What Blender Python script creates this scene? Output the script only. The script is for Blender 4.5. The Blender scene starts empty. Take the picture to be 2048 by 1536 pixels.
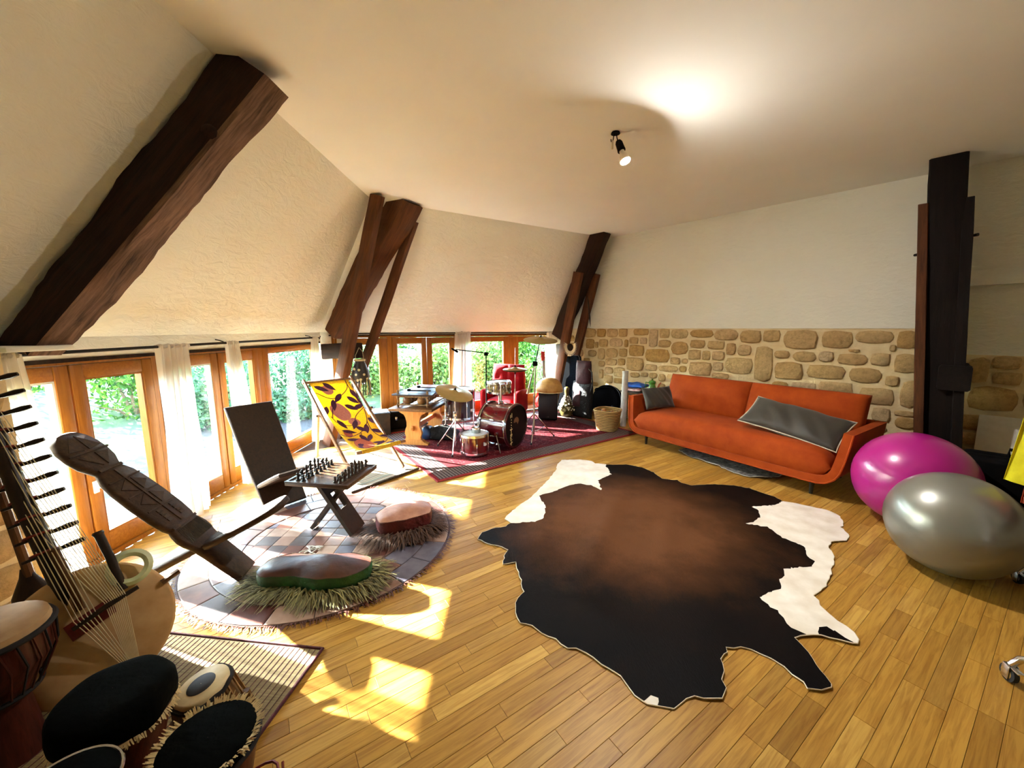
import bpy, bmesh, math, random
from mathutils import Vector, Matrix, Quaternion
from mathutils.geometry import delaunay_2d_cdt
R = math.radians
rnd = random.Random(7)
SC = bpy.context.scene
COL = SC.collection

# ------------------------------------------------------------------ camera, light, exposure
cam_d = bpy.data.cameras.new('camera'); cam = bpy.data.objects.new('camera', cam_d); COL.objects.link(cam)
cam_d.sensor_width = 36.0; cam_d.lens = 13.535; cam_d.clip_start = 0.05; cam_d.clip_end = 300
cam.location = (0, 0, 1.5); cam.rotation_euler = (R(90 - 8.2), 0, 0)
SC.camera = cam
vs = SC.view_settings
vs.view_transform = 'Standard'; vs.look = 'None'; vs.gamma = 1.0; vs.use_curve_mapping = False
vs.exposure = 3.3
SC.cycles.use_denoising = True
SC.cycles.max_bounces = 7; SC.cycles.diffuse_bounces = 4; SC.cycles.glossy_bounces = 3
SC.cycles.transparent_max_bounces = 16; SC.cycles.transmission_bounces = 4
SC.cycles.use_adaptive_sampling = True; SC.cycles.adaptive_threshold = 0.07
SC.cycles.caustics_reflective = False; SC.cycles.caustics_refractive = False
SC.cycles.sample_clamp_indirect = 6.0

SUN_AZ = 107.0; SUN_EL = 25.8           # direction the light travels (clockwise from +Y), elevation
w = bpy.data.worlds.new('sky'); SC.world = w; w.use_nodes = True
wn = w.node_tree; wn.nodes.clear()
wo = wn.nodes.new('ShaderNodeOutputWorld'); bg = wn.nodes.new('ShaderNodeBackground')
sky = wn.nodes.new('ShaderNodeTexSky'); sky.sky_type = 'HOSEK_WILKIE'; sky.turbidity = 3.0
_h = R(SUN_AZ); sky.sun_direction = (-math.sin(_h)*math.cos(R(SUN_EL)), -math.cos(_h)*math.cos(R(SUN_EL)), math.sin(R(SUN_EL)))
hz = wn.nodes.new('ShaderNodeMix'); hz.data_type = 'RGBA'; hz.inputs[0].default_value = 0.0; hz.inputs[7].default_value = (0.40, 0.40, 0.38, 1)   # bright summer haze
wn.links.new(sky.outputs[0], hz.inputs[6]); wn.links.new(hz.outputs[2], bg.inputs[0]); wn.links.new(bg.outputs[0], wo.inputs[0])
bg.inputs[1].default_value = 36.0
sd = bpy.data.lights.new('sun', 'SUN'); sun = bpy.data.objects.new('sun', sd); COL.objects.link(sun)
sd.energy = 15.0; sd.angle = R(0.7); sd.color = (1.0, 0.985, 0.94)
sun.rotation_euler = Vector((math.sin(_h)*math.cos(R(SUN_EL)), math.cos(_h)*math.cos(R(SUN_EL)), -math.sin(R(SUN_EL)))).to_track_quat('-Z', 'Y').to_euler()
sun.location = (-8, 8, 8)

# ------------------------------------------------------------------ object helpers
def tag(o, label=None, cat=None, group=None, kind=None):
    if label: o['label'] = label
    if cat: o['category'] = cat
    if group: o['group'] = group
    if kind: o['kind'] = kind
    return o
def empty(name, loc=(0, 0, 0), rz=0.0, label=None, cat=None, group=None, kind=None, parent=None):
    o = bpy.data.objects.new(name, None); COL.objects.link(o)
    o.location = loc; o.rotation_euler = (0, 0, rz); o.empty_display_size = 0.05
    if parent: o.parent = parent
    return tag(o, label, cat, group, kind)
def link_mesh(name, me, mat=None, parent=None, loc=None, rz=None):
    o = bpy.data.objects.new(name, me); COL.objects.link(o)
    if mat is not None and len(me.materials) == 0:
        for m in (mat if isinstance(mat, (list, tuple)) else [mat]): me.materials.append(m)
    if parent: o.parent = parent
    if loc is not None: o.location = loc
    if rz is not None: o.rotation_euler = (0, 0, rz)
    return o
def copy_tree(o, parent=None):
    c = o.copy(); COL.objects.link(c); c.parent = parent
    for ch in o.children: copy_tree(ch, c)
    return c
def frame_from(axis, up=Vector((0, 0, 1))):
    z = Vector(axis).normalized()
    x = up.cross(z)
    if x.length < 1e-4: x = Vector((1, 0, 0)).cross(z)
    x.normalize(); y = z.cross(x)
    return x, y, z

class MB:
    """collects geometry; build() links it as one mesh object"""
    def __init__(s): s.v = []; s.f = []; s.mi = []; s.cur = 0
    def add(s, vs, fs):
        b = len(s.v); s.v += [tuple(p) for p in vs]; s.f += [tuple(i + b for i in f) for f in fs]; s.mi += [s.cur]*len(fs)
        return s
    def box(s, a, b, M=None):
        (x0, y0, z0), (x1, y1, z1) = a, b
        vs = [Vector(p) for p in ((x0,y0,z0),(x1,y0,z0),(x1,y1,z0),(x0,y1,z0),(x0,y0,z1),(x1,y0,z1),(x1,y1,z1),(x0,y1,z1))]
        if M: vs = [M @ p for p in vs]
        return s.add(vs, [(3,2,1,0),(4,5,6,7),(0,1,5,4),(1,2,6,5),(2,3,7,6),(3,0,4,7)])
    def rbox(s, a, b, r=0.01, M=None, seg=2):
        """rounded box"""
        bm = bmesh.new(); c = [(a[i]+b[i])/2 for i in range(3)]; d = [abs(b[i]-a[i]) for i in range(3)]
        bmesh.ops.create_cube(bm, size=1.0, matrix=Matrix.Translation(c) @ Matrix.Diagonal((d[0], d[1], d[2], 1)))
        bmesh.ops.bevel(bm, geom=bm.edges[:], offset=min(r, min(d)*0.49), segments=seg, affect='EDGES', profile=0.5)
        return s.bm(bm, M)
    def bm(s, bm, M=None):
        bm.verts.ensure_lookup_table(); bm.verts.index_update()
        s.add([(M @ v.co) if M else v.co for v in bm.verts], [[v.index for v in f.verts] for f in bm.faces]); bm.free()
        return s
    def tube(s, pts, r, n=8, cap=True, closed=False):
        pts = [Vector(p) for p in pts]; k = len(pts); rs = r if isinstance(r, (list, tuple)) else [r]*k
        vs = []; px = None
        for i, p in enumerate(pts):
            if closed: t = pts[(i+1) % k] - pts[i-1]
            else: t = pts[min(i+1, k-1)] - pts[max(i-1, 0)]
            t.normalize()
            if px is None: x, y, _ = frame_from(t)
            else:
                x = px - t*px.dot(t)
                if x.length < 1e-5: x, _, _ = frame_from(t)
                x.normalize(); y = t.cross(x)
            px = x
            for j in range(n):
                a = 2*math.pi*j/n; vs.append(p + (x*math.cos(a) + y*math.sin(a))*rs[i])
        fs = []
        for i in range(k if closed else k-1):
            for j in range(n):
                a, b = i*n+j, i*n+(j+1) % n; c, d = ((i+1) % k)*n+(j+1) % n, ((i+1) % k)*n+j
                fs.append((a, b, c, d))
        if cap and not closed:
            fs.append(tuple(reversed(range(n)))); fs.append(tuple(range((k-1)*n, k*n)))
        return s.add(vs, fs)
    def lathe(s, prof, n=24, M=None, cap0=True, cap1=True):
        """prof: list of (r, z) bottom to top"""
        vs = []; k = len(prof)
        for r, z in prof:
            for j in range(n):
                a = 2*math.pi*j/n; p = Vector((r*math.cos(a), r*math.sin(a), z)); vs.append(M @ p if M else p)
        fs = [(i*n+j, i*n+(j+1) % n, (i+1)*n+(j+1) % n, (i+1)*n+j) for i in range(k-1) for j in range(n)]
        if cap0: fs.append(tuple(reversed(range(n))))
        if cap1: fs.append(tuple(range((k-1)*n, k*n)))
        return s.add(vs, fs)
    def prism(s, poly, z0, z1, M=None):
        """poly in xy (counter clockwise), extruded along z"""
        n = len(poly); vs = [Vector((x, y, z0)) for x, y in poly] + [Vector((x, y, z1)) for x, y in poly]
        if M: vs = [M @ p for p in vs]
        return s.add(vs, [tuple(reversed(range(n))), tuple(range(n, 2*n))] + [(i, (i+1) % n, n+(i+1) % n, n+i) for i in range(n)])
    def grid(s, fn, nu, nv, thick=None):
        """surface fn(u,v)->Vector, u,v in 0..1; thick: offset vector function or float along normal"""
        P = [[Vector(fn(i/nu, j/nv)) for j in range(nv+1)] for i in range(nu+1)]
        vs = [P[i][j] for i in range(nu+1) for j in range(nv+1)]
        ix = lambda i, j: i*(nv+1)+j
        fs = [(ix(i,j), ix(i+1,j), ix(i+1,j+1), ix(i,j+1)) for i in range(nu) for j in range(nv)]
        if thick:
            b = len(vs); N = []
            for i in range(nu+1):
                for j in range(nv+1):
                    du = P[min(i+1,nu)][j]-P[max(i-1,0)][j]; dv = P[i][min(j+1,nv)]-P[i][max(j-1,0)]
                    n = du.cross(dv); n.normalize(); N.append(n)
            vs += [vs[k] - N[k]*thick for k in range(b)]
            fs += [tuple(b+q for q in reversed(f)) for f in fs[:]]
            for i in range(nu):
                for j in (0, nv):
                    a, c = ix(i,j), ix(i+1,j); fs.append((a, b+a, b+c, c) if j == 0 else (c, b+c, b+a, a))
            for j in range(nv):
                for i in (0, nu):
                    a, c = ix(i,j), ix(i,j+1); fs.append((c, b+c, b+a, a) if i == 0 else (a, b+a, b+c, c))
        return s.add(vs, fs)
    def mesh(s, name, smooth=None):
        me = bpy.data.meshes.new(name); me.from_pydata([tuple(p) for p in s.v], [], s.f); me.update()
        if any(s.mi): me.polygons.foreach_set('material_index', s.mi)
        if smooth is not None:
            me.polygons.foreach_set('use_smooth', [True]*len(me.polygons))
            if smooth < 179: me.set_sharp_from_angle(angle=R(smooth))
        return me
    def build(s, name, mat, parent=None, smooth=40, loc=None, rz=None):
        return link_mesh(name, s.mesh(name, smooth), mat, parent, loc, rz)

# ------------------------------------------------------------------ materials
MATS = {}
def newmat(name):
    m = bpy.data.materials.new(name); m.use_nodes = True; nt = m.node_tree
    b = nt.nodes['Principled BSDF']; MATS[name] = m
    return m, nt, b
def nd(nt, t, **kw):
    n = nt.nodes.new(t)
    for k, v in kw.items(): setattr(n, k, v)
    return n
def noise(nt, vec, scale, detail=4, rough=0.55, dist=0.0):
    n = nd(nt, 'ShaderNodeTexNoise'); n.inputs['Scale'].default_value = scale; n.inputs['Detail'].default_value = detail
    n.inputs['Roughness'].default_value = rough; n.inputs['Distortion'].default_value = dist
    if vec is not None: nt.links.new(vec, n.inputs['Vector'])
    return n.outputs['Fac']
def ramp(nt, fac, stops):
    n = nd(nt, 'ShaderNodeValToRGB'); e = n.color_ramp.elements
    while len(e) < len(stops): e.new(0.5)
    for el, (p, c) in zip(e, stops):
        el.position = p; el.color = (c[0], c[1], c[2], 1) if isinstance(c, (tuple, list)) else (c, c, c, 1)
    nt.links.new(fac, n.inputs[0]); return n.outputs[0]
def mixc(nt, a, b, fac, mode='MIX'):
    n = nd(nt, 'ShaderNodeMix', data_type='RGBA', blend_type=mode)
    def put(sock, v):
        if isinstance(v, (tuple, list)): sock.default_value = (v[0], v[1], v[2], 1)
        elif isinstance(v, (int, float)): sock.default_value = v
        else: nt.links.new(v, sock)
    put(n.inputs[0], fac); put(n.inputs[6], a); put(n.inputs[7], b)
    return n.outputs[2]
def math_(nt, op, a, b=None):
    n = nd(nt, 'ShaderNodeMath', operation=op)
    for k, v in enumerate((a, b)):
        if v is None: continue
        if isinstance(v, (int, float)): n.inputs[k].default_value = v
        else: nt.links.new(v, n.inputs[k])
    return n.outputs[0]
def coords(nt, kind='Object', scale=(1, 1, 1), rot=(0, 0, 0), loc=(0, 0, 0)):
    if kind == 'World': v = nd(nt, 'ShaderNodeNewGeometry').outputs['Position']
    else: v = nd(nt, 'ShaderNodeTexCoord').outputs[kind]
    mp = nd(nt, 'ShaderNodeMapping'); mp.inputs['Scale'].default_value = scale; mp.inputs['Rotation'].default_value = rot
    mp.inputs['Location'].default_value = loc
    nt.links.new(v, mp.inputs['Vector']); return mp.outputs[0]
def bump(nt, b, height, strength=0.3, dist=0.01):
    n = nd(nt, 'ShaderNodeBump'); n.inputs['Strength'].default_value = strength; n.inputs['Distance'].default_value = dist
    nt.links.new(height, n.inputs['Height']); nt.links.new(n.outputs[0], b.inputs['Normal'])
def hexc(h):
    h = h.lstrip('#'); c = [int(h[i:i+2], 16)/255 for i in (0, 2, 4)]
    return tuple((x/12.92 if x <= 0.04045 else ((x+0.055)/1.055)**2.4) for x in c)
def simple(name, c1, c2=None, rough=0.6, metal=0.0, scale=20, bumps=0.0, bdist=0.004, stretch=(1, 1, 1), sheen=0.0, coat=0.0, kind='Object', spec=None):
    """two-tone noise material"""
    m, nt, b = newmat(name)
    c1 = hexc(c1) if isinstance(c1, str) else c1; c2 = c1 if c2 is None else (hexc(c2) if isinstance(c2, str) else c2)
    v = coords(nt, kind, stretch)
    f = noise(nt, v, scale)
    nt.links.new(ramp(nt, f, [(0.32, c1), (0.68, c2)]), b.inputs['Base Color'])
    b.inputs['Roughness'].default_value = rough; b.inputs['Metallic'].default_value = metal
    if sheen: b.inputs['Sheen Weight'].default_value = sheen
    if coat: b.inputs['Coat Weight'].default_value = coat; b.inputs['Coat Roughness'].default_value = 0.08
    if spec is not None: b.inputs['Specular IOR Level'].default_value = spec
    if bumps: bump(nt, b, noise(nt, v, scale*2.3, 6), bumps, bdist)
    return m
def woodmat(name, dark, light, rough=0.6, axis=0, scale=3.0, bumps=0.25, kind='Object', sat=None):
    """grain running along one axis"""
    m, nt, b = newmat(name)
    st = [14, 14, 14]; st[axis] = 1.2
    v = coords(nt, kind, tuple(q*scale/3 for q in st))
    g = noise(nt, v, 4.0, 8, 0.65, 0.6); big = noise(nt, coords(nt, kind), 2.2, 3)
    f = math_(nt, 'ADD', math_(nt, 'MULTIPLY', g, 0.7), math_(nt, 'MULTIPLY', big, 0.3))
    d, l = hexc(dark), hexc(light)
    nt.links.new(ramp(nt, f, [(0.34, d), (0.66, l)]), b.inputs['Base Color'])
    b.inputs['Roughness'].default_value = rough; b.inputs['Specular IOR Level'].default_value = 0.28
    if bumps: bump(nt, b, g, bumps, 0.006)
    return m

def plaster(name, c1, c2):
    m, nt, b = newmat(name); v = coords(nt, 'World')
    big = noise(nt, v, 1.3, 3); fine = noise(nt, coords(nt, 'World', (1, 1, 2.2)), 9, 8, 0.62, 0.8)
    nt.links.new(ramp(nt, big, [(0.3, hexc(c1)), (0.7, hexc(c2))]), b.inputs['Base Color'])
    b.inputs['Roughness'].default_value = 0.9
    bump(nt, b, fine, 0.5, 0.03)
    return m
M_PLASTER = plaster('cream_plaster', '#eeefdf', '#f2f3e6')
M_CEIL = simple('ceiling_paint', '#f0f1e7', '#f4f5ec', rough=0.9, scale=1.5, kind='World')
M_MORTAR = simple('stone_mortar', '#efdfb4', '#e4cf9e', rough=0.95, scale=9, bumps=0.6, bdist=0.02, kind='World')
def stonemat():
    m, nt, b = newmat('sandstone'); v = coords(nt, 'World')
    oi = nd(nt, 'ShaderNodeObjectInfo').outputs['Random']
    tone = ramp(nt, oi, [(0.0, hexc('#d8b77c')), (0.3, hexc('#e2c792')), (0.6, hexc('#d0a964')), (0.85, hexc('#e4cca2')), (1.0, hexc('#dcbd85'))])
    f = noise(nt, v, 22, 8, 0.7)
    nt.links.new(mixc(nt, tone, ramp(nt, f, [(0.3, hexc('#8f6f3d')), (0.55, hexc('#ffffff'))]), 0.42, 'MULTIPLY'), b.inputs['Base Color'])
    b.inputs['Roughness'].default_value = 0.95
    bump(nt, b, noise(nt, v, 28, 8, 0.7), 0.9, 0.03)
    return m
M_STONE = stonemat()
def floormat():
    m, nt, b = newmat('oak_parquet')
    a = R(56.0)                           # planks run along azimuth 56
    oi = nd(nt, 'ShaderNodeObjectInfo').outputs['Random']
    isl = nd(nt, 'ShaderNodeNewGeometry').outputs['Random Per Island']
    r = math_(nt, 'FRACT', math_(nt, 'ADD', oi, isl))
    pos = nd(nt, 'ShaderNodeNewGeometry').outputs['Position']
    mp = nd(nt, 'ShaderNodeMapping', vector_type='TEXTURE'); mp.inputs['Rotation'].default_value = (0, 0, math.pi/2 - a)
    nt.links.new(pos, mp.inputs['Vector'])
    off = nd(nt, 'ShaderNodeCombineXYZ'); nt.links.new(math_(nt, 'MULTIPLY', r, 37.0), off.inputs[2]); nt.links.new(math_(nt, 'MULTIPLY', r, 11.0), off.inputs[0])
    ad = nd(nt, 'ShaderNodeVectorMath', operation='ADD'); nt.links.new(mp.outputs[0], ad.inputs[0]); nt.links.new(off.outputs[0], ad.inputs[1])
    sc = nd(nt, 'ShaderNodeVectorMath', operation='MULTIPLY'); nt.links.new(ad.outputs[0], sc.inputs[0]); sc.inputs[1].default_value = (1.6, 26, 1)
    g = noise(nt, sc.outputs[0], 2.6, 7, 0.62, 0.7)
    tone = ramp(nt, r, [(0.0, hexc('#9c722c')), (0.3, hexc('#b88c3c')), (0.6, hexc('#aa7f34')), (0.85, hexc('#c89f4e')), (1.0, hexc('#8c6425'))])
    nt.links.new(mixc(nt, tone, ramp(nt, g, [(0.3, hexc('#a8834f')), (0.6, hexc('#ffffff'))]), 0.65, 'MULTIPLY'), b.inputs['Base Color'])
    b.inputs['Roughness'].default_value = 0.42; b.inputs['Specular IOR Level'].default_value = 0.22
    bump(nt, b, g, 0.08, 0.003)
    return m
M_FLOOR = floormat()
M_SUB = simple('joint_dark', '#3a2614', '#4a3018', rough=0.9)
M_WIN = woodmat('varnished_pine', '#854d15', '#a66a26', rough=0.35, axis=2, bumps=0.08)
M_WINH = woodmat('varnished_pine_rail', '#854d15', '#a66a26', rough=0.35, axis=1, bumps=0.08)
M_BEAM = woodmat('old_oak', '#110804', '#341e10', rough=0.85, axis=2, scale=2.0, bumps=0.9)
M_BEAM1 = woodmat('worn_lit_oak', '#33231a', '#8f705a', rough=0.85, axis=2, scale=2.0, bumps=1.0)  # paler oak: wear, plus the lit look of an underside painted into it
M_BEAMK = woodmat('blackened_oak', '#080402', '#180d07', rough=0.85, axis=2, scale=2.0, bumps=0.8)
M_BEAM2 = woodmat('aged_oak', '#3a1f0e', '#6c3f20', rough=0.7, axis=2, scale=2.0, bumps=0.8)
M_DARKWOOD = woodmat('dark_wood', '#170d07', '#33210f', rough=0.5, axis=0)
M_BLACK = simple('black_plastic', '#050506', '#09090a', rough=0.7, spec=0.08)
M_CHROME = simple('chrome', '#c9ccd2', '#e4e6ea', rough=0.16, metal=1.0)
M_IRON = simple('black_iron', '#0d0c0b', '#191614', rough=0.5, metal=0.6)
def glassmat():
    m, nt, b = newmat('window_glass'); nt.nodes.remove(b)
    out = nt.nodes['Material Output']; tr = nd(nt, 'ShaderNodeBsdfTransparent'); gl = nd(nt, 'ShaderNodeBsdfGlossy')
    tr.inputs[0].default_value = (0.96, 0.98, 0.97, 1); gl.inputs['Roughness'].default_value = 0.02
    lw = nd(nt, 'ShaderNodeLayerWeight'); lw.inputs[0].default_value = 0.5
    fr = math_(nt, 'ADD', math_(nt, 'MULTIPLY', math_(nt, 'POWER', lw.outputs['Facing'], 5.0), 0.8), 0.02)
    mx = nd(nt, 'ShaderNodeMixShader'); nt.links.new(fr, mx.inputs[0]); nt.links.new(tr.outputs[0], mx.inputs[1]); nt.links.new(gl.outputs[0], mx.inputs[2])
    nt.links.new(mx.outputs[0], out.inputs['Surface']); return m
M_GLASS = glassmat()
def clothmat(name, col, trans=0.5, clear=0.15):
    m, nt, b = newmat(name); nt.nodes.remove(b); out = nt.nodes['Material Output']
    d = nd(nt, 'ShaderNodeBsdfDiffuse'); t = nd(nt, 'ShaderNodeBsdfTranslucent'); c = nd(nt, 'ShaderNodeBsdfTransparent')
    d.inputs[0].default_value = (*hexc(col), 1); t.inputs[0].default_value = (*hexc(col), 1)
    m1 = nd(nt, 'ShaderNodeMixShader'); m1.inputs[0].default_value = trans; nt.links.new(d.outputs[0], m1.inputs[1]); nt.links.new(t.outputs[0], m1.inputs[2])
    m2 = nd(nt, 'ShaderNodeMixShader'); m2.inputs[0].default_value = clear; nt.links.new(m1.outputs[0], m2.inputs[1]); nt.links.new(c.outputs[0], m2.inputs[2])
    nt.links.new(m2.outputs[0], out.inputs['Surface']); return m
M_CURT = clothmat('sheer_white_cotton', '#f6f3ea', 0.5, 0.18)
# ------------------------------------------------------------------ room shell (metres, camera above the origin)
ZC = 3.0; ZE = 1.45
A_X = -2.65
AB_E = Vector((-2.65, 5.35, ZE)); AB_C = Vector((-1.65, 4.78, ZC))      # corner left wall / far wall, at eave and at ceiling
BC_E = Vector((0.935, 7.459, ZE)); BC_C = Vector((1.62, 6.72, ZC))      # corner far wall / stone wall
CD = Vector((0.679, -0.734, 0)); CN = Vector((-0.734, -0.679, 0))       # stone wall: direction, inward normal
BD = Vector((-0.862, -0.507, 0)); BN = Vector((0.507, -0.862, 0))       # far wall: direction, inward normal
C_END = Vector((BC_E.x, BC_E.y, 0)) + CD*7.6
def cpt(s, z, out=0.0): p = Vector((BC_E.x, BC_E.y, z)) + CD*s + CN*out; return p
def bpt(s, z, out=0.0): p = Vector((BC_E.x, BC_E.y, z)) + BD*s + BN*out; return p
Y0 = -2.6
def slab(mb, quad, d):
    q = [Vector(p) for p in quad]; d = Vector(d)
    mb.add(q + [p + d for p in q], [(0,1,2,3),(7,6,5,4),(0,4,5,1),(1,5,6,2),(2,6,7,3),(3,7,4,0)])
# ceiling
mb = MB(); poly = [(-1.65, Y0), (C_END.x, Y0), (C_END.x, C_END.y), (BC_C.x, BC_C.y), (-1.65, 4.78)]
mb.prism(poly, ZC, ZC+0.15)
tag(mb.build('ceiling', M_CEIL, smooth=None), kind='structure')
# left wall: sloped plaster, lintel over the windows, thick pier on the left
mb = MB()
slab(mb, [(A_X, Y0, ZE), (A_X, 5.35, ZE), AB_C, (-1.65, Y0, ZC)], (-0.35, 0, 0.12))
mb.box((-2.9, 1.6, 1.32), (A_X, 5.47, ZE+0.02))
mb.box((-2.95, Y0, -0.05), (A_X, 1.6, ZE+0.02))
tag(mb.build('wall_left', M_PLASTER, smooth=None), kind='structure')
# far wall: sloped plaster and lintel
mb = MB()
slab(mb, [AB_E, BC_E, BC_C, AB_C], Vector((-0.2, 0.3, 0.12)))
slab(mb, [bpt(0, 1.40), bpt(0, ZE+0.02), bpt(4.16, ZE+0.02), bpt(4.16, 1.40)], -BN*0.25)
slab(mb, [bpt(-0.12, 0), bpt(-0.12, ZE), bpt(0.10, ZE), bpt(0.10, 0)], -BN*0.25)
slab(mb, [bpt(4.02, 0), bpt(4.02, ZE), bpt(4.16, ZE), bpt(4.16, 0)], -BN*0.2)
slab(mb, [bpt(0, 0), bpt(0, 0.07), bpt(4.16, 0.07), bpt(4.16, 0)], -BN*0.25)
tag(mb.build('wall_far', M_PLASTER, smooth=None), kind='structure')
# stone wall with plaster above
S_POST = 5.02
mb = MB()
slab(mb, [cpt(-0.4, 1.5), cpt(-0.4, ZC+0.1), cpt(S_POST, ZC+0.1), cpt(S_POST, 1.5)], -CN*0.3)
slab(mb, [cpt(S_POST, 2.04), cpt(S_POST, ZC+0.1), cpt(7.7, ZC+0.1), cpt(7.7, 2.04)], -CN*0.3)
slab(mb, [cpt(S_POST, 1.90, 0.035), cpt(S_POST, 2.04, 0.0), cpt(7.7, 2.04, 0.0), cpt(7.7, 1.90, 0.035)], -CN*0.3)
slab(mb, [cpt(S_POST, 1.25, -0.05), cpt(S_POST, 1.91, -0.05), cpt(7.7, 1.91, -0.05), cpt(7.7, 1.25, -0.05)], -CN*0.25)
mb.cur = 1
slab(mb, [cpt(-0.4, -0.05, -0.012), cpt(-0.4, 1.5, -0.012), cpt(S_POST, 1.5, -0.012), cpt(S_POST, -0.05, -0.012)], -CN*0.29)
slab(mb, [cpt(S_POST, -0.05, -0.03), cpt(S_POST, 1.25, -0.03), cpt(7.7, 1.25, -0.03), cpt(7.7, -0.05, -0.03)], -CN*0.27)
WALL_C = tag(mb.build('wall_right', [M_PLASTER, M_MORTAR], smooth=None), kind='structure')
# walls behind the camera
mb = MB(); mb.box((A_X-0.3, Y0-0.2, -0.05), (C_END.x+0.2, Y0, ZC+0.15))
tag(mb.build('wall_back', M_PLASTER, smooth=None), kind='structure')
mb = MB(); mb.box((C_END.x, Y0, -0.05), (C_END.x+0.2, C_END.y+0.1, ZC+0.15))
tag(mb.build('wall_side', M_PLASTER, smooth=None), kind='structure')

# stones: outlines on the wall, each one a part
def stone_mesh(w, h, seed, d=0.03):
    r = random.Random(seed); n = 12; pts = []
    k = r.uniform(3.0, 6.5)
    for i in range(n):
        a = 2*math.pi*(i+0.5)/n; c, s = math.cos(a), math.sin(a)
        q = (abs(c)**k + abs(s)**k)**(-1/k)
        pts.append((c*q*w/2*r.uniform(0.93, 1.03), s*q*h/2*r.uniform(0.93, 1.03)))
    m = min(w, h); dd = d*r.uniform(0.7, 1.25)
    vs = [(x, -0.02, y) for x, y in pts] + [(x, dd*0.62, y) for x, y in pts]
    sh = 1 - 0.16*min(1, 0.1/m)
    vs += [(x*sh, dd*r.uniform(0.9, 1.12), y*sh) for x, y in pts] + [(r.uniform(-.05,.05)*w, dd*1.12, r.uniform(-.05,.05)*h)]
    fs = [(i, (i+1) % n, n+(i+1) % n, n+i) for i in range(n)] + [(n+i, n+(i+1) % n, 2*n+(i+1) % n, 2*n+i) for i in range(n)]
    fs += [(2*n+i, 2*n+(i+1) % n, 3*n) for i in range(n)]
    fs = [tuple(reversed(f)) for f in fs]
    me = bpy.data.meshes.new('stone'); me.from_pydata(vs, [], fs); me.update()
    me.polygons.foreach_set('use_smooth', [True]*len(me.polygons)); me.set_sharp_from_angle(angle=R(50))
    me.materials.append(M_STONE)
    return me
c_rz = math.atan2(-CD.y, -CD.x)      # local x runs to the left along the wall, local y into the room
def add_stone(parent, p, rz, w, h, seed, d=0.03):
    o = link_mesh('stone', stone_mesh(w, h, seed, d), None, parent, p, rz)
    return o
STONES = [(0.54,1.34,0.81,1.51),(0.83,1.35,1.01,1.50),(1.03,1.35,1.25,1.50),(1.27,1.36,1.43,1.50),(1.54,1.39,1.80,1.50),(1.81,1.21,1.96,1.50),(1.98,1.35,2.14,1.50),(2.16,1.35,2.42,1.49),(2.45,1.37,2.77,1.49),(2.78,1.34,3.08,1.49),(0.60,1.14,0.78,1.32),(0.80,1.16,0.86,1.27),(0.88,1.18,1.06,1.32),(1.09,1.19,1.35,1.34),(1.38,1.19,1.45,1.32),(1.47,1.25,1.63,1.36),(1.66,1.25,1.78,1.36),(1.97,1.21,2.17,1.33),(2.46,1.22,2.67,1.34),(2.70,1.21,2.93,1.33),(2.95,1.14,3.07,1.31),(0.65,1.00,0.83,1.12),(0.86,0.96,1.01,1.16),(1.03,1.00,1.27,1.17),(1.29,1.03,1.44,1.17),(1.47,1.05,1.74,1.24),(1.76,0.97,2.16,1.19),(2.18,1.11,2.43,1.31),(2.44,1.05,2.62,1.20),(2.64,1.05,2.75,1.19),(2.77,1.06,2.94,1.19),(0.88,0.83,1.01,0.94),(1.02,0.87,1.25,0.99),(1.27,0.88,1.41,1.00),(1.43,0.81,1.75,1.04),(1.77,0.83,1.97,0.94),(2.18,0.96,2.33,1.07),(2.35,0.98,2.44,1.06),(1.99,0.84,2.30,0.94),(2.32,0.85,2.43,0.95),(2.46,0.82,2.78,1.03),(2.79,0.91,2.93,1.04),(2.95,0.89,3.29,1.12),(0.90,0.62,0.99,0.79),(1.02,0.72,1.18,0.84),(1.20,0.68,1.41,0.85),(1.51,0.70,1.68,0.79),(1.70,0.73,1.83,0.80),(1.85,0.72,1.98,0.81),(2.00,0.68,2.12,0.80),(2.14,0.73,2.32,0.81),(2.79,0.80,3.01,0.89),(1.01,0.55,1.18,0.70),(1.21,0.57,1.38,0.66),(1.86,0.59,1.97,0.69),(2.01,0.57,2.12,0.65),(3.11,1.31,3.36,1.48),(3.37,1.33,3.56,1.49),(3.60,1.25,3.94,1.49),(3.97,1.27,4.25,1.48),(4.26,1.34,4.58,1.48),(4.60,1.29,4.75,1.48),(3.09,1.14,3.26,1.29),(3.30,0.81,3.51,1.29),(3.51,1.13,3.68,1.23),(3.71,1.10,3.94,1.23),(3.96,1.11,4.10,1.24),(4.13,1.09,4.39,1.22),(4.41,1.10,4.57,1.24),(4.55,1.26,4.60,1.33),(4.22,1.24,4.32,1.27),(3.53,0.87,3.83,1.09),(3.86,0.91,4.22,1.08),(4.25,0.90,4.52,1.07),(4.60,1.03,4.78,1.24),(4.55,0.89,4.66,1.00),(3.52,0.75,3.69,0.84),(3.72,0.75,3.97,0.85),(3.99,0.74,4.30,0.89),(4.35,0.67,4.64,0.86),(4.68,0.67,4.81,0.97),(4.48,0.49,4.63,0.65),(4.65,0.58,4.82,0.64),(4.67,0.45,4.83,0.57),(5.25,1.12,5.43,1.25),(5.27,0.98,5.45,1.10),(5.14,0.72,5.45,0.96),(5.11,0.98,5.25,1.23),(5.47,0.77,5.66,0.97)]
k = 0
for s0, z0, s1, z1 in STONES:
    off = -0.03 if s0 > S_POST else -0.012
    s0c = max(s0, 0.02)
    add_stone(WALL_C, cpt((s0c+s1)/2, (z0+z1)/2, off), c_rz, (s1-s0c)*0.985, (z1-z0)*0.97, 100+k); k += 1
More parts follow.
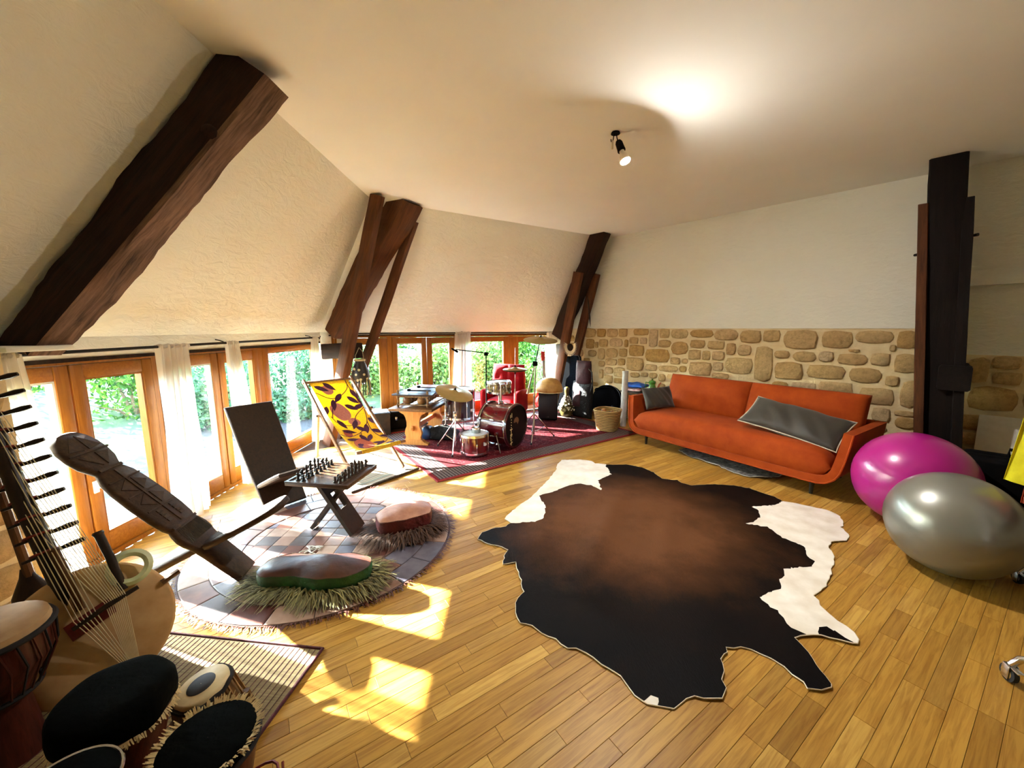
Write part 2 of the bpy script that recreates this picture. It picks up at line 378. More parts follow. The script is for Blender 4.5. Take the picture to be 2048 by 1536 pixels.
# courses lower down the wall (mostly behind the sofa and the instrument cases)
def course(sa, sb, za, zb, seed):
    global k
    r = random.Random(seed); z = za
    while z < zb-0.05:
        h = min(r.uniform(0.11, 0.19), zb-z); s = sa
        while s < sb-0.06:
            wd = min(r.uniform(0.14, 0.34), sb-s)
            if not any(s < b and s+wd > a and z < d and z+h > c for a, c, b, d in STONES):
                add_stone(WALL_C, cpt(s+wd/2, z+h/2, -0.03 if s > S_POST else -0.012), c_rz, wd-0.025, h-0.022, 900+k); k += 1
            s += wd
        z += h
course(0.05, 2.1, 0.02, 0.56, 3); course(2.12, 4.4, 0.02, 0.74, 4); course(4.4, 5.0, 0.02, 0.46, 5); course(5.06, 6.4, 0.02, 0.72, 6)
course(0.02, 0.55, 0.56, 1.48, 8); course(0.55, 0.95, 0.56, 0.98, 9); course(5.5, 6.4, 0.75, 1.24, 10)
# stone pier left of the first window
mb = MB(); mb.box((-2.95, 0.4, -0.02), (-2.47, 1.86, 1.395))
PIER = tag(mb.build('wall_pier', M_MORTAR, smooth=None), kind='structure')
r = random.Random(5)
z = 0.01
while z < 1.34:
    h = min(r.uniform(0.13, 0.2), 1.39-z)
    add_stone(PIER, (-2.60, 1.855, z+h/2), 0, 0.24, h-0.02, int(z*1000), 0.02)
    y = 1.85
    while y > 1.0:
        wd = r.uniform(0.18, 0.34)
        add_stone(PIER, (-2.48, y-wd/2, z+h/2), R(-90), wd-0.02, h-0.02, int(z*1000+y*77), 0.025); y -= wd
    z += h

# ------------------------------------------------------------------ parquet
HIDE = [(0.571,4.242),(0.776,4.261),(0.900,4.209),(0.928,4.132),(1.047,4.083),(1.266,4.095),(1.405,3.993),(1.481,3.851),(1.502,3.693),(1.583,3.653),(1.648,3.668),(1.655,3.594),(1.718,3.524),(1.956,3.547),(2.131,3.524),(2.240,3.455),(2.299,3.347),(2.351,3.265),(2.358,3.175),(2.424,3.148),(2.501,3.093),(2.591,3.040),(2.630,2.988),(2.625,2.905),(2.576,2.811),(2.499,2.737),(2.480,2.680),(2.450,2.612),(2.377,2.553),(2.311,2.548),(2.242,2.523),(2.169,2.450),(2.145,2.381),(2.080,2.295),(1.981,2.204),(1.913,2.129),(1.834,2.067),(1.748,2.008),(1.707,1.984),(1.703,1.944),(1.679,1.906),(1.674,1.848),(1.680,1.793),(1.697,1.754),(1.693,1.716),(1.684,1.674),(1.654,1.645),(1.626,1.650),(1.575,1.668),(1.518,1.692),(1.446,1.698),(1.380,1.680),(1.379,1.633),(1.367,1.557),(1.363,1.497),(1.348,1.431),(1.337,1.418),(1.294,1.405),(1.243,1.418),(1.242,1.450),(1.227,1.487),(1.212,1.526),(1.192,1.562),(1.156,1.589),(1.124,1.611),(1.079,1.628),(1.007,1.624),(0.998,1.600),(0.953,1.557),(0.933,1.497),(0.899,1.450),(0.892,1.414),(0.857,1.371),(0.785,1.371),(0.743,1.383),(0.707,1.375),(0.686,1.354),(0.641,1.330),(0.597,1.338),(0.540,1.354),(0.510,1.383),(0.488,1.418),(0.476,1.478),(0.437,1.507),(0.371,1.562),(0.349,1.589),(0.304,1.616),(0.263,1.624),(0.214,1.680),(0.150,1.710),(0.104,1.760),(0.040,1.776),(0.016,1.848),(0.021,1.921),(0.067,2.008),(0.055,2.102),(0.031,2.254),(0.025,2.295),(-0.056,2.274),(-0.052,2.370),(-0.020,2.427),(-0.074,2.474),(-0.171,2.510),(-0.245,2.573),(-0.223,2.653),(-0.154,2.708),(-0.052,2.751),(-0.008,2.802),(-0.054,2.873),(-0.024,2.954),(0.058,3.093),(0.146,3.206),(0.246,3.411),(0.358,3.643),(0.466,3.907),(0.511,4.114)]
PL_A = R(56.0); PD = Vector((math.sin(PL_A), math.cos(PL_A), 0)); PN = Vector((math.cos(PL_A), -math.sin(PL_A), 0))
def inside(poly, x, y):
    c = False; n = len(poly)
    for i in range(n):
        (x0, y0), (x1, y1) = poly[i], poly[i-1]
        if (y0 > y) != (y1 > y) and x < (x1-x0)*(y-y0)/(y1-y0)+x0: c = not c
    return c
ROOM = [(A_X-0.02, Y0), (C_END.x, Y0), (C_END.x, C_END.y), (BC_E.x, BC_E.y), (A_X-0.02, 5.36)]
mb = MB(); mb.prism(ROOM, -0.08, -0.012)
FLOOR = tag(mb.build('floor', M_SUB, smooth=None), kind='structure')
RUGS = lambda x, y: inside(HIDE, x, y) or math.hypot(x+1.31, y-2.6) < 0.86 or (x < -0.9 and y < 1.6)
planks = []
r = random.Random(21); PWID = 0.068
t = -5.2
while t < 7.2:
    s = -4 + r.uniform(0, 0.5)
    while s < 9.5:
        L = r.choice((0.32, 0.42, 0.5, 0.6, 0.75)) * r.uniform(0.9, 1.1)
        c = PD*(s+L/2) + PN*t
        ends = [c + PD*q for q in (-L/2, -L/4, 0, L/4, L/2)]
        if sum(inside(ROOM, e.x, e.y) for e in ends) >= 1: planks.append((c, L))
        s += L
    t += PWID
def clip_len(c, L):
    a, b = -L/2, L/2
    while a < b and not inside(ROOM, *(c+PD*a).xy): a += 0.02
    while b > a and not inside(ROOM, *(c+PD*b).xy): b -= 0.02
    return c+PD*(a+b)/2, b-a
def shown(c, L):
    """apparent size of a plank for somebody standing in the room at the origin"""
    if c.y < 0.9 or abs(c.x) > 1.36*c.y+0.15 or RUGS(c.x, c.y): return 0
    return L*PWID*1.5/(c.length_squared+2.2)**1.5
planks = [(*clip_len(c, L), shown(c, L)) for c, L in planks]
planks = [q for q in planks if q[1] > 0.02]
planks.sort(key=lambda q: -q[2])
def plank_geo(mb, M, L):
    w2 = PWID/2-0.0005; l2 = L/2-0.0005; e = 0.0010
    vs = [Vector((x, y, z)) for z, q in ((-0.012, 0), (-e, 0), (0, e)) for x, y in ((-l2+q,-w2+q),(l2-q,-w2+q),(l2-q,w2-q),(-l2+q,w2-q))]
    if M: vs = [M @ p for p in vs]
    mb.add(vs, [(8,9,10,11)] + [(j*4+i, j*4+(i+1) % 4, (j+1)*4+(i+1) % 4, (j+1)*4+i) for j in (0, 1) for i in range(4)])
one = {}
prz = math.atan2(PD.y, PD.x)
for c, L, sh in planks[:300]:
    q = round(L, 2)
    if q not in one:
        m_ = MB(); plank_geo(m_, None, q); me = m_.mesh('plank', None); me.materials.append(M_FLOOR); one[q] = me
    o = link_mesh('plank', one[q], None, FLOOR, c, prz); o.scale = (L/q, 1, 1)
mb = MB()
for c, L, sh in planks[300:]:
    plank_geo(mb, Matrix.Translation(c) @ Matrix.Rotation(prz, 4, 'Z'), L)
tag(mb.build('parquet', M_FLOOR, FLOOR, smooth=None), kind='stuff')

# ------------------------------------------------------------------ windows
M_SPACER = simple('pale_spacer', '#cfcabb', rough=0.5)
M_WHITEP = simple('white_plastic', '#e9e6da', rough=0.4)
def window(name, loc, rz, leaves, z0, z1, st=0.075, rt=0.09, rb=0.13, handle=None, inner=None):
    W = empty(name, loc, rz, kind='structure')
    s0 = min(a for a, b in leaves); s1 = max(b for a, b in leaves)
    f = MB()                                              # fixed outer frame
    f.box((s0-0.035, -0.10, z0), (s0+0.0, 0.0, z1)); f.box((s1, -0.10, z0), (s1+0.035, 0.0, z1))
    f.box((s0-0.035, -0.10, z1), (s1+0.035, 0.0, z1+0.035)); f.box((s0-0.035, -0.12, z0-0.03), (s1+0.035, 0.006, z0))
    f.build('frame', M_WIN, W)
    for i, (a, b) in enumerate(leaves):
        g = 0.003
        for x0, x1 in ((a+g, a+st), (b-st, b-g)):
            m_ = MB(); m_.rbox((x0, -0.065, z0+g), (x1, 0.004, z1-g), 0.006); m_.build('stile', M_WIN, W)
        for q0, q1 in ((z0+g, z0+rb), (z1-rt, z1-g)):
            m_ = MB(); m_.rbox((a+st, -0.06, q0), (b-st, 0.0, q1), 0.006); m_.build('rail', M_WINH, W)
        m_ = MB(); e = 0.012                                # glazing bead
        for q in (((a+st, -0.05, z0+rb), (a+st+e, -0.004, z1-rt)), ((b-st-e, -0.05, z0+rb), (b-st, -0.004, z1-rt)),
                  ((a+st+e, -0.05, z0+rb), (b-st-e, -0.004, z0+rb+e)), ((a+st+e, -0.05, z1-rt-e), (b-st-e, -0.004, z1-rt))): m_.box(*q)
        m_.build('glazing_bead', M_SPACER if i % 2 else M_WIN, W)
        m_ = MB(); m_.box((a+st+0.002, -0.036, z0+rb+0.002), (b-st-0.002, -0.030, z1-rt-0.002)); m_.build('pane', M_GLASS, W, smooth=None)
        if handle == i:
            x = b-st/2 if handle == 0 else a+st/2
            h = MB(); h.rbox((x-0.016, 0.004, 0.46), (x+0.016, 0.014, 0.54), 0.004); h.tube([(x, 0.01, 0.5), (x, 0.05, 0.5), (x-0.11, 0.055, 0.5)], 0.009)
            h.build('handle', M_WHITEP, W)
    return W
# left wall: local x = -y
AW = (A_X-0.012, 0, 0); ARZ = R(-90)
window('window_1', AW, ARZ, [(-2.835, -2.30), (-2.295, -1.74)], 0.035, 1.285, handle=0)
window('window_2', AW, ARZ, [(-4.03, -3.475), (-3.47, -2.915)], 0.035, 1.285, rb=0.13)
window('window_3', AW, ARZ, [(-5.28, -4.10)], 0.035, 1.30, st=0.10, rt=0.06, rb=0.12)
BRZ = math.atan2(BD.y, BD.x)
def bwin(n, lv, **kw): return window(n, bpt(0, 0, -0.012), BRZ, lv, 0.10, 1.365, **kw)
bwin('window_4', [(0.14, 1.06)], st=0.11, rb=0.18)
bwin('window_5', [(1.13, 2.10)], st=0.11, rt=0.075, rb=0.15)
bwin('window_6', [(2.18, 2.645), (2.65, 3.19)], rb=0.18)
bwin('window_7', [(3.26, 3.98)], st=0.11, rb=0.18)
# dark heads over the windows
mb = MB(); mb.box((A_X-0.10, 1.70, 1.300), (A_X+0.004, 5.34, 1.324)); tag(mb.build('trim_1', M_BEAM, smooth=None), kind='structure')
mb = MB(); slab(mb, [bpt(0.1, 1.395, 0.004), bpt(0.1, 1.412, 0.004), bpt(4.05, 1.412, 0.004), bpt(4.05, 1.395, 0.004)], -BN*0.1); tag(mb.build('trim_2', M_BEAM, smooth=None), kind='structure')

# ------------------------------------------------------------------ crooked timbers
def timber(mb, path, seed=0, n=22, rough=0.012, cut_lo=None, cut_hi=None, worn=False):
    """path: list of (centre, width vector, depth vector); lofts a weathered rectangular baulk through them"""
    r = random.Random(seed)
    P = [(Vector(a), Vector(b), Vector(c)) for a, b, c in path]
    off = [[r.uniform(0, 6.28) for _ in range(3)] for _ in range(8)]
    vs = []; m = 8
    for i in range(n+1):
        t = i/n*(len(P)-1); k0 = min(int(t), len(P)-2); f = t-k0; f2 = f*f*(3-2*f) if len(P) > 2 else f
        c, w_, d_ = (P[k0][q].lerp(P[k0+1][q], f2 if q else f) for q in range(3))
        for j, (a, b) in enumerate(((-1,-.86),(-.86,-1),(.86,-1),(1,-.86),(1,.86),(.86,1),(-.86,1),(-1,.86))):
            o = off[j]
            e = rough*(math.sin(i*7.0/n+o[0])+0.5*math.sin(i*17.0/n+o[1])+0.45*r.uniform(-1, 1))
            p = c + w_*(a/2) + d_*(b/2) + (w_.normalized()*a + d_.normalized()*b)*e*0.6
            if i == 0 and cut_lo is not None: p.z = cut_lo
            if i == n and cut_hi is not None: p.z = cut_hi
            vs.append(p)
    fs = [(i*m+j, i*m+(j+1) % m, (i+1)*m+(j+1) % m, (i+1)*m+j) for i in range(n) for j in range(m)]
    fs += [tuple(reversed(range(m))), tuple(range(n*m, (n+1)*m))]
    mb.add(vs, fs)
    if worn: mb.mi = [1 if (k_ < n*m and k_ % m in (4, 5, 6)) else 0 for k_ in range(len(fs))]     # lower face: weathered, and paler with floor bounce light painted in
    return mb
def local_timber(name, path, mat, parent, **kw):
    """mesh in a frame whose z axis runs along the timber, so the grain follows it"""
    a, b = Vector(path[0][0]), Vector(path[-1][0]); q = (b-a).to_track_quat('Z', 'Y')
    m_ = MB(); timber(m_, path, **kw); inv = Matrix.Translation(a) @ q.to_matrix().to_4x4(); iv = inv.inverted()
    m_.v = [tuple(iv @ Vector(p)) for p in m_.v]
    o = m_.build(name, mat, parent, smooth=50); o.matrix_basis = inv if parent is None else Matrix.Translation(-parent.location) @ inv
    return o
n_ = Vector((0.84, 0, -0.542))
# rafter 1, along the slope of the left wall
T1 = empty('roof_timber', (-2.55, 2.05, 1.41), label='massive dark crooked rafter climbing the left slope above the first window', cat='beam')
Y_ = Vector((0, 1, 0))
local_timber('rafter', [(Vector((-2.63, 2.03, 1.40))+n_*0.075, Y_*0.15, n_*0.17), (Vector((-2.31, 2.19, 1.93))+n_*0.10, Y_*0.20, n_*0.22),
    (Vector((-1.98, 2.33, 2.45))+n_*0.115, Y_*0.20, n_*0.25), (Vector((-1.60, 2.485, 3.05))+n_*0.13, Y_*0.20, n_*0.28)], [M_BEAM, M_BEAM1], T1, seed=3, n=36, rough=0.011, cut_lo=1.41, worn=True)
m_ = MB(); m_.lathe([(0.0, -0.01), (0.035, -0.005), (0.04, 0.03), (0.025, 0.045), (0.0, 0.05)], 10)
o = m_.build('wood_knot', M_BEAM, T1); o.location = Vector((-1.70, 2.335, 2.62))-T1.location+Vector((0.03,-0.02,-0.05)); o.rotation_euler = (R(90), 0, 0.3)
m_ = MB(); m_.rbox((-2.66, 1.83, 1.385), (-2.40, 2.12, 1.413), 0.008); tag(m_.build('trim_3', M_PLASTER), kind='structure')
# truss 2, in the corner between the left and the far wall
T2 = empty('timber_truss', (-2.45, 5.0, 0), label='brown timber truss with two long struts in the corner beside the deckchair', cat='beam')
h2 = Vector((0.869, -0.495, 0)); p2 = Vector((-0.495, -0.869, 0))
def tdir(a, b): return (Vector(b)-Vector(a)).normalized()
def strut(name, a, b, wvec, dep, mat, parent, seed, rough=0.006, taper=1.0, **kw):
    a, b = Vector(a), Vector(b); d = (b-a).normalized(); w_ = Vector(wvec); dv = d.cross(w_.normalized())*dep
    return local_timber(name, [(a, w_, dv), ((a+b)/2, w_*(1+taper)/2, dv*(1+taper)/2), (b, w_*taper, dv*taper)], mat, parent, seed=seed, rough=rough, **kw)
strut('rafter', (-2.38, 5.24, 1.43), (-1.29, 4.93, 3.06), p2*0.20, 0.24, M_BEAM2, T2, 5, 0.014, 1.5, n=28)
strut('left_strut', (-2.39, 4.86, 0.0), (-1.515, 4.60, 2.985), p2*0.10, 0.15, M_BEAM2, T2, 6, 0.005)
strut('right_strut', (-2.42, 5.22, 0.0), (-1.24, 5.10, 2.84), p2*0.07, 0.12, M_BEAM2, T2, 7, 0.004)
strut('tie_beam', (-2.55, 5.28, 1.19), (-1.98, 4.98, 1.22), p2*0.13, 0.20, M_BEAM, T2, 8, 0.005)
# truss 3, in the corner between the far wall and the stone wall
T3 = empty('timber_truss', (0.85, 7.1, 0), label='dark timber truss standing where the far windows meet the stone wall', cat='beam')
p3 = CN.copy()
h3 = CD
strut('rafter', (0.86, 7.12, 1.35), (1.44, 6.44, 3.05), p3*0.17, 0.24, M_BEAM, T3, 15, 0.012, 1.15, n=24)
strut('left_strut', (0.73, 6.93, 0.0), (1.10, 6.55, 2.42), p3*0.08, 0.16, M_BEAM2, T3, 16, 0.004)
strut('right_strut', (1.02, 7.25, 0.2), (1.42, 6.72, 2.42), p3*0.07, 0.15, M_BEAM2, T3, 17, 0.004)
strut('tie_beam', (0.86, 7.14, 1.12), (0.93, 6.82, 1.12), Vector((0,0,1))*0.2, 0.10, M_BEAM, T3, 18, 0.003)
# truss 4, in front of the stone wall behind the pink ball
T4 = empty('timber_truss', cpt(5.0, 0, 0.35), label='almost black upright timber truss in front of the stone wall behind the pink ball', cat='beam')
strut('post', cpt(4.99, 0.30, 0.34), cpt(4.775, 3.06, 0.36), CD*0.21, 0.24, M_BEAMK, T4, 25, 0.006, 1.12, n=20)
strut('left_strut', cpt(4.90, 0.0, 0.42), cpt(4.665, 2.62, 0.40), CD*0.07, 0.22, M_BEAM2, T4, 26, 0.003)
strut('right_strut', cpt(5.13, 0.0, 0.42), cpt(4.935, 2.62, 0.36), CD*0.07, 0.24, M_BEAMK, T4, 27, 0.003)
strut('tie_beam', cpt(5.02, 1.06, 0.55), cpt(5.02, 1.06, -0.02), CD*0.2, 0.22, M_BEAMK, T4, 28, 0.004)
for s_, z_ in ((4.655, 2.18), (5.0, 2.30)): m_ = MB(); m_.lathe([(0.012, 0), (0.014, 0.03), (0.0, 0.034)], 8, Matrix.Translation(cpt(s_, z_, 0.44) - T4.location) @ Matrix.Rotation(R(90), 4, 'X')); m_.build('bolt', M_IRON, T4)
# ------------------------------------------------------------------ garden outside
def leafmat(name, c1, c2, tr=0.35):
    m, nt, b = newmat(name); out = nt.nodes['Material Output']
    isl = nd(nt, 'ShaderNodeNewGeometry').outputs['Random Per Island']
    col = ramp(nt, isl, [(0.0, hexc(c1)), (1.0, hexc(c2))])
    nt.links.new(col, b.inputs['Base Color']); b.inputs['Roughness'].default_value = 0.7; b.inputs['Specular IOR Level'].default_value = 0.2
    t = nd(nt, 'ShaderNodeBsdfTranslucent'); nt.links.new(col, t.inputs[0])
    mx = nd(nt, 'ShaderNodeMixShader'); mx.inputs[0].default_value = tr
    nt.links.new(b.outputs[0], mx.inputs[1]); nt.links.new(t.outputs[0], mx.inputs[2]); nt.links.new(mx.outputs[0], out.inputs['Surface'])
    return m
M_LEAF = leafmat('hedge_leaves', '#1c4216', '#58802a')
M_LEAF2 = leafmat('pale_leaves', '#38592a', '#768f46')
M_LEAF3 = leafmat('bluish_leaves', '#1f4a2d', '#547f56')
M_BLOOM = leafmat('white_blossom', '#eef0e6', '#ffffff', 0.4)
M_BRANCH = simple('branch_bark', '#5a4630', '#7a6346', rough=0.9)
def groundmat():
    m, nt, b = newmat('garden_ground'); v = coords(nt, 'World')
    f = noise(nt, v, 0.35, 5); g = noise(nt, v, 14, 6)
    grass = ramp(nt, g, [(0.3, hexc('#28451a')), (0.7, hexc('#465d26'))]); dirt = ramp(nt, g, [(0.3, hexc('#2b2924')), (0.7, hexc('#474440'))])
    nt.links.new(mixc(nt, dirt, grass, ramp(nt, f, [(0.44, 0.0), (0.56, 1.0)])), b.inputs['Base Color']); b.inputs['Roughness'].default_value = 0.95
    return m
M_GROUND = groundmat()
M_GRAVEL = simple('pale_gravel', '#262420', '#35332e', rough=0.95, scale=35, bumps=0.5, bdist=0.03, kind='World')
def gz(x, y):
    """garden surface height: terrace by the windows, a pale bank rising further off, meadow beyond"""
    if x > -2.8 and (Vector((x, y, 0))-bpt(0, 0)).dot(BN) > -0.2: return -0.14
    d = max(0.0, -2.9 - x) if y < 5.3 else max(0.0, ((Vector((x, y, 0))-bpt(0, 0)).dot(-BN)))
    rise = 0.9*min(1, max(0, (d-2.2)/4.0)) if y < 7 else 0.45*min(1, max(0, (d-1.5)/4.0))
    return -0.12 + rise + 0.05*math.sin(x*1.7+y*0.6)*min(1, d/3) + 0.02*max(0, d-7)
mb = MB(); nx, ny = 60, 60
fn = lambda u, v: (lambda x, y: (x, y, gz(x, y)))(-32+u*44, -12+v*52)
def keep(x, y): return not (x > A_X-0.32 and (Vector((x, y, 0))-bpt(0, 0)).dot(BN) > -0.32)
gv = [[fn(i/nx, j/ny) for j in range(ny+1)] for i in range(nx+1)]
gv = [p for row in gv for p in row]
gf = []
for i in range(nx):
    for j in range(ny):
        q = (i*(ny+1)+j, (i+1)*(ny+1)+j, (i+1)*(ny+1)+j+1, i*(ny+1)+j+1)
        gf.append(q)
mb.add(gv, gf); tag(mb.build('garden_ground', M_GROUND, smooth=180), kind='structure')
# paved strip tight against the house, closing the gap
mb = MB(); mb.box((-4.6, -8, -0.30), (A_X-0.10, 9, -0.06)); tag(mb.build('terrace_ground', M_GRAVEL, smooth=None), kind='structure')
mb = MB(); slab(mb, [bpt(-3, -0.30, -0.25), bpt(5.2, -0.30, -0.25), bpt(5.2, -0.085, -0.25), bpt(-3, -0.085, -0.25)], -BN*2.0)
tag(mb.build('terrace_ground', M_GRAVEL, smooth=None), kind='structure')
def bush(loc, rx, ry, rz, n, mat, seed, label, leaf=0.07, bloom=0, name='garden_bush', group='leafy bushes outside the windows'):
    r = random.Random(seed); B = empty(name, loc, 0, label, 'bush', group)
    lobes = [(r.uniform(-.55, .55), r.uniform(-.55, .55), r.uniform(0.2, .8), r.uniform(.35, .6)) for _ in range(7)] + [(0, 0, 0.45, 0.7)]
    def pt():
        lx, ly, lz, lr = r.choice(lobes)
        while True:
            d = Vector((r.gauss(0, 1), r.gauss(0, 1), r.gauss(0, 1)))
            if d.length > 0.1: break
        d.normalize(); q = lr*(r.random()**0.35)
        return Vector(((lx+d.x*q)*rx, (ly+d.y*q)*ry, max(0.02, (lz+d.z*q))*rz)), d
    def leaves(count, size, nm, mt, shrink=1.0):
        m_ = MB()
        for _ in range(count):
            p, d = pt(); p = Vector((p.x*shrink, p.y*shrink, p.z*shrink)) if shrink != 1 else p
            nn = (d + Vector((r.uniform(-1, 1), r.uniform(-1, 1), r.uniform(-.4, 1)))*0.9).normalized()
            x, y, _ = frame_from(nn, Vector((r.uniform(-1, 1), r.uniform(-1, 1), r.uniform(-1, 1))).normalized())
            a = size*r.uniform(0.6, 1.25); c = a*0.5
            m_.add([p-x*a, p-y*c+nn*c*0.3, p+x*a, p+y*c+nn*c*0.3], [(0, 1, 2, 3)])
        tag(m_.build(nm, mt, B, smooth=None), kind='stuff')
    leaves(n, leaf, 'foliage', mat)
    if bloom: leaves(bloom, leaf*0.8, 'blossom', M_BLOOM)
    m_ = MB()
    for _ in range(6): 
        p, d = pt(); m_.tube([(0, 0, -0.1), (p.x*0.4, p.y*0.4, p.z*0.5), p], [0.03, 0.018, 0.006], 5)
    m_.build('branch', M_BRANCH, B)
    return B
ORD = ('leftmost', 'second', 'third', 'fourth', 'fifth', 'sixth', 'seventh', 'eighth')
cnt = {}
L1 = 'dense green bush counting rightwards outside the left windows'
L2 = 'white-flowering bush counting rightwards outside the wide left window'
L3 = 'pale bush counting rightwards outside the far windows behind the drums'
L4 = 'distant hedge shrub counting rightwards beyond the meadow'
sd_ = 1
for x, y, rx, rz, m_, n, lab, bl in sorted((
    (-8.2, 1.2, 1.3, 1.7, M_LEAF3, 1700, L1, 0), (-8.6, 3.2, 1.5, 1.9, M_LEAF, 1900, L1, 0), (-8.0, 5.2, 1.4, 1.6, M_LEAF, 1900, L1, 0), (-9.5, 7.5, 1.6, 2.0, M_LEAF, 1800, L1, 0),
    (-6.6, 6.6, 1.2, 1.5, M_LEAF, 2000, L1, 0), (-10.5, -0.5, 1.6, 1.8, M_LEAF3, 1500, L1, 0),
    (-4.7, 6.3, 0.95, 1.15, M_LEAF3, 2200, L2, 160), (-3.7, 6.75, 0.6, 0.55, M_LEAF3, 1500, L2, 90), (-5.6, 7.9, 1.1, 1.5, M_LEAF, 2000, L2, 120), (-4.3, 7.9, 0.95, 1.25, M_LEAF3, 2000, L2, 120),
    (-3.2, 8.6, 0.9, 0.9, M_LEAF2, 2000, L3, 60), (-1.7, 9.0, 1.0, 1.1, M_LEAF2, 2200, L3, 80), (-0.3, 9.7, 1.0, 1.2, M_LEAF2, 2200, L3, 60), (0.2, 8.9, 0.6, 0.8, M_LEAF, 1500, L3, 0),
    (0.6, 11.0, 1.3, 1.9, M_LEAF, 2200, L3, 0), (-1.6, 11.8, 1.5, 1.7, M_LEAF, 2200, L3, 0), (1.9, 10.2, 1.0, 1.5, M_LEAF3, 1800, L3, 0)), key=lambda q: math.atan2(q[0], q[1])):
    cnt[lab] = cnt.get(lab, 0)+1
    bush((x, y, gz(x, y)-0.05), rx*0.95, rx*0.95, rz*1.1, int(n*2.0), m_, sd_, ORD[cnt[lab]-1]+' '+lab, 0.052 if lab != L2 else 0.045, bl, group='bushes: '+lab); sd_ += 1
for i in range(7):
    x, y = -15+i*3.0, 20+1.5*math.sin(i*2.1)
    bush((x, y, gz(x, y)-0.1), 1.25, 1.1, 2.6, 900, M_LEAF, 60+i, ORD[i]+' '+L4, 0.22, 0, 'hedge_shrub', 'hedge beyond the meadow')

# ------------------------------------------------------------------ curtain rods and curtains
def rod(pts, label, mat=M_IRON):
    a = Vector(pts[0]); T = empty('curtain_rod', a, 0, label, 'curtain rod')
    q = [Vector(p)-a for p in pts]; m_ = MB(); m_.tube(q, 0.010, 8); m_.build('rod', mat, T)
    d = (q[-1]-q[0]); 
    for f in (0.02, 0.5, 0.985):
        p = q[0]+d*f; m_ = MB(); w_ = Vector((-0.13, 0, 0.03)) if abs(d.x) < 0.2 else -BN*0.13+Vector((0, 0, 0.03))
        m_.tube([p+Vector((0,0,-0.012)), p+w_*0.6, p+w_], 0.005, 6); m_.build('bracket', mat, T)
    m_ = MB(); m_.tube([q[-1], q[-1]+d.normalized()*0.05, q[-1]+d.normalized()*0.07+Vector((0,0,-0.02)), q[-1]+d.normalized()*0.10+Vector((0,0,0.015))], 0.006, 6); m_.build('finial', mat, T)
    return T
rod([(-2.53, 1.90, 1.365), (-2.53, 5.02, 1.385)], 'thin black curtain rod along the top of the left windows')
rod([tuple(bpt(4.0, 1.43, 0.09)), tuple(bpt(0.10, 1.43, 0.09))], 'thin black curtain rod along the top of the far windows')
def curtain(p0, p1, q0, q1, ztop, zbot, folds, seed, label, inward, pinch=0.0, tieback=None):
    """p0-p1: width at the rod, q0-q1: width at the hem (plan points)"""
    r = random.Random(seed); ph = r.uniform(0, 6); p0, p1, q0, q1 = (Vector((*p, 0)) for p in (p0, p1, q0, q1)); inw = Vector((*inward, 0))
    def fn(u, v):
        z = ztop+0.012 + (zbot-ztop)*v; a = p0.lerp(p1, u); b = q0.lerp(q1, u); k_ = v**1.2
        pos = a.lerp(b, k_); amp = 0.020+0.018*v
        pos = pos + inw*(amp*math.sin(u*folds*6.283+ph+0.7*math.sin(v*3+ph)) + 0.008*math.sin(u*folds*15+ph*2+v*4))
        return (pos.x, pos.y, z + 0.012*math.sin(u*9+ph)*(v > 0.97))
    T = empty('curtain', (p0.x, p0.y, ztop), 0, label, 'curtain')
    m_ = MB(); m_.grid(fn, 72, 22); m_.v = [tuple(Vector(p)-Vector((p0.x, p0.y, ztop))) for p in m_.v]
    m_.build('sheer_cloth', M_CURT, T, smooth=180)
    m_ = MB(); m_.tube([tuple(Vector((p0.x, p0.y, 0)).lerp(Vector((p1.x, p1.y, 0)), u_/12)-Vector((p0.x, p0.y, 0.0))+Vector((0,0,0.004*math.sin(u_*2)))) for u_ in range(13)], 0.016, 8); m_.build('rod_pocket', M_CURT, T)
    return T
xa = -2.53
curtain((xa, 1.88), (xa, 1.97), (xa+0.02, 1.89), (xa+0.03, 2.09), 1.366, 0.05, 3, 1, 'narrow white sheer curtain at the far left by the stone pier', (1, 0))
curtain((xa, 2.755), (xa, 3.02), (xa+0.03, 2.66), (xa+0.06, 2.98), 1.372, 0.04, 5, 2, 'white sheer curtain right of the left door pair', (1, 0))
curtain((xa, 3.42), (xa, 3.56), (xa+0.02, 3.44), (xa+0.04, 3.66), 1.374, 0.03, 4, 3, 'white sheer curtain beside the dark plank chair', (1, 0))
curtain((xa, 4.90), (xa, 5.02), (xa-0.02, 4.78), (xa+0.02, 5.04), 1.384, 0.04, 4, 4, 'white sheer curtain next to the brown corner truss', (1, 0))
def bxy(s, o): p = bpt(s, 0, o); return (p.x, p.y)
bi = (BN.x, BN.y)
curtain(bxy(3.96, .09), bxy(3.84, .09), bxy(3.97, .10), bxy(3.82, .10), 1.43, 0.10, 3, 5, 'short white sheer curtain behind the struts of the corner truss', bi)
curtain(bxy(2.20, .09), bxy(1.93, .09), bxy(2.28, .10), bxy(1.90, .10), 1.43, 0.10, 6, 6, 'white sheer curtain in the middle of the far windows', bi)
curtain(bxy(0.40, .09), bxy(0.16, .09), bxy(0.42, .10), bxy(0.17, .10), 1.43, 0.10, 5, 7, 'white sheer curtain behind the red guitar', bi)

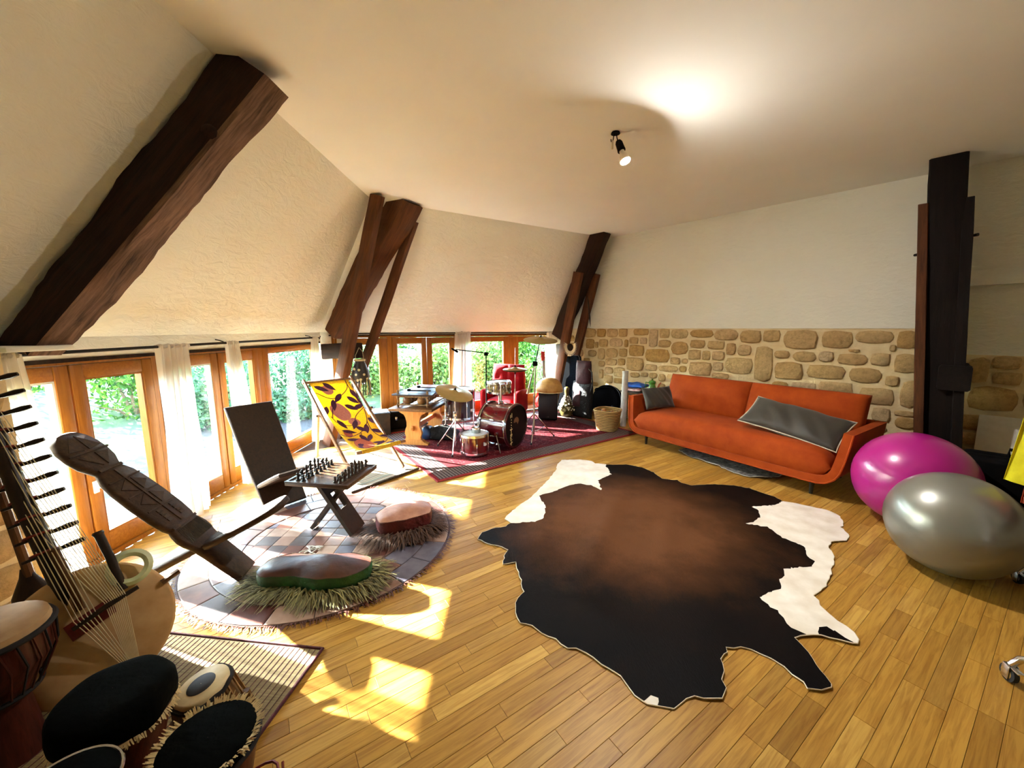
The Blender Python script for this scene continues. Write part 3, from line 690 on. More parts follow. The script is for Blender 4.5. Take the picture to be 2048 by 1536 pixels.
# ------------------------------------------------------------------ ceiling lamp
def emit(name, col, s):
    m, nt, b = newmat(name); b.inputs['Base Color'].default_value = (*hexc(col), 1)
    b.inputs['Emission Color'].default_value = (*hexc(col), 1); b.inputs['Emission Strength'].default_value = s; return m
M_BULB = emit('lit_bulb', '#fbf6f2', 700.0)
M_CREAM = simple('cream_plastic', '#e6dcc4', rough=0.5)
LAMP = empty('ceiling_lamp', (0.80, 3.22, ZC), 0, 'bare lit bulb in a black holder hanging from the ceiling', 'lamp')
m_ = MB(); m_.lathe([(0.035, -0.012), (0.034, -0.006), (0.03, 0.0)], 20); m_.build('ceiling_rose', M_BLACK, LAMP)
m_ = MB(); m_.tube([(0.008, 0, -0.01), (0.012, 0, -0.04), (0.015, -0.01, -0.06)], 0.004, 6); m_.build('wire', M_BLACK, LAMP)
m_ = MB(); m_.tube([(-0.012, 0, -0.01), (-0.016, 0, -0.05), (-0.022, 0, -0.065), (-0.032, -0.004, -0.07), (-0.034, 0, -0.05)], 0.004, 6); m_.build('wire', M_BLACK, LAMP)
m_ = MB(); m_.rbox((-0.031, -0.008, -0.125), (-0.014, 0.008, -0.06), 0.006); m_.build('terminal_block', M_CREAM, LAMP)
MH = Matrix.Translation((0.022, 0, -0.062)) @ Matrix.Rotation(R(-20), 4, 'X') @ Matrix.Rotation(R(-14), 4, 'Y')
m_ = MB(); m_.lathe([(0.029, -0.095), (0.031, -0.09), (0.0295, -0.08), (0.027, -0.02), (0.020, -0.004), (0.006, 0.0)], 20, MH); m_.build('bulb_holder', M_BLACK, LAMP)
m_ = MB(); m_.lathe([(0.0366, -0.181), (0.0378, -0.188), (0.0382, -0.184), (0.0372, -0.166), (0.033, -0.143), (0.022, -0.118), (0.018, -0.09)], 24, MH, cap0=False); m_.build('bulb_base', M_CREAM, LAMP)  # collar lip added as a hood, keeps the bulb's glare off the ceiling
m_ = MB(); m_.lathe([(0.003, -0.199), (0.012, -0.198), (0.022, -0.194), (0.030, -0.188), (0.0364, -0.180)], 24, MH); m_.build('bulb', M_BULB, LAMP, smooth=180)
# ------------------------------------------------------------------ cowhide
HIDE_WHITE = [[(0.500,4.412),(1.078,4.209),(1.029,4.052),(1.022,3.797),(0.938,3.719),(0.853,3.643),(0.840,3.501),(0.836,3.403),(0.760,3.524),(0.656,3.571),(0.533,3.510),(0.407,3.390),(0.237,3.285),(0.257,3.198),(0.287,3.093),(0.266,2.954),(0.247,2.857),(0.175,2.820),(-0.005,2.799),(-0.100,2.857),(0.061,3.285)],[(2.505,3.285),(2.356,3.167),(2.235,3.093),(2.024,3.075),(2.049,3.015),(1.975,2.889),(1.870,2.811),(1.798,2.781),(1.935,2.737),(1.947,2.666),(1.949,2.586),(1.987,2.523),(2.022,2.474),(1.965,2.381),(1.957,2.312),(1.901,2.242),(1.820,2.242),(1.702,2.214),(1.643,2.138),(1.586,2.098),(1.573,2.046),(1.480,2.008),(1.385,1.965),(1.391,1.906),(1.414,1.863),(1.407,1.807),(1.401,1.741),(1.431,1.716),(1.446,1.695),(1.485,1.674),(1.538,1.729),(1.549,1.748),(1.587,1.741),(1.615,1.704),(1.631,1.656),(1.620,1.633),(1.695,1.633),(2.411,2.474),(2.749,2.921)],[(0.544,1.367),(0.571,1.386),(0.602,1.375),(0.591,1.354),(0.555,1.330),(0.522,1.346)]]
def hide_mat():
    m, nt, b = newmat('cowhide_brown')
    at = nd(nt, 'ShaderNodeAttribute', attribute_name='tone'); v = coords(nt, 'World')
    n1 = noise(nt, v, 3.0, 5, 0.6); hair = noise(nt, coords(nt, 'World', (60, 14, 10), (0, 0, 0.9)), 3, 4)
    t = math_(nt, 'ADD', at.outputs['Fac'], math_(nt, 'MULTIPLY', math_(nt, 'SUBTRACT', n1, 0.5), 0.7))
    t = math_(nt, 'ADD', t, math_(nt, 'MULTIPLY', math_(nt, 'SUBTRACT', hair, 0.5), 0.18))
    nt.links.new(ramp(nt, t, [(0.0, hexc('#020101')), (0.38, hexc('#110905')), (0.7, hexc('#3d2413')), (1.0, hexc('#5c3a22'))]), b.inputs['Base Color'])
    b.inputs['Roughness'].default_value = 0.6; b.inputs['Specular IOR Level'].default_value = 0.06
    bump(nt, b, hair, 0.3, 0.006); return m
M_HIDE = hide_mat()
M_HIDEW = simple('cowhide_white', '#e9e3d6', '#d6cbb8', rough=0.7, scale=8, bumps=0.3, kind='World')
M_HIDEE = simple('hide_edge', '#e6ddc8', '#d8cbb0', rough=0.8)
def subdivide_poly(P, step, jit, r):
    out = []
    for i, p in enumerate(P):
        q = P[(i+1) % len(P)]; d = math.hypot(q[0]-p[0], q[1]-p[1]); k_ = max(1, int(d/step))
        for j in range(k_):
            f = j/k_; out.append((p[0]+(q[0]-p[0])*f+(r.uniform(-jit, jit)), p[1]+(q[1]-p[1])*f+r.uniform(-jit, jit)))
    return out
def spread_skin(name, outline, inner, mats, label, cat, hfn, step=0.05, jit=0.006, edge_mat=None, tone=None, thick=0.004):
    """flat irregular hide: outline and colour borders are real edges of the mesh"""
    r = random.Random(3); O = subdivide_poly(outline, 0.03, jit, r)
    pts = [Vector(p) for p in O]; edges = [(i, (i+1) % len(O)) for i in range(len(O))]
    for poly in inner:
        Q = subdivide_poly(poly, 0.02, jit*1.3, r); b = len(pts)
        Q2 = [q for q in Q]; pts += [Vector(q) for q in Q2]; edges += [(b+i, b+(i+1) % len(Q2)) for i in range(len(Q2))]
    x0, x1 = min(p[0] for p in O), max(p[0] for p in O); y0, y1 = min(p[1] for p in O), max(p[1] for p in O)
    x = x0
    while x < x1:
        y = y0
        while y < y1:
            q = (x+r.uniform(-.3, .3)*step, y+r.uniform(-.3, .3)*step)
            if inside(O, *q): pts.append(Vector(q))
            y += step
        x += step
    vo, eo, fo, _, _, _ = delaunay_2d_cdt(pts, edges, [], 0, 1e-5)
    top = [(p.x, p.y, hfn(p.x, p.y)) for p in vo]
    m_ = MB(); m_.v = top[:]
    for f in fo:
        c = sum((Vector(vo[i]) for i in f), Vector((0, 0)))/len(f)
        if not inside(O, c.x, c.y): continue
        m_.f.append(tuple(f)); m_.mi.append(1 if any(inside(p_, c.x, c.y) for p_ in inner) else 0)
    T = empty(name, (sum(p[0] for p in O)/len(O), sum(p[1] for p in O)/len(O), 0), 0, label, cat)
    off = Vector(T.location)
    used = sorted({i for f in m_.f for i in f}); mp = {o: n for n, o in enumerate(used)}
    m_.v = [tuple(Vector(m_.v[i])-off) for i in used]; m_.f = [tuple(mp[i] for i in f) for f in m_.f]
    o = m_.build('skin', mats, T, smooth=180)
    if tone:
        a = o.data.attributes.new('tone', 'FLOAT', 'POINT'); a.data.foreach_set('value', [tone(p[0]+off.x, p[1]+off.y) for p in m_.v])
    e = MB(); e.tube([(p[0]-off.x, p[1]-off.y, max(0.003, hfn(*p)-0.003)) for p in O], 0.0035, 5, closed=True)
    e.build('cut_edge', edge_mat or M_HIDEE, T)
    return T
def hide_h(x, y):
    # lies flat with a ridge along the backbone and a few soft wrinkles
    dx, dy = x-0.62, y-2.55; a = dx*0.42+dy*0.91; b = dx*0.91-dy*0.42
    h = 0.008 + 0.022*math.exp(-(b/0.07)**2)*max(0, 1-abs(a-0.1)/1.0) + 0.014*math.exp(-((b-0.42)/0.05)**2)*max(0, 1-abs(a-0.25)/0.4)
    h += 0.012*math.exp(-(((x-0.28)*0.6+(y-1.95)*0.8)/0.06)**2)*math.exp(-((x-0.28)**2+(y-1.95)**2)/0.08)
    return h + 0.004*math.sin(x*9+y*4)*math.sin(y*7-x*3)+0.003
def hide_tone(x, y):
    c = math.exp(-(((x-0.9)/0.98)**2+((y-2.85)/0.92)**2)**1.4)
    return min(1.0, 0.14+0.95*c - 0.25*max(0, 2.1-y))
spread_skin('cowhide_rug', HIDE, HIDE_WHITE, [M_HIDE, M_HIDEW], 'brown and black cowhide with white patches spread on the parquet', 'rug', hide_h, tone=hide_tone)
SKIN = [(2.057,4.574),(2.172,4.664),(2.349,4.676),(2.486,4.574),(2.562,4.376),(2.699,4.219),(2.766,3.980),(2.851,3.857),(2.734,3.746),(2.546,3.694),(2.395,3.746),(2.319,3.828),(2.247,4.049),(2.164,4.219),(2.074,4.404)]
M_FUR = simple('grey_fur', '#3c3a37', '#8b8780', rough=1.0, scale=26, bumps=1.0, bdist=0.03, kind='World')
M_FURE = simple('pale_fur', '#b9b5ab', '#d9d6cd', rough=1.0, scale=20)
spread_skin('sheepskin_rug', SKIN, [], [M_FUR], 'grey sheepskin lying half under the orange sofa', 'rug', lambda x, y: 0.02+0.008*math.sin(x*23)*math.sin(y*19), step=0.045, jit=0.01, edge_mat=M_FURE)

# ------------------------------------------------------------------ rugs and mats
def rug_axes(P0, az, L, W):
    a = R(az); u = Vector((math.sin(a), math.cos(a), 0)); v = Vector((-math.cos(a), math.sin(a), 0)); return Vector((*P0, 0)), u, v
# Persian rug under the drum kit
def persian():
    m, nt, b = newmat('persian_pile'); uv = nd(nt, 'ShaderNodeTexCoord').outputs['Object']
    sep = nd(nt, 'ShaderNodeSeparateXYZ'); nt.links.new(uv, sep.inputs[0]); L, W = 3.15, 2.05
    ex = math_(nt, 'MINIMUM', sep.outputs[0], math_(nt, 'SUBTRACT', L, sep.outputs[0])); ey = math_(nt, 'MINIMUM', sep.outputs[1], math_(nt, 'SUBTRACT', W, sep.outputs[1]))
    e = math_(nt, 'MINIMUM', ex, ey)
    vo = nd(nt, 'ShaderNodeTexVoronoi'); vo.inputs['Scale'].default_value = 9; nt.links.new(uv, vo.inputs['Vector'])
    vo2 = nd(nt, 'ShaderNodeTexVoronoi'); vo2.inputs['Scale'].default_value = 30; nt.links.new(uv, vo2.inputs['Vector'])
    field = mixc(nt, ramp(nt, vo.outputs['Distance'], [(0.0, hexc('#8a4a48')), (0.25, hexc('#6b1c22')), (0.6, hexc('#431018'))]), ramp(nt, vo2.outputs['Distance'], [(0.1, hexc('#a06a64')), (0.4, hexc('#5a161c'))]), 0.4)
    ck = nd(nt, 'ShaderNodeTexChecker'); ck.inputs['Scale'].default_value = 40; nt.links.new(coords(nt, 'Object', rot=(0, 0, 0.785)), ck.inputs['Vector'])
    ck.inputs[1].default_value = (*hexc('#7d706a'), 1); ck.inputs[2].default_value = (*hexc('#2e1c1f'), 1)
    col = mixc(nt, hexc('#7a1c20'), mixc(nt, ck.outputs[0], mixc(nt, hexc('#5a1a1e'), field, math_(nt, 'GREATER_THAN', e, 0.34)), math_(nt, 'GREATER_THAN', e, 0.27)), math_(nt, 'GREATER_THAN', e, 0.05))
    col = mixc(nt, col, ramp(nt, noise(nt, uv, 90, 3), [(0.3, 0.55), (0.7, 1.0)]), 0.6, 'MULTIPLY')
    nt.links.new(col, b.inputs['Base Color']); b.inputs['Roughness'].default_value = 1.0; b.inputs['Specular IOR Level'].default_value = 0.1
    bump(nt, b, noise(nt, uv, 160, 3), 0.4, 0.004); return m
P0, u_, v_ = rug_axes((-0.735, 3.60), 55.0, 3.15, 2.25)
PR = empty('persian_rug', P0, math.atan2(u_.y, u_.x), 'dark red patterned oriental rug under the drum kit', 'rug')
m_ = MB(); m_.rbox((0.02, 0.02, 0.0), (3.13, 2.03, 0.008), 0.003); m_.build('pile', persian(), PR)
M_REDB = simple('red_binding', '#7d1a1c', '#952226', rough=0.85, scale=60)
m_ = MB(); m_.tube([(0.01, 0.01, 0.006), (3.14, 0.01, 0.006), (3.14, 2.04, 0.006), (0.01, 2.04, 0.006)], 0.008, 6, closed=True); m_.build('binding', M_REDB, PR)
# striped flat-weave rug under the deckchair
def striped():
    m, nt, b = newmat('striped_weave'); o_ = nd(nt, 'ShaderNodeTexCoord').outputs['Object']
    sep = nd(nt, 'ShaderNodeSeparateXYZ'); nt.links.new(o_, sep.inputs[0])
    n1 = nd(nt, 'ShaderNodeTexNoise', noise_dimensions='1D'); n1.inputs['Scale'].default_value = 26; n1.inputs['Detail'].default_value = 2; nt.links.new(sep.outputs[1], n1.inputs['W'])
    c = ramp(nt, n1.outputs['Fac'], [(0.30, hexc('#2e180f')), (0.38, hexc('#8f8068')), (0.45, hexc('#4d584e')), (0.50, hexc('#a39a86')), (0.56, hexc('#1d1b1c')), (0.62, hexc('#998b70')), (0.7, hexc('#6b3117'))])
    nt.links.new(c, b.inputs['Base Color']); b.inputs['Roughness'].default_value = 0.95; bump(nt, b, noise(nt, o_, 140, 3), 0.5, 0.004); return m
sx = Vector((0.60, 0.80, 0)); SR = empty('striped_rug', (-1.474, 3.356, 0), math.atan2(0.80, 0.60), 'cream and brown striped flat-woven rug under the deckchair', 'rug')
m_ = MB(); m_.grid(lambda a, b: (a*0.76, b*1.20, 0.010+0.003*math.sin(a*14)*math.sin(b*11)), 20, 30, 0.006); m_.v = [(x, y, z+0.002) for x, y, z in m_.v]; m_.build('weave', striped(), SR)
M_KNOT = simple('dark_selvedge', '#2c2018', '#4d4033', rough=1.0, scale=60, bumps=0.8)
m_ = MB(); m_.tube([(i/24*0.78-0.01, -0.012, 0.012) for i in range(25)], [0.012+0.002*(i % 2) for i in range(25)], 7); m_.build('selvedge', M_KNOT, SR)
# round patchwork leather rug
M_LTH = []
for i, (a, b_) in enumerate((('#5c382c', '#785042'), ('#3b2f2d', '#544849'), ('#765848', '#957564'), ('#4a261f', '#65382b'), ('#957867', '#ad917f'), ('#484450', '#65616b'))):
    M_LTH.append(simple('leather_patch_%d' % i, a, b_, rough=0.42, scale=10, bumps=0.25, kind='World'))
M_LTHB = simple('rug_backing', '#3a2a22', '#4a352a', rough=0.9)
RC = (-1.315, 2.605); RR = 0.86
LR = empty('leather_rug', (*RC, 0), 0, 'round fringed rug of stitched brown leather patches under the low carved chairs', 'rug')
m_ = MB(); m_.lathe([(RR-0.004, 0.0), (RR-0.004, 0.004)], 64); m_.build('backing', M_LTHB, LR)
r = random.Random(11)
def patch(poly):
    c = Vector((sum(p[0] for p in poly)/len(poly), sum(p[1] for p in poly)/len(poly)))
    q = [c+(Vector(p)-c)*0.975 for p in poly]; z = r.uniform(0.0075, 0.0095)
    m_ = MB(); n = len(q); e = [c+(p-c)*0.93 for p in q]
    m_.add([(p.x, p.y, 0.003) for p in q]+[(p.x, p.y, z-0.0015) for p in q]+[(p.x, p.y, z) for p in e], [tuple(range(2*n, 3*n))]+[(k_*n+i, k_*n+(i+1) % n, (k_+1)*n+(i+1) % n, (k_+1)*n+i) for k_ in (0, 1) for i in range(n)])
    m_.build('leather_patch', r.choice(M_LTH), LR, smooth=None)
def arc(r0, r1, a0, a1, n=3):
    return [(r0*math.cos(a0+(a1-a0)*i/n), r0*math.sin(a0+(a1-a0)*i/n)) for i in range(n+1)][::-1] + [(r1*math.cos(a0+(a1-a0)*i/n), r1*math.sin(a0+(a1-a0)*i/n)) for i in range(n+1)]
for r0, r1, n in ((0.70, 0.845, 22), (0.545, 0.70, 18)):
    for i in range(n): patch([tuple(p) for p in arc(r0, r1, 2*math.pi*(i+r0)/n, 2*math.pi*(i+1+r0)/n)][::-1][::-1])
g = 0.118
for i in range(-5, 5):
    for j in range(-5, 5):
        q = [(i*g, j*g), ((i+1)*g, j*g), ((i+1)*g, (j+1)*g), (i*g, (j+1)*g)]
        if all(math.hypot(*p) < 0.55 for p in q): patch(q)
        elif sum(math.hypot(*p) < 0.545 for p in q) >= 2: 
            patch([((p[0]*min(1, 0.54/math.hypot(*p))), (p[1]*min(1, 0.54/math.hypot(*p)))) for p in q])
def fringe(mb, starts, r, length, width=0.006, droop=0.0, zt=None, spread=0.35, up=0.0):
    """starts: (point, outward vector)"""
    for p, d in starts:
        p = Vector(p); d = Vector(d).normalized(); s_ = Vector((-d.y, d.x, 0)); d = (d + s_*r.uniform(-spread, spread)).normalized()
        L = length*r.uniform(0.6, 1.15); b = p + d*L*0.5 + Vector((0, 0, up*r.uniform(0.5, 1.2))); c = p + d*L
        z = max(0.004, p.z-droop) if zt is None else zt+r.uniform(0, 0.012)
        c.z = z; b.z = max(b.z-droop*0.35, z+0.002); w_ = s_*width*0.5
        mb.add([p-w_, p+w_, b+w_, b-w_, c+w_*0.6, c-w_*0.6], [(0, 1, 2, 3), (3, 2, 4, 5)])
m_ = MB(); r2 = random.Random(4)
fringe(m_, [((RR*0.985*math.cos(a), RR*0.985*math.sin(a), 0.006), (math.cos(a), math.sin(a), 0)) for a in [2*math.pi*i/520 for i in range(520)]], r2, 0.055, 0.007, 0.0, 0.002, 0.5, 0.008)
tag(m_.build('fringe', M_LTH[3], LR, smooth=None), kind='stuff')
# straw mat at the lower left
def strawmat():
    m, nt, b = newmat('straw'); v = coords(nt, 'Object')
    sep = nd(nt, 'ShaderNodeSeparateXYZ'); nt.links.new(v, sep.inputs[0])
    s1 = math_(nt, 'FRACT', math_(nt, 'MULTIPLY', sep.outputs[1], 260.0))
    f = noise(nt, coords(nt, 'Object', (3, 180, 1)), 2, 4)
    c = ramp(nt, f, [(0.3, hexc('#75643f')), (0.7, hexc('#a89768'))])
    nt.links.new(mixc(nt, c, ramp(nt, s1, [(0.0, 0.55), (0.35, 1.0)]), 0.7, 'MULTIPLY'), b.inputs['Base Color'])
    b.inputs['Roughness'].default_value = 0.8; bump(nt, b, s1, 0.5, 0.004); return m
ma = math.atan2(-0.112, 0.957)
MT = empty('straw_mat', (-0.893, 1.617, 0), ma, 'woven straw mat with dark binding under the kora and hand drums', 'mat')
MW, ML = 1.50, 1.5
m_ = MB(); m_.box((-MW, -ML, 0.0), (0, 0, 0.006)); m_.build('weave', strawmat(), MT, smooth=None)
M_MBIND = simple('maroon_binding', '#3a161c', '#5a2530', rough=0.9, scale=60)
m_ = MB(); m_.tube([(-MW, 0, 0.006), (0, 0, 0.006), (0, -ML, 0.006), (-MW, -ML, 0.006)], 0.009, 6, closed=True); m_.build('binding', M_MBIND, MT)
m_ = MB(); x = -0.03
while x > -MW:
    m_.box((x-0.0013, -ML+0.01, 0.006), (x+0.0013, -0.01, 0.0075)); x -= 0.026
tag(m_.build('warp_threads', M_MBIND, MT, smooth=None), kind='stuff')

# ------------------------------------------------------------------ sofa
def velvet(name, c1, c2):
    m, nt, b = newmat(name); v = coords(nt, 'Object'); f = noise(nt, v, 6, 5, 0.65); fine = noise(nt, v, 190, 2)
    nt.links.new(ramp(nt, f, [(0.3, hexc(c1)), (0.7, hexc(c2))]), b.inputs['Base Color']); b.inputs['Roughness'].default_value = 0.85
    b.inputs['Sheen Weight'].default_value = 0.05; b.inputs['Specular IOR Level'].default_value = 0.2; b.inputs['Sheen Roughness'].default_value = 0.4; b.inputs['Sheen Tint'].default_value = (1, 0.6, 0.4, 1)
    bump(nt, b, fine, 0.2, 0.003); return m
M_VEL = velvet('rust_velvet', '#8c3205', '#a4440c')
M_BLKWOOD = simple('black_wood', '#100d0b', '#1c1714', rough=0.5)
SD = Vector((0.542, -0.840, 0)); SN = Vector((0.840, 0.542, 0))
SO = empty('sofa', (1.758, 4.888, 0), math.atan2(SD.y, SD.x), 'long rust-orange velvet sofa against the stone wall', 'sofa')
XL, XR, YF, YB = -0.235, 2.035, -0.08, 0.84
prof = [(XL-0.045, 0.61), (XL-0.035, 0.50), (XL-0.015, 0.36), (XL+0.005, 0.26), (XL+0.035, 0.20), (XL+0.09, 0.155), (XL+0.17, 0.135)]
prof = prof + [(0.5, 0.132), (0.925, 0.132), (1.35, 0.132)] + [(XL+XR-x, z) for x, z in reversed(prof)]
def pl(P, t):
    t = t*(len(P)-1); i = min(int(t), len(P)-2); f = t-i; return tuple(P[i][k_]+(P[i+1][k_]-P[i][k_])*f for k_ in range(len(P[0])))
m_ = MB()
def shell(a, b):
    x, z = pl(prof, a); lift = max(0, z-0.2); y = YF+(YB-YF)*b
    return (x, y + 0.10*lift*(1-b)*1.2, z)
m_.grid(shell, 54, 8, -0.07); m_.build('shell', M_VEL, SO, smooth=50)
m_ = MB(); m_.rbox((XL+0.02, YB-0.09, 0.14), (XR-0.02, YB+0.01, 0.62), 0.035, seg=3); m_.build('back_panel', M_VEL, SO)
m_ = MB(); m_.tube([Vector(shell(i/54, 0))+Vector((0, -0.004, 0.004)) for i in range(55)], 0.008, 6); m_.build('piping', M_VEL, SO)
def cushion(mb, x0, x1, y0, y1, z0, z1, puff=0.03, M=None, n=22, e=5.0, seed=0):
    """soft rounded slab"""
    r = random.Random(seed); ph = r.uniform(0, 6)
    def f(sgn):
        def g_(a, b):
            p, q = 2*a-1, 2*b-1; k_ = (max(0, 1-abs(p)**e)*max(0, 1-abs(q)**e))**0.5
            x = (x0+x1)/2+(x1-x0)/2*p; y = (y0+y1)/2+(y1-y0)/2*q; h = (z1-z0)/2
            z = (z0+z1)/2 + sgn*(h*k_ + puff*k_*(1-p*p)*(1-q*q)*0.6) + 0.004*math.sin(p*5+ph)*math.sin(q*4+ph)*k_
            v = Vector((x, y, z)); return M @ v if M else v
        return g_
    mb.grid(f(1), n, n); b = len(mb.f); mb.grid(f(-1), n, n); mb.f[b:] = [tuple(reversed(q)) for q in mb.f[b:]]; mb.mi = [0]*len(mb.f) if not any(mb.mi) else mb.mi
    return mb
def build_soft(mb, name, mat, parent):
    o = mb.build(name, mat, parent, smooth=180); bm = bmesh.new(); bm.from_mesh(o.data); bmesh.ops.remove_doubles(bm, verts=bm.verts, dist=0.0004); bm.to_mesh(o.data); bm.free(); return o
m_ = MB(); cushion(m_, XL+0.075, XR-0.075, YF+0.005, 0.66, 0.15, 0.44, 0.05, n=40, e=12); build_soft(m_, 'seat_cushion', M_VEL, SO)
for i, (a, b) in enumerate(((XL+0.09, 0.94), (0.905, XR-0.05))):
    MM = Matrix.Translation(((a+b)/2, 0.62, 0.64)) @ Matrix.Rotation(R(72), 4, 'X')
    m_ = MB(); cushion(m_, -(b-a)/2, (b-a)/2, -0.245, 0.245, -0.085, 0.085, 0.05, MM, 30, 7, i); build_soft(m_, 'back_cushion', M_VEL, SO)
for x, y in ((0, 0), (1.82, 0), (0, 0.70), (1.82, 0.70)):
    m_ = MB(); m_.lathe([(0.014, 0.0), (0.022, 0.14)], 14, Matrix.Translation((x, y, 0))); m_.build('leg', M_BLKWOOD, SO)
M_PIL = simple('olive_grey_satin', '#241f15', '#322b1e', rough=0.6, scale=5, bumps=0.15, sheen=0.3)
M_PIPE = simple('pale_piping', '#b9ae98', '#cfc4ad', rough=0.8)
def pillow(label, M, w_, h_, t_, piping, seed):
    T = empty('throw_pillow', M.translation, 0, label, 'pillow'); Ml = Matrix.Translation(-M.translation) @ M
    m_ = MB(); r = random.Random(seed); ph = r.uniform(0, 6)
    def f(sgn):
        def g_(a, b):
            p, q = 2*a-1, 2*b-1; k_ = max(0, (1-p*p)*(1-q*q))**0.42
            pin = 1-0.07*(1-abs(q)**3)*abs(p)**6*0-0.06*(abs(p)**4)*(1-q*q)*1.0
            pin2 = 1-0.09*(abs(q)**4)*(1-p*p)
            x = w_/2*p*(1-0.05*(1-q*q)*abs(p)); y = h_/2*q*pin2
            z = sgn*t_/2*k_ + 0.012*math.sin(p*6+ph+q*2)*k_*(0.4+q*q) + 0.008*math.sin(p*13+q*5+ph)*k_
            return Ml @ Vector((x, y, z))
        return g_
    m_.grid(f(1), 26, 20); b = len(m_.f); m_.grid(f(-1), 26, 20); m_.f[b:] = [tuple(reversed(q)) for q in m_.f[b:]]
    build_soft(m_, 'cover', M_PIL, T)
    if piping:
        g_ = f(1); pts = [g_(i/14, 0) for i in range(14)]+[g_(1, i/10) for i in range(10)]+[g_(1-i/14, 1) for i in range(14)]+[g_(0, 1-i/10) for i in range(10)]
        m_ = MB(); m_.tube(pts, 0.006, 6, closed=True); m_.build('piping', M_PIPE, T)
    return T
SM = SO.matrix_basis.copy() if False else Matrix.Translation(SO.location) @ Matrix.Rotation(math.atan2(SD.y, SD.x), 4, 'Z')
pillow('small olive-grey pillow leaning on the left arm of the sofa', SM @ Matrix.Translation((-0.0, 0.20, 0.60)) @ Matrix.Rotation(R(-14), 4, 'Z') @ Matrix.Rotation(R(64), 4, 'Y') @ Matrix.Rotation(R(90), 4, 'Z'), 0.46, 0.30, 0.12, False, 1)
pillow('long olive-grey pillow with pale piping slumped at the right of the sofa', SM @ Matrix.Translation((1.53, 0.25, 0.585)) @ Matrix.Rotation(R(-4), 4, 'Z') @ Matrix.Rotation(R(33), 4, 'X') @ Matrix.Rotation(R(10), 4, 'Y'), 0.86, 0.42, 0.15, True, 2)

# ------------------------------------------------------------------ exercise balls
def ballmat(name, col, metal=0.0, rough=0.3, stripes=True):
    m, nt, b = newmat(name); b.inputs['Base Color'].default_value = (*hexc(col), 1); b.inputs['Roughness'].default_value = rough; b.inputs['Metallic'].default_value = metal
    b.inputs['Coat Weight'].default_value = 0.5; b.inputs['Coat Roughness'].default_value = 0.18; return m
def ball(label, loc, rad, tilt, mat):
    T = empty('exercise_ball', loc, 0, label, 'ball')
    M = Matrix.Translation((0, 0, rad)) @ Matrix.Rotation(tilt[0], 4, 'X') @ Matrix.Rotation(tilt[1], 4, 'Y')
    prof = []
    for i in range(65):
        a = -math.pi/2+math.pi*i/64; q = rad
        if abs(a) < 0.62: q += 0.0016*math.cos(a*70)
        prof.append((max(0.0005, q*math.cos(a)), q*math.sin(a)))
    m_ = MB(); m_.lathe(prof, 64, M); m_.build('skin', mat, T, smooth=180)
    m_ = MB(); m_.lathe([(0.012, rad-0.001), (0.013, rad+0.003), (0.004, rad+0.006)], 12, M @ Matrix.Rotation(R(90), 4, 'Y')); m_.build('valve', mat, T)
    return T
ball('glossy magenta exercise ball beside the sofa arm', (3.07, 2.816, 0.0), 0.358, (R(20), R(-12)), ballmat('magenta_vinyl', '#a51579'))
ball('silver-grey exercise ball in front of the magenta one', (2.7145, 2.228, 0.0), 0.310, (R(25), R(-18)), ballmat('silver_vinyl', '#8a8b84', 0.55, 0.33))

# ------------------------------------------------------------------ carved chairs
M_CARVE = woodmat('carved_wood', '#24170d', '#4a3420', rough=0.62, axis=0, bumps=0.3)
M_CARVE2 = woodmat('plank_wood', '#180e06', '#33210f', rough=0.55, axis=0, bumps=0.25)
def plank_frame(a, b, wv):
    """matrix: x along a->b, y along width, z = face normal"""
    a, b, wv = Vector(a), Vector(b), Vector(wv); x = (b-a).normalized(); y = (wv-x*wv.dot(x)).normalized(); z = x.cross(y)
    M = Matrix(((x.x, y.x, z.x, a.x), (x.y, y.y, z.y, a.y), (x.z, y.z, z.z, a.z), (0, 0, 0, 1))); return M, (b-a).length
def outline_plank(mb, stations, th, M, bev=0.008):
    """stations: (x, half width); rounded-edge plank"""
    loops = []
    for inset, z in ((bev, -th/2), (0, -th/2+bev), (0, th/2-bev), (bev, th/2)):
        xs0, xs1 = stations[0][0], stations[-1][0]
        L = [(x + (inset if i == 0 else -inset if i == len(stations)-1 else 0), max(0.002, h-inset)) for i, (x, h) in enumerate(stations)]
        loops.append([Vector((x, h, z)) for x, h in L] + [Vector((x, -h, z)) for x, h in reversed(L)])
    n = len(loops[0]); k_ = len(stations); vs = [M @ p for L in loops for p in L]
    fs = [(j*n+i, (j+1)*n+i, (j+1)*n+(i+1) % n, j*n+(i+1) % n) for j in range(3) for i in range(n)]
    for base, rev in ((0, False), (3*n, True)):
        for i in range(k_-1):
            q = (base+i, base+i+1, base+n-2-i, base+n-1-i); fs.append(q if not rev else tuple(reversed(q)))
    mb.add(vs, fs); return mb
cf = Vector((0.986, 0.168, 0)); cw_ = Vector((-0.168, 0.986, 0))
CC = empty('carved_chair', (-1.80, 2.15, 0.018), math.atan2(cf.y, cf.x), 'low two-plank chair with a carved figure-shaped back, head up by the left door', 'chair')
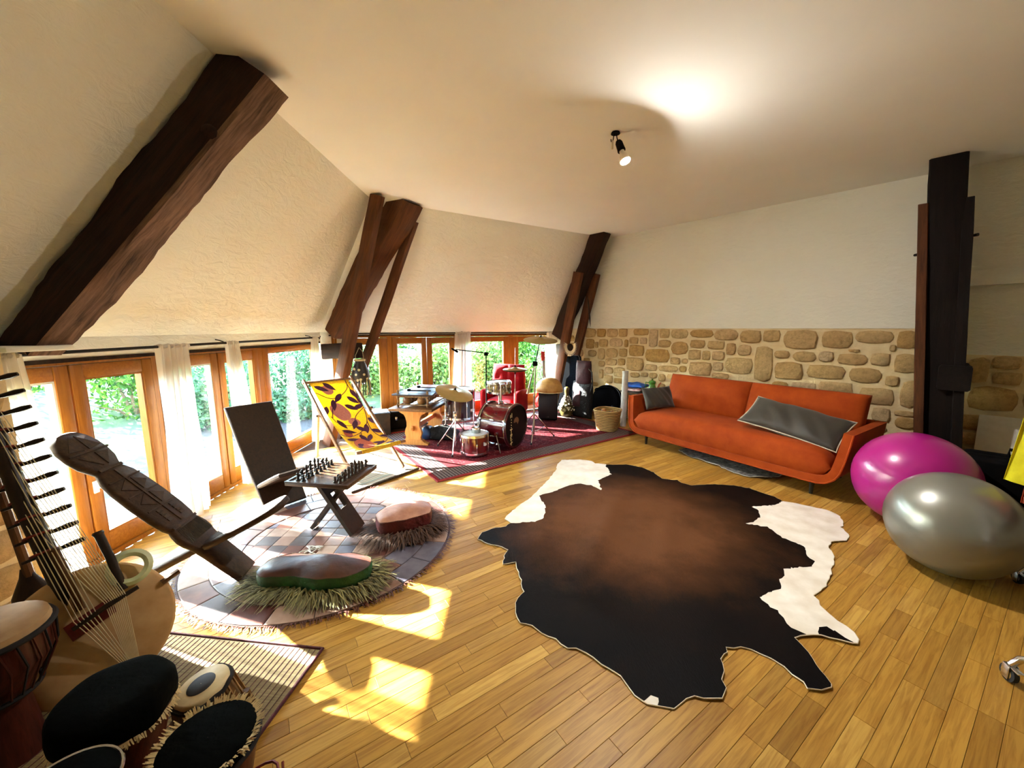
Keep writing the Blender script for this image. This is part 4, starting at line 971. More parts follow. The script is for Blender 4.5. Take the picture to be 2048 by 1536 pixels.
# local: x forward, y left, z up ; foot of back plank at x=+0.175, head at x=-0.67
Mb, Lb = plank_frame((0.175, 0, 0.0), (-0.672, 0, 0.905), (0, 1, 0))
st = [(0.0, 0.085), (0.10, 0.09), (0.24, 0.095), (0.30, 0.10), (0.33, 0.105), (0.36, 0.118), (0.40, 0.122), (0.445, 0.112), (0.47, 0.100), (0.50, 0.114), (0.58, 0.124), (0.70, 0.126), (0.82, 0.120), (0.89, 0.108), (0.93, 0.088), (0.952, 0.076), (0.975, 0.088), (1.02, 0.112), (1.08, 0.122), (1.14, 0.118), (1.19, 0.098), (1.22, 0.070), (Lb, 0.035)]
m_ = MB(); outline_plank(m_, st, 0.045, Mb, 0.012); m_.build('back_plank', M_CARVE, CC, smooth=50)
Ms, Ls = plank_frame((-0.40, 0, 0.02), (0.43, 0, 0.445), (0, 1, 0))
m_ = MB(); outline_plank(m_, [(0.0, 0.035), (0.1, 0.035), (0.30, 0.038), (0.42, 0.042), (0.455, 0.044)], 0.04, Ms, 0.008)
m_.build('tail_tongue', M_CARVE, CC, smooth=50)
m_ = MB(); outline_plank(m_, [(0.46, 0.10), (0.55, 0.112), (0.70, 0.118), (0.80, 0.116), (0.86, 0.105), (0.90, 0.085), (0.925, 0.055), (Ls, 0.02)], 0.04, Ms, 0.010); m_.build('seat_plank', M_CARVE, CC, smooth=50)
# carved relief on the front face of the back (face normal +z of plank frame points forward/up)
zf = -0.0225 if (Mb.to_3x3() @ Vector((0, 0, 1))).x < 0 else 0.0225
sg = 1 if zf > 0 else -1
def relief(name, polys, h=0.006):
    m_ = MB()
    for P in polys: 
        lo, hi = (zf-0.003*sg, zf+h*sg)
        m_.prism(P, min(lo, hi), max(lo, hi), Mb)
    return m_.build(name, M_CARVE, CC, smooth=None)
relief('carved_band', [[(0.462, -0.098), (0.478, -0.098), (0.478, 0.098), (0.462, 0.098)]])
relief('carved_band', [[(0.944, -0.074), (0.960, -0.074), (0.960, 0.074), (0.944, 0.074)]])
relief('carved_band', [[(1.08, -0.118), (1.09, -0.118), (1.09, 0.118), (1.08, 0.118)]])
relief('carved_spine', [[(0.49, -0.006), (0.93, -0.006), (0.93, 0.006), (0.49, 0.006)]])
for x0 in (0.62, 0.74, 0.86): relief('carved_crossline', [[(x0, -0.105), (x0+0.008, -0.105), (x0+0.008, 0.105), (x0, 0.105)]], 0.004)
for s_ in (-1, 1):
    for x0, y0 in ((0.64, 0.02), (0.76, 0.02)):
        P = [(x0, s_*y0), (x0+0.09, s_*y0), (x0+0.045, s_*(y0+0.07))]; relief('carved_triangle', [P if s_ > 0 else P[::-1]], 0.005)
    P = [(0.98, s_*0.015), (1.07, s_*0.015), (1.06, s_*0.09)]; relief('carved_triangle', [P if s_ > 0 else P[::-1]], 0.005)
    P = [(1.10, s_*0.015), (1.20, s_*0.015), (1.11, s_*0.095)]; relief('carved_triangle', [P if s_ > 0 else P[::-1]], 0.005)
    for i in range(4): relief('carved_square', [[(0.52+0.024*i, s_*0.05-0.016), (0.538+0.024*i, s_*0.05-0.016), (0.538+0.024*i, s_*0.05+0.016), (0.52+0.024*i, s_*0.05+0.016)]], 0.005)
m_ = MB()
for i in range(22):
    y = -0.095+i*0.009; m_.prism([(0.345, y), (0.45, y*0.9), (0.45, y*0.9+0.003), (0.345, y+0.003)], *sorted((zf-0.003*sg, zf+0.003*sg)), Mb)
tag(m_.build('carved_grooves', M_CARVE, CC, smooth=None), kind='stuff')
zs = 0.02 if (Ms.to_3x3() @ Vector((0, 0, 1))).z > 0 else -0.02
m_ = MB()
for i in range(20):
    y = -0.09+i*0.0095; m_.prism([(0.47, y), (0.60, y*0.6), (0.60, y*0.6+0.003), (0.47, y+0.003)], *sorted((zs*0.8, zs*1.13)), Ms)
tag(m_.build('seat_grooves', M_CARVE, CC, smooth=None), kind='stuff')
# plain plank chair further back
pf = Vector((0.82, -0.57, 0))
PC = empty('plank_chair', (-1.93, 3.10, 0.020), math.atan2(pf.y, pf.x), 'plain dark two-plank chair with a broad slab back near the wide window', 'chair')
Mb2, L2_ = plank_frame((0.02, 0, 0.0), (-0.54, 0, 0.80), (0, 1, 0))
m_ = MB(); outline_plank(m_, [(0, 0.165), (0.25, 0.17), (0.30, 0.175), (0.6, 0.185), (L2_, 0.190)], 0.035, Mb2, 0.006); m_.build('back_plank', M_CARVE2, PC, smooth=40)
Ms2, L3_ = plank_frame((-0.42, 0, 0.03), (0.28, 0, 0.36), (0, 1, 0))
m_ = MB(); outline_plank(m_, [(0, 0.05), (0.35, 0.055)], 0.035, Ms2, 0.006); m_.build('tail_tongue', M_CARVE2, PC)
m_ = MB(); outline_plank(m_, [(0.36, 0.165), (0.6, 0.17), (0.72, 0.165), (L3_, 0.15)], 0.038, Ms2, 0.010); m_.build('seat_plank', M_CARVE2, PC)
m_ = MB(); m_.box((0.45, -0.012, 0.0175), (0.60, 0.012, 0.0185), Mb2); m_.build('split_crack', M_BLKWOOD, PC, smooth=None)

# ------------------------------------------------------------------ chess table and pieces
e1 = Vector((0.99, -0.143, 0)); CT = empty('chess_table', (-1.31, 2.70, 0.018), math.atan2(e1.y, e1.x), 'small dark folding table with crossed plank legs carrying a chess game', 'table')
M_CHT = woodmat('table_wood', '#2c1b10', '#523520', rough=0.45, axis=0, bumps=0.2)
m_ = MB(); m_.rbox((-0.235, -0.205, 0.405), (0.235, 0.205, 0.43), 0.006); m_.build('table_top', M_CHT, CT)
m_ = MB(); [m_.box(*q) for q in (((-0.235, -0.205, 0.43), (0.235, -0.187, 0.437)), ((-0.235, 0.187, 0.43), (0.235, 0.205, 0.437)), ((-0.235, -0.187, 0.43), (-0.217, 0.187, 0.437)), ((0.217, -0.187, 0.43), (0.235, 0.187, 0.437)))]
m_.build('rim', M_CHT, CT, smooth=None)
def boardmat():
    m, nt, b = newmat('chess_board'); ck = nd(nt, 'ShaderNodeTexChecker'); ck.inputs['Scale'].default_value = 1/0.046
    nt.links.new(coords(nt, 'Object', loc=(0.0, 0.0, 0.013)), ck.inputs['Vector']); ck.inputs[1].default_value = (*hexc('#54391f'), 1); ck.inputs[2].default_value = (*hexc('#3e2713'), 1)
    nt.links.new(ck.outputs[0], b.inputs['Base Color']); b.inputs['Roughness'].default_value = 0.4; return m
m_ = MB(); m_.box((-0.184, -0.184, 0.43), (0.184, 0.184, 0.4325)); m_.build('board', boardmat(), CT, smooth=None)
def slotted_leg(p0, p1, wv, hw, th, slot):
    M, L = plank_frame(p0, p1, wv); m_ = MB(); a, b, c = slot
    for (x0, x1, y0, y1) in ((0, a, -hw, hw), (b, L, -hw, hw), (a, b, -hw, -c), (a, b, c, hw)): m_.box((x0, y0, -th/2), (x1, y1, th/2), M)
    m_.build('leg', M_DARKWOOD, CT, smooth=None)
slotted_leg((0.165, 0.0, 0.0), (-0.10, 0.0, 0.405), (0, 1, 0), 0.085, 0.028, (0.20, 0.34, 0.038))
slotted_leg((-0.19, 0.0, 0.0), (0.13, 0.0, 0.405), (0, 1, 0), 0.034, 0.026, (0.02, 0.03, 0.003))
M_CH1 = simple('ebony_piece', '#0d0a08', '#1d1712', rough=0.4, scale=50); M_CH2 = simple('brown_piece', '#2a1a10', '#4a3322', rough=0.45, scale=50)
def piece_mesh(kind):
    h = {'pawn': 0.045, 'rook': 0.058, 'knight': 0.066, 'bishop': 0.075, 'queen': 0.086, 'king': 0.094}[kind]; m_ = MB()
    m_.lathe([(0.015, 0), (0.016, 0.004), (0.011, 0.010), (0.008, h*0.35), (0.0105, h*0.52), (0.0065, h*0.62), (0.006, h*0.68), (0.0098, h*0.78), (0.009, h*0.9), (0.003, h)], 10)
    if kind in ('knight', 'rook'): m_.rbox((-0.004, -0.010, h*0.55), (0.016, 0.010, h*0.78), 0.004)
    if kind in ('king', 'bishop'): m_.lathe([(0.012, h*0.86), (0.001, h*1.15)], 6)
    if kind == 'queen': m_.lathe([(0.004, h*0.95), (0.013, h*1.0), (0.011, h*1.12), (0.002, h*1.16)], 10)
    return m_.mesh('chess_'+kind, 60)
order = ['rook', 'knight', 'bishop', 'queen', 'king', 'bishop', 'knight', 'rook']; pm = {}
words_ = {'pawn': 'short', 'rook': 'squat', 'knight': 'horse-headed', 'bishop': 'pointed', 'queen': 'crowned', 'king': 'tallest'}
r = random.Random(9)
TM = Matrix.Translation(CT.location) @ Matrix.Rotation(math.atan2(e1.y, e1.x), 4, 'Z')
for side, mt, nm in ((-1, M_CH1, 'black'), (1, M_CH2, 'brown')):
    for row, back in ((3.5, True), (2.5, False)):
        for i in range(8):
            kd = order[i] if back else 'pawn'
            if (kd, side) not in pm: me = piece_mesh(kd); me.materials.append(mt); pm[(kd, side)] = me
            p = TM @ Vector((side*row*0.046+r.uniform(-.004, .004), (i-3.5)*0.046+r.uniform(-.004, .004), 0.4325))
            o = link_mesh('chess_piece', pm[(kd, side)], None, None, p, r.uniform(0, 6))
            sidew = 'window' if side < 0 else 'cowhide'
            lab = {'pawn': '%s nearest short %s chess pawn on the %s side of the small table' % (('', 'second', 'third', 'fourth', 'fifth', 'sixth', 'seventh', 'eighth')[i], nm, sidew)}.get(kd, '%s carved %s chess piece on the %s side of the small table' % (words_[kd], nm, sidew))
            if kd in ('rook', 'knight', 'bishop'): lab = ('nearer ' if i < 4 else 'farther ') + lab
            tag(o, lab.strip(), 'chess piece', '%s chess men' % nm)

# ------------------------------------------------------------------ deckchair
M_DECK = woodmat('deckchair_beech', '#6b4a33', '#9a7555', rough=0.5, axis=0, bumps=0.1)
M_PROP = woodmat('pale_beech', '#b9905f', '#d8b487', rough=0.5, axis=0, bumps=0.1)
def fabric():
    m, nt, b = newmat('yellow_print_cotton'); v = coords(nt, 'Object'); n1 = noise(nt, v, 120, 3); n2 = noise(nt, v, 4, 3)
    nt.links.new(mixc(nt, ramp(nt, n1, [(0.36, hexc('#9a7414')), (0.52, hexc('#ecc93a'))]), ramp(nt, n2, [(0.3, hexc('#f2cf55')), (0.7, hexc('#ffffff'))]), 0.4, 'MULTIPLY'), b.inputs['Base Color'])
    b.inputs['Roughness'].default_value = 0.85
    out = nt.nodes['Material Output']; t = nd(nt, 'ShaderNodeBsdfTranslucent'); t.inputs[0].default_value = (*hexc('#e8cc45'), 1)
    mx = nd(nt, 'ShaderNodeMixShader'); mx.inputs[0].default_value = 0.4; nt.links.new(b.outputs[0], mx.inputs[1]); nt.links.new(t.outputs[0], mx.inputs[2]); nt.links.new(mx.outputs[0], out.inputs['Surface'])
    return m
M_FAB = fabric(); M_LEAFP = simple('plum_print', '#3d1230', '#5a2445', rough=0.85, scale=60); M_PINKP = simple('rose_print', '#c9776a', '#d88e7c', rough=0.85, scale=80); M_REDP = simple('brick_print', '#a5492f', '#b85c3c', rough=0.85, scale=80)
TR_, TL_ = Vector((-1.952, 4.63, 0.90)), Vector((-2.308, 4.24, 0.90)); FR_, FL_ = Vector((-1.157, 3.937, 0.036)), Vector((-1.513, 3.547, 0.036))
BR_, BL_ = Vector((-1.165, 3.964, 0.31)), Vector((-1.478, 3.585, 0.31)); GR_, GL_ = Vector((-1.93, 4.645, 0.036)), Vector((-2.268, 4.262, 0.036))
DC = empty('deck_chair', (-1.75, 4.08, 0), 0, 'wooden deckchair with a yellow leaf-print sling by the corner truss', 'chair'); dof = Vector(DC.location)
def bar(name, a, b, w_=0.042, t_=0.024, mat=M_DECK, ref=None):
    a, b = Vector(a)-dof, Vector(b)-dof; M, L = plank_frame(a, b, ref or (0.66, 0.75, 0)); m_ = MB(); m_.rbox((0, -t_/2, -w_/2), (L, t_/2, w_/2), 0.005, M); return m_.build(name, mat, DC)
wv = Vector((0.675, 0.738, 0))
bar('back_rail', FL_, TL_ + (TL_-FL_)*0.03); bar('back_rail', FR_, TR_ + (TR_-FR_)*0.03)
ins = wv*0.035
bar('seat_rail', BL_+ins, GL_+ins, mat=M_PROP); bar('seat_rail', BR_-ins, GR_-ins, mat=M_PROP)
m_ = MB(); m_.tube([TL_-dof-wv*0.02, TR_-dof+wv*0.02], 0.014, 10); m_.build('top_bar', M_DECK, DC)
m_ = MB(); m_.tube([BL_-dof-wv*0.03, BR_-dof+wv*0.03], 0.016, 10); m_.build('front_bar', M_DECK, DC)
m_ = MB(); m_.tube([GL_-dof, GR_-dof], 0.012, 8); m_.build('rear_bar', M_PROP, DC)
pl_, pr_ = TL_.lerp(FL_, 0.36), TR_.lerp(FR_, 0.36)
bar('prop', pl_-wv*0.03, GL_-wv*0.01+Vector((0.02, 0.03, 0)), mat=M_PROP); bar('prop', pr_+wv*0.03, GR_+wv*0.01+Vector((0.02, 0.03, 0)), mat=M_PROP)
for p in (pl_-wv*0.045, pr_+wv*0.045):
    m_ = MB(); m_.lathe([(0.013, -0.005), (0.013, 0.005)], 10, Matrix.Translation(p-dof) @ wv.to_track_quat('Z', 'Y').to_matrix().to_4x4()); m_.build('pivot_bolt', M_IRON, DC)
def sling(s_, t):
    """s 0..1 across, t 0..1 from the top bar to the front bar"""
    a = (TL_+wv*0.045).lerp(TR_-wv*0.045, s_); b = (BL_+wv*0.04).lerp(BR_-wv*0.04, s_); p = a.lerp(b, t)
    p.z -= 0.62*t*(1-t)*(0.55+0.75*t)*1.05 - 0.02*(2*s_-1)**2*math.sin(t*3.14)
    return p-dof
m_ = MB(); m_.grid(sling, 12, 40, 0.003); m_.build('sling', M_FAB, DC, smooth=180)
def sn(s_, t):
    e = 0.01; du = sling(s_+e, t)-sling(s_-e, t); dv = sling(s_, t+e)-sling(s_, t-e); n = du.cross(dv).normalized(); return n if n.z > 0 else -n
W_, H_ = 0.47, 1.32
def sprint(mb, pts, lift):
    vs = [sling(min(1, max(0, x)), min(1, max(0, y))) + sn(x, y)*lift for x, y in pts]; c = (sum(p[0] for p in pts)/len(pts), sum(p[1] for p in pts)/len(pts))
    vs.append(sling(*c)+sn(*c)*lift); n = len(pts); mb.add(vs, [(i, (i+1) % n, n) for i in range(n)])
def leaf(mb, x, y, ang, L=0.17, wd=0.032, lift=0.0045):
    P = []
    for i in range(7): f = i/6; P.append((f*L, wd*math.sin(math.pi*f**0.8)))
    P += [(f*L, -wd*math.sin(math.pi*f**0.8)) for f in (5/6, 4/6, 3/6, 2/6, 1/6)]
    c, s_ = math.cos(ang), math.sin(ang); sprint(mb, [(x+(c*a-s_*b)/W_, y+(s_*a+c*b)/H_) for a, b in P], lift)
def stem(mb, pts, wd=0.010, lift=0.004):
    P = [Vector(p) for p in pts]; q = []
    for i in range(len(P)-1):
        for k_ in range(8):
            f = k_/8; a = P[max(i-1, 0)]; b = P[i]; c = P[i+1]; d = P[min(i+2, len(P)-1)]
            q.append(0.5*((2*b)+(c-a)*f+(2*a-5*b+4*c-d)*f*f+(3*b-a-3*c+d)*f**3))
    q.append(P[-1]); vs = []
    for i, p in enumerate(q):
        t = q[min(i+1, len(q)-1)]-q[max(i-1, 0)]; n = Vector((-t.y*H_, t.x*W_)); n.normalize()
        for s_ in (-1, 1):
            x, y = p.x+s_*n.x*wd/2/W_, p.y+s_*n.y*wd/2/H_; vs.append(sling(min(1, max(0, x)), min(1, max(0, y)))+sn(x, y)*lift)
    mb.add(vs, [(2*i, 2*i+1, 2*i+3, 2*i+2) for i in range(len(q)-1)])
m_ = MB()
for cx, cy, rx, ry in ((0.33, 0.10, 0.14, 0.05), (0.36, 0.34, 0.22, 0.10), (0.55, 0.47, 0.14, 0.05)): sprint(m_, [(cx+rx*math.cos(a)*(1+0.15*math.sin(2*a)), cy+ry*math.sin(a)) for a in [2*math.pi*i/18 for i in range(18)]], 0.0035)
m_.build('rose_print', M_PINKP, DC, smooth=180)
m_ = MB(); sprint(m_, [(0.34+0.22*math.cos(a), 0.80+0.12*math.sin(a)) for a in [2*math.pi*i/18 for i in range(18)]], 0.0035); sprint(m_, [(0.2+0.10*math.cos(a), 0.60+0.05*math.sin(a)) for a in [2*math.pi*i/14 for i in range(14)]], 0.0035); m_.build('brick_print', M_REDP, DC, smooth=180)
m_ = MB()
stem(m_, [(0.92, 0.0), (0.86, 0.10), (0.60, 0.17), (0.30, 0.19), (0.02, 0.12)]); stem(m_, [(0.9, 0.04), (0.93, 0.2), (1.0, 0.33)]); stem(m_, [(0.55, 0.18), (0.25, 0.28), (0.08, 0.40)])
stem(m_, [(1.0, 0.34), (0.70, 0.40), (0.45, 0.50), (0.15, 0.46), (0.06, 0.38)]); stem(m_, [(0.98, 0.36), (0.85, 0.50), (0.55, 0.60), (0.2, 0.64), (0.0, 0.60)])
stem(m_, [(0.86, 0.49), (0.82, 0.62), (0.90, 0.76), (1.0, 0.78)]); stem(m_, [(0.52, 0.61), (0.40, 0.70), (0.15, 0.74)]); stem(m_, [(1.0, 0.80), (0.80, 0.86), (0.5, 0.88), (0.3, 0.93)])
for x, y, a in ((0.05, 0.05, 0.5), (0.30, 0.02, 0.8), (0.35, 0.20, 1.9), (0.62, 0.15, 2.4), (0.72, 0.19, 0.9), (0.90, 0.12, 1.3), (0.10, 0.27, 2.1), (0.55, 0.27, 0.7), (0.72, 0.33, -0.2), (0.95, 0.22, 1.2), (0.15, 0.42, 1.2), (0.62, 0.45, 2.2), (0.50, 0.52, 0.9), (0.78, 0.52, 1.9), (0.92, 0.46, 1.1), (0.10, 0.55, 0.4), (0.05, 0.68, 0.2), (0.45, 0.63, 1.4), (0.72, 0.66, 2.2), (0.82, 0.60, 0.9), (0.88, 0.72, 0.6), (0.30, 0.74, 1.9), (0.55, 0.80, 0.5), (0.75, 0.90, 0.1), (0.12, 0.82, 0.9), (0.50, 0.92, 0.7), (0.85, 0.82, 2.6)): leaf(m_, x, y, a)
m_.build('leaf_print', M_LEAFP, DC, smooth=180)
m_ = MB(); fr = [BL_+wv*0.03-dof, BR_-wv*0.03-dof]; m_.tube([fr[0].lerp(fr[1], i/20) for i in range(21)], [0.021]*21, 10); m_.build('sling_hem', M_FAB, DC)

# ------------------------------------------------------------------ fringed leather poufs
def pouf(name, loc, rz, outline, h, top_mat, side_mat, fr_mat, label, nf, flen, seed, tiers=2):
    r = random.Random(seed); T = empty(name, loc, rz, label, 'pouf'); n = len(outline)
    P = subdivide_poly(outline, 0.03, 0.002, r); P = [((P[i-1][0]+2*P[i][0]+P[(i+1) % len(P)][0])/4, (P[i-1][1]+2*P[i][1]+P[(i+1) % len(P)][1])/4) for i in range(len(P))]
    n = len(P); m_ = MB(); vs = []; lv = ((0.96, 0.004), (1.0, h*0.25), (1.02, h*0.6), (1.0, h*0.88))
    for q, z in lv: vs += [(x*q, y*q, z+0.0015*math.sin(i*1.9)) for i, (x, y) in enumerate(P)]
    m_.add(vs, [(j*n+i, j*n+(i+1) % n, (j+1)*n+(i+1) % n, (j+1)*n+i) for j in range(3) for i in range(n)] + [tuple(reversed(range(n)))]); m_.build('side_band', side_mat, T, smooth=180)
    m_ = MB(); vs = []; tl = ((1.01, h*0.86), (1.0, h*0.95), (0.9, h*1.03), (0.7, h*1.08), (0.45, h*1.10), (0.2, h*1.10))
    ex = max(abs(x) for x, y in P); ey = max(abs(y) for x, y in P)
    for q, z in tl:
        for i, (x, y) in enumerate(P):
            a = math.atan2(y/ey, x/ex); f = max(0.0, min(1.0, (q-0.2)/0.7)); X, Y = (x*f+ex*0.95*math.cos(a)*(1-f))*q, (y*f+ey*0.95*math.sin(a)*(1-f))*q
            vs.append((X, Y, h*(0.86+0.26*max(0.0, 1-q*q)**0.8)+0.006*math.sin(X*19+Y*11)*(q < 0.95)))
    k_ = len(tl); vs.append((0, 0, h*1.12)); m_.add(vs, [(j*n+i, j*n+(i+1) % n, (j+1)*n+(i+1) % n, (j+1)*n+i) for j in range(k_-1) for i in range(n)] + [((k_-1)*n+i, (k_-1)*n+(i+1) % n, k_*n) for i in range(n)])
    m_.build('leather_top', top_mat, T, smooth=180)
    m_ = MB()
    for i in range(nf):
        p = P[int(r.random()*n) % n]; d = Vector((p[0], p[1], 0)); z = h*r.uniform(0.05, 0.4)
        fringe(m_, [((p[0]*1.01, p[1]*1.01, z), d)], r, flen*r.uniform(0.5, 1.1), 0.0055, z*0.9, 0.012, 0.9, 0.02)
    tag(m_.build('raffia_fringe', fr_mat, T, smooth=None), kind='stuff')
    return T
M_TOPBR = simple('brown_leather', '#2c140b', '#522a19', rough=0.38, scale=6, bumps=0.4, bdist=0.01)
M_TOPPK = simple('tan_pink_leather', '#a5705a', '#cf9a80', rough=0.5, scale=9, bumps=0.4, bdist=0.01)
M_GREEN = simple('green_cloth', '#0d3a1c', '#155a2b', rough=0.6, scale=14, bumps=0.6, bdist=0.02)
M_MAROON = simple('maroon_cloth', '#4a1418', '#6f2426', rough=0.7, scale=14, bumps=0.6, bdist=0.02)
def strawfr(name, a, b):
    m, nt, bb = newmat(name); isl = nd(nt, 'ShaderNodeNewGeometry').outputs['Random Per Island']; nt.links.new(ramp(nt, isl, [(0, hexc(a)), (1, hexc(b))]), bb.inputs['Base Color']); bb.inputs['Roughness'].default_value = 0.8; return m
M_RAF1 = strawfr('olive_raffia', '#3b3a22', '#a09a63'); M_RAF2 = strawfr('brown_raffia', '#2c1a14', '#6b4a34')
pouf('leather_pouf', (-1.18, 2.10, 0.009), R(2), [(-0.30, -0.05), (-0.24, -0.11), (-0.05, -0.105), (0.08, -0.14), (0.24, -0.13), (0.34, -0.04), (0.33, 0.06), (0.20, 0.12), (0.0, 0.10), (-0.16, 0.13), (-0.28, 0.08)], 0.125, M_TOPBR, M_GREEN, M_RAF1, 'low pouf with shiny brown leather top, green sides and olive raffia fringe', 1700, 0.15, 3)
pouf('leather_pouf', (-0.80, 2.72, 0.009), R(25), [(-0.20, -0.13), (-0.02, -0.15), (0.16, -0.12), (0.20, 0.0), (0.17, 0.11), (0.03, 0.14), (-0.12, 0.13), (-0.21, 0.03)], 0.165, M_TOPPK, M_MAROON, M_RAF2, 'low pouf with pale tan leather top, maroon sides and dark raffia fringe', 1500, 0.16, 5)
M_ROPE = simple('pale_cord', '#b9b1a4', '#d8d2c6', rough=0.8)
m_ = MB(); m_.tube([(0.045*math.cos(t*1.7)*(1+0.5*math.sin(t*2.3)), 0.05*math.sin(t*1.3), 0.016+0.002*math.sin(t*5)) for t in [i*0.22 for i in range(60)]], 0.0035, 5)
tag(m_.build('cord_coil', M_ROPE, loc=(-1.36, 2.42, 0)), 'thin pale cord coiled on the leather rug at the foot of the chess table', 'cord')
# ------------------------------------------------------------------ trestle table, balafon, luggage
M_PINE = woodmat('orange_pine', '#b5702c', '#d99a50', rough=0.45, axis=2, bumps=0.1)
M_TTOP = woodmat('brown_tabletop', '#5a3a20', '#8a6238', rough=0.4, axis=1, bumps=0.1)
TT = empty('trestle_table', (-1.275, 4.86, 0.008), R(-9), 'orange pine trestle table carrying the balafon', 'table')
def mirror(P): return P + [(-x, y) for x, y in reversed(P)]
sup = mirror([(0.115, 0.05), (0.10, 0.10), (0.115, 0.15), (0.105, 0.20), (0.085, 0.24), (0.085, 0.30), (0.10, 0.36), (0.12, 0.395), (0.17, 0.42), (0.20, 0.45)])
foot = mirror([(0.20, 0.0), (0.20, 0.02), (0.15, 0.035), (0.12, 0.065)])
MX = Matrix.Rotation(R(90), 4, 'X')
for y in (0.0, 0.78):
    m_ = MB(); m_.prism(sup, -0.022, 0.022, Matrix.Translation((0, y, 0)) @ MX); m_.build('trestle_board', M_PINE, TT, smooth=None)
    m_ = MB(); m_.prism(foot, -0.035, 0.035, Matrix.Translation((0, y, 0)) @ MX); m_.build('foot', M_PINE, TT, smooth=None)
m_ = MB(); m_.rbox((-0.02, -0.06, 0.19), (0.02, 0.84, 0.25), 0.005); m_.build('stretcher', M_PINE, TT)
m_ = MB(); m_.lathe([(0.02, -0.012), (0.022, 0.012), (0.016, 0.03)], 8, Matrix.Translation((0, -0.03, 0.22)) @ Matrix.Rotation(R(90), 4, 'X')); m_.build('wedge', M_PINE, TT)
m_ = MB(); m_.rbox((-0.29, -0.10, 0.45), (0.29, 0.90, 0.485), 0.006); m_.build('table_top', M_TTOP, TT)
TTM = Matrix.Translation(TT.location) @ Matrix.Rotation(R(-9), 4, 'Z')
M_GOURD = simple('brown_gourd', '#5a3417', '#9a6a30', rough=0.4, scale=12)
M_BARS = woodmat('rosewood_bar', '#251a18', '#4b3a38', rough=0.35, axis=0, bumps=0.15)
M_LASH = simple('leather_lashing', '#6a4a2c', '#a07e54', rough=0.8, scale=40)
BL = empty('balafon', TTM @ Vector((0, 0.30, 0.487)), R(-9), 'balafon with dark wooden bars over round gourds on the trestle table', 'instrument')
for x in (-0.20, 0.20):
    for y in (-0.30, 0.34):
        m_ = MB(); m_.tube([(x, y, 0), (x, y, 0.22 if y < 0 else 0.24)], 0.014, 8); m_.build('frame_post', M_LASH, BL)
for z in (0.02, 0.125):
    for x in (-0.20, 0.20): m_ = MB(); m_.tube([(x, -0.33, z), (x, 0.37, z)], 0.010, 8); m_.build('frame_rail', M_LASH, BL)
    for y in (-0.30, 0.34): m_ = MB(); m_.tube([(-0.22, y, z+0.012), (0.22, y, z+0.012)], 0.010, 8); m_.build('frame_rail', M_LASH, BL)
r = random.Random(2)
for i in range(14):
    y = -0.31+i*0.052; hw = 0.27-0.006*i; m_ = MB(); m_.rbox((-hw, -0.021, 0.150+0.002*i), (hw, 0.021, 0.172+0.002*i), 0.007, Matrix.Translation((0, y, 0)) @ Matrix.Rotation(r.uniform(-.03, .03), 4, 'Z')); m_.build('bar', M_BARS, BL)
for i in range(6):
    for x in (-0.10, 0.10):
        q = 0.062-0.003*i; m_ = MB(); m_.lathe([(0.008, -q), (q*0.6, -q*0.8), (q, 0), (q*0.8, q*0.6), (q*0.45, q*0.9)], 14, Matrix.Translation((x, -0.24+i*0.11, 0.075))); m_.build('gourd', M_GOURD, BL, smooth=180)
def mallet(p, rz, label):
    T = empty('mallet', p, rz, label, 'mallet', 'balafon mallets'); m_ = MB(); m_.tube([(0, 0, 0.012), (0.30, 0, 0.016)], 0.008, 8); m_.build('stick', M_DARKWOOD, T)
    m_ = MB(); m_.lathe([(0.010, -0.022), (0.018, -0.012), (0.019, 0.012), (0.012, 0.024)], 10, Matrix.Translation((0, 0, 0.019)) @ Matrix.Rotation(R(90), 4, 'Y')); m_.build('head', M_BLACK, T)
bz = 0.487+0.178+0.008
mallet(TTM @ Vector((-0.10, 0.12, bz)), R(-8), 'dark mallet lying across the near bars of the balafon')
mallet(TTM @ Vector((-0.05, 0.33, bz+0.012)), R(-12), 'dark mallet lying further back on the balafon bars')
SU = empty('suitcase', (-1.66, 5.66, 0), R(20), 'black wheeled suitcase lying behind the trestle table', 'suitcase')
m_ = MB(); m_.rbox((-0.24, -0.14, 0.035), (0.24, 0.14, 0.20), 0.03, seg=3); m_.build('lower_shell', M_BLACK, SU)
m_ = MB(); m_.rbox((-0.235, -0.135, 0.204), (0.235, 0.135, 0.30), 0.03, seg=3); m_.build('lid', M_BLACK, SU)
m_ = MB(); m_.tube([(-0.24, -0.06, 0.16), (-0.275, -0.06, 0.17), (-0.275, 0.06, 0.17), (-0.24, 0.06, 0.16)], 0.010, 8); m_.build('handle', M_BLACK, SU)
for x in (-0.19, 0.19): m_ = MB(); m_.lathe([(0.036, -0.015), (0.038, 0), (0.036, 0.015)], 14, Matrix.Translation((x, -0.125, 0.037)) @ Matrix.Rotation(R(90), 4, 'X')); m_.build('wheel', M_BLACK, SU)
for x in (-0.1, 0.12): m_ = MB(); m_.rbox((x, -0.148, 0.17), (x+0.03, -0.138, 0.225), 0.003); m_.build('latch', M_CHROME, SU)
M_CRATE = simple('dark_crate', '#1d1712', '#33281f', rough=0.7)
BX = empty('storage_box', (-1.96, 5.38, 0), R(25), 'dark square box with white papers on top beside the deckchair', 'box')
m_ = MB(); m_.rbox((-0.19, -0.15, 0), (0.19, 0.15, 0.30), 0.006); m_.build('body', M_CRATE, BX)
m_ = MB(); m_.rbox((-0.195, -0.155, 0.30), (0.195, 0.155, 0.325), 0.005); m_.build('lid', M_CRATE, BX)
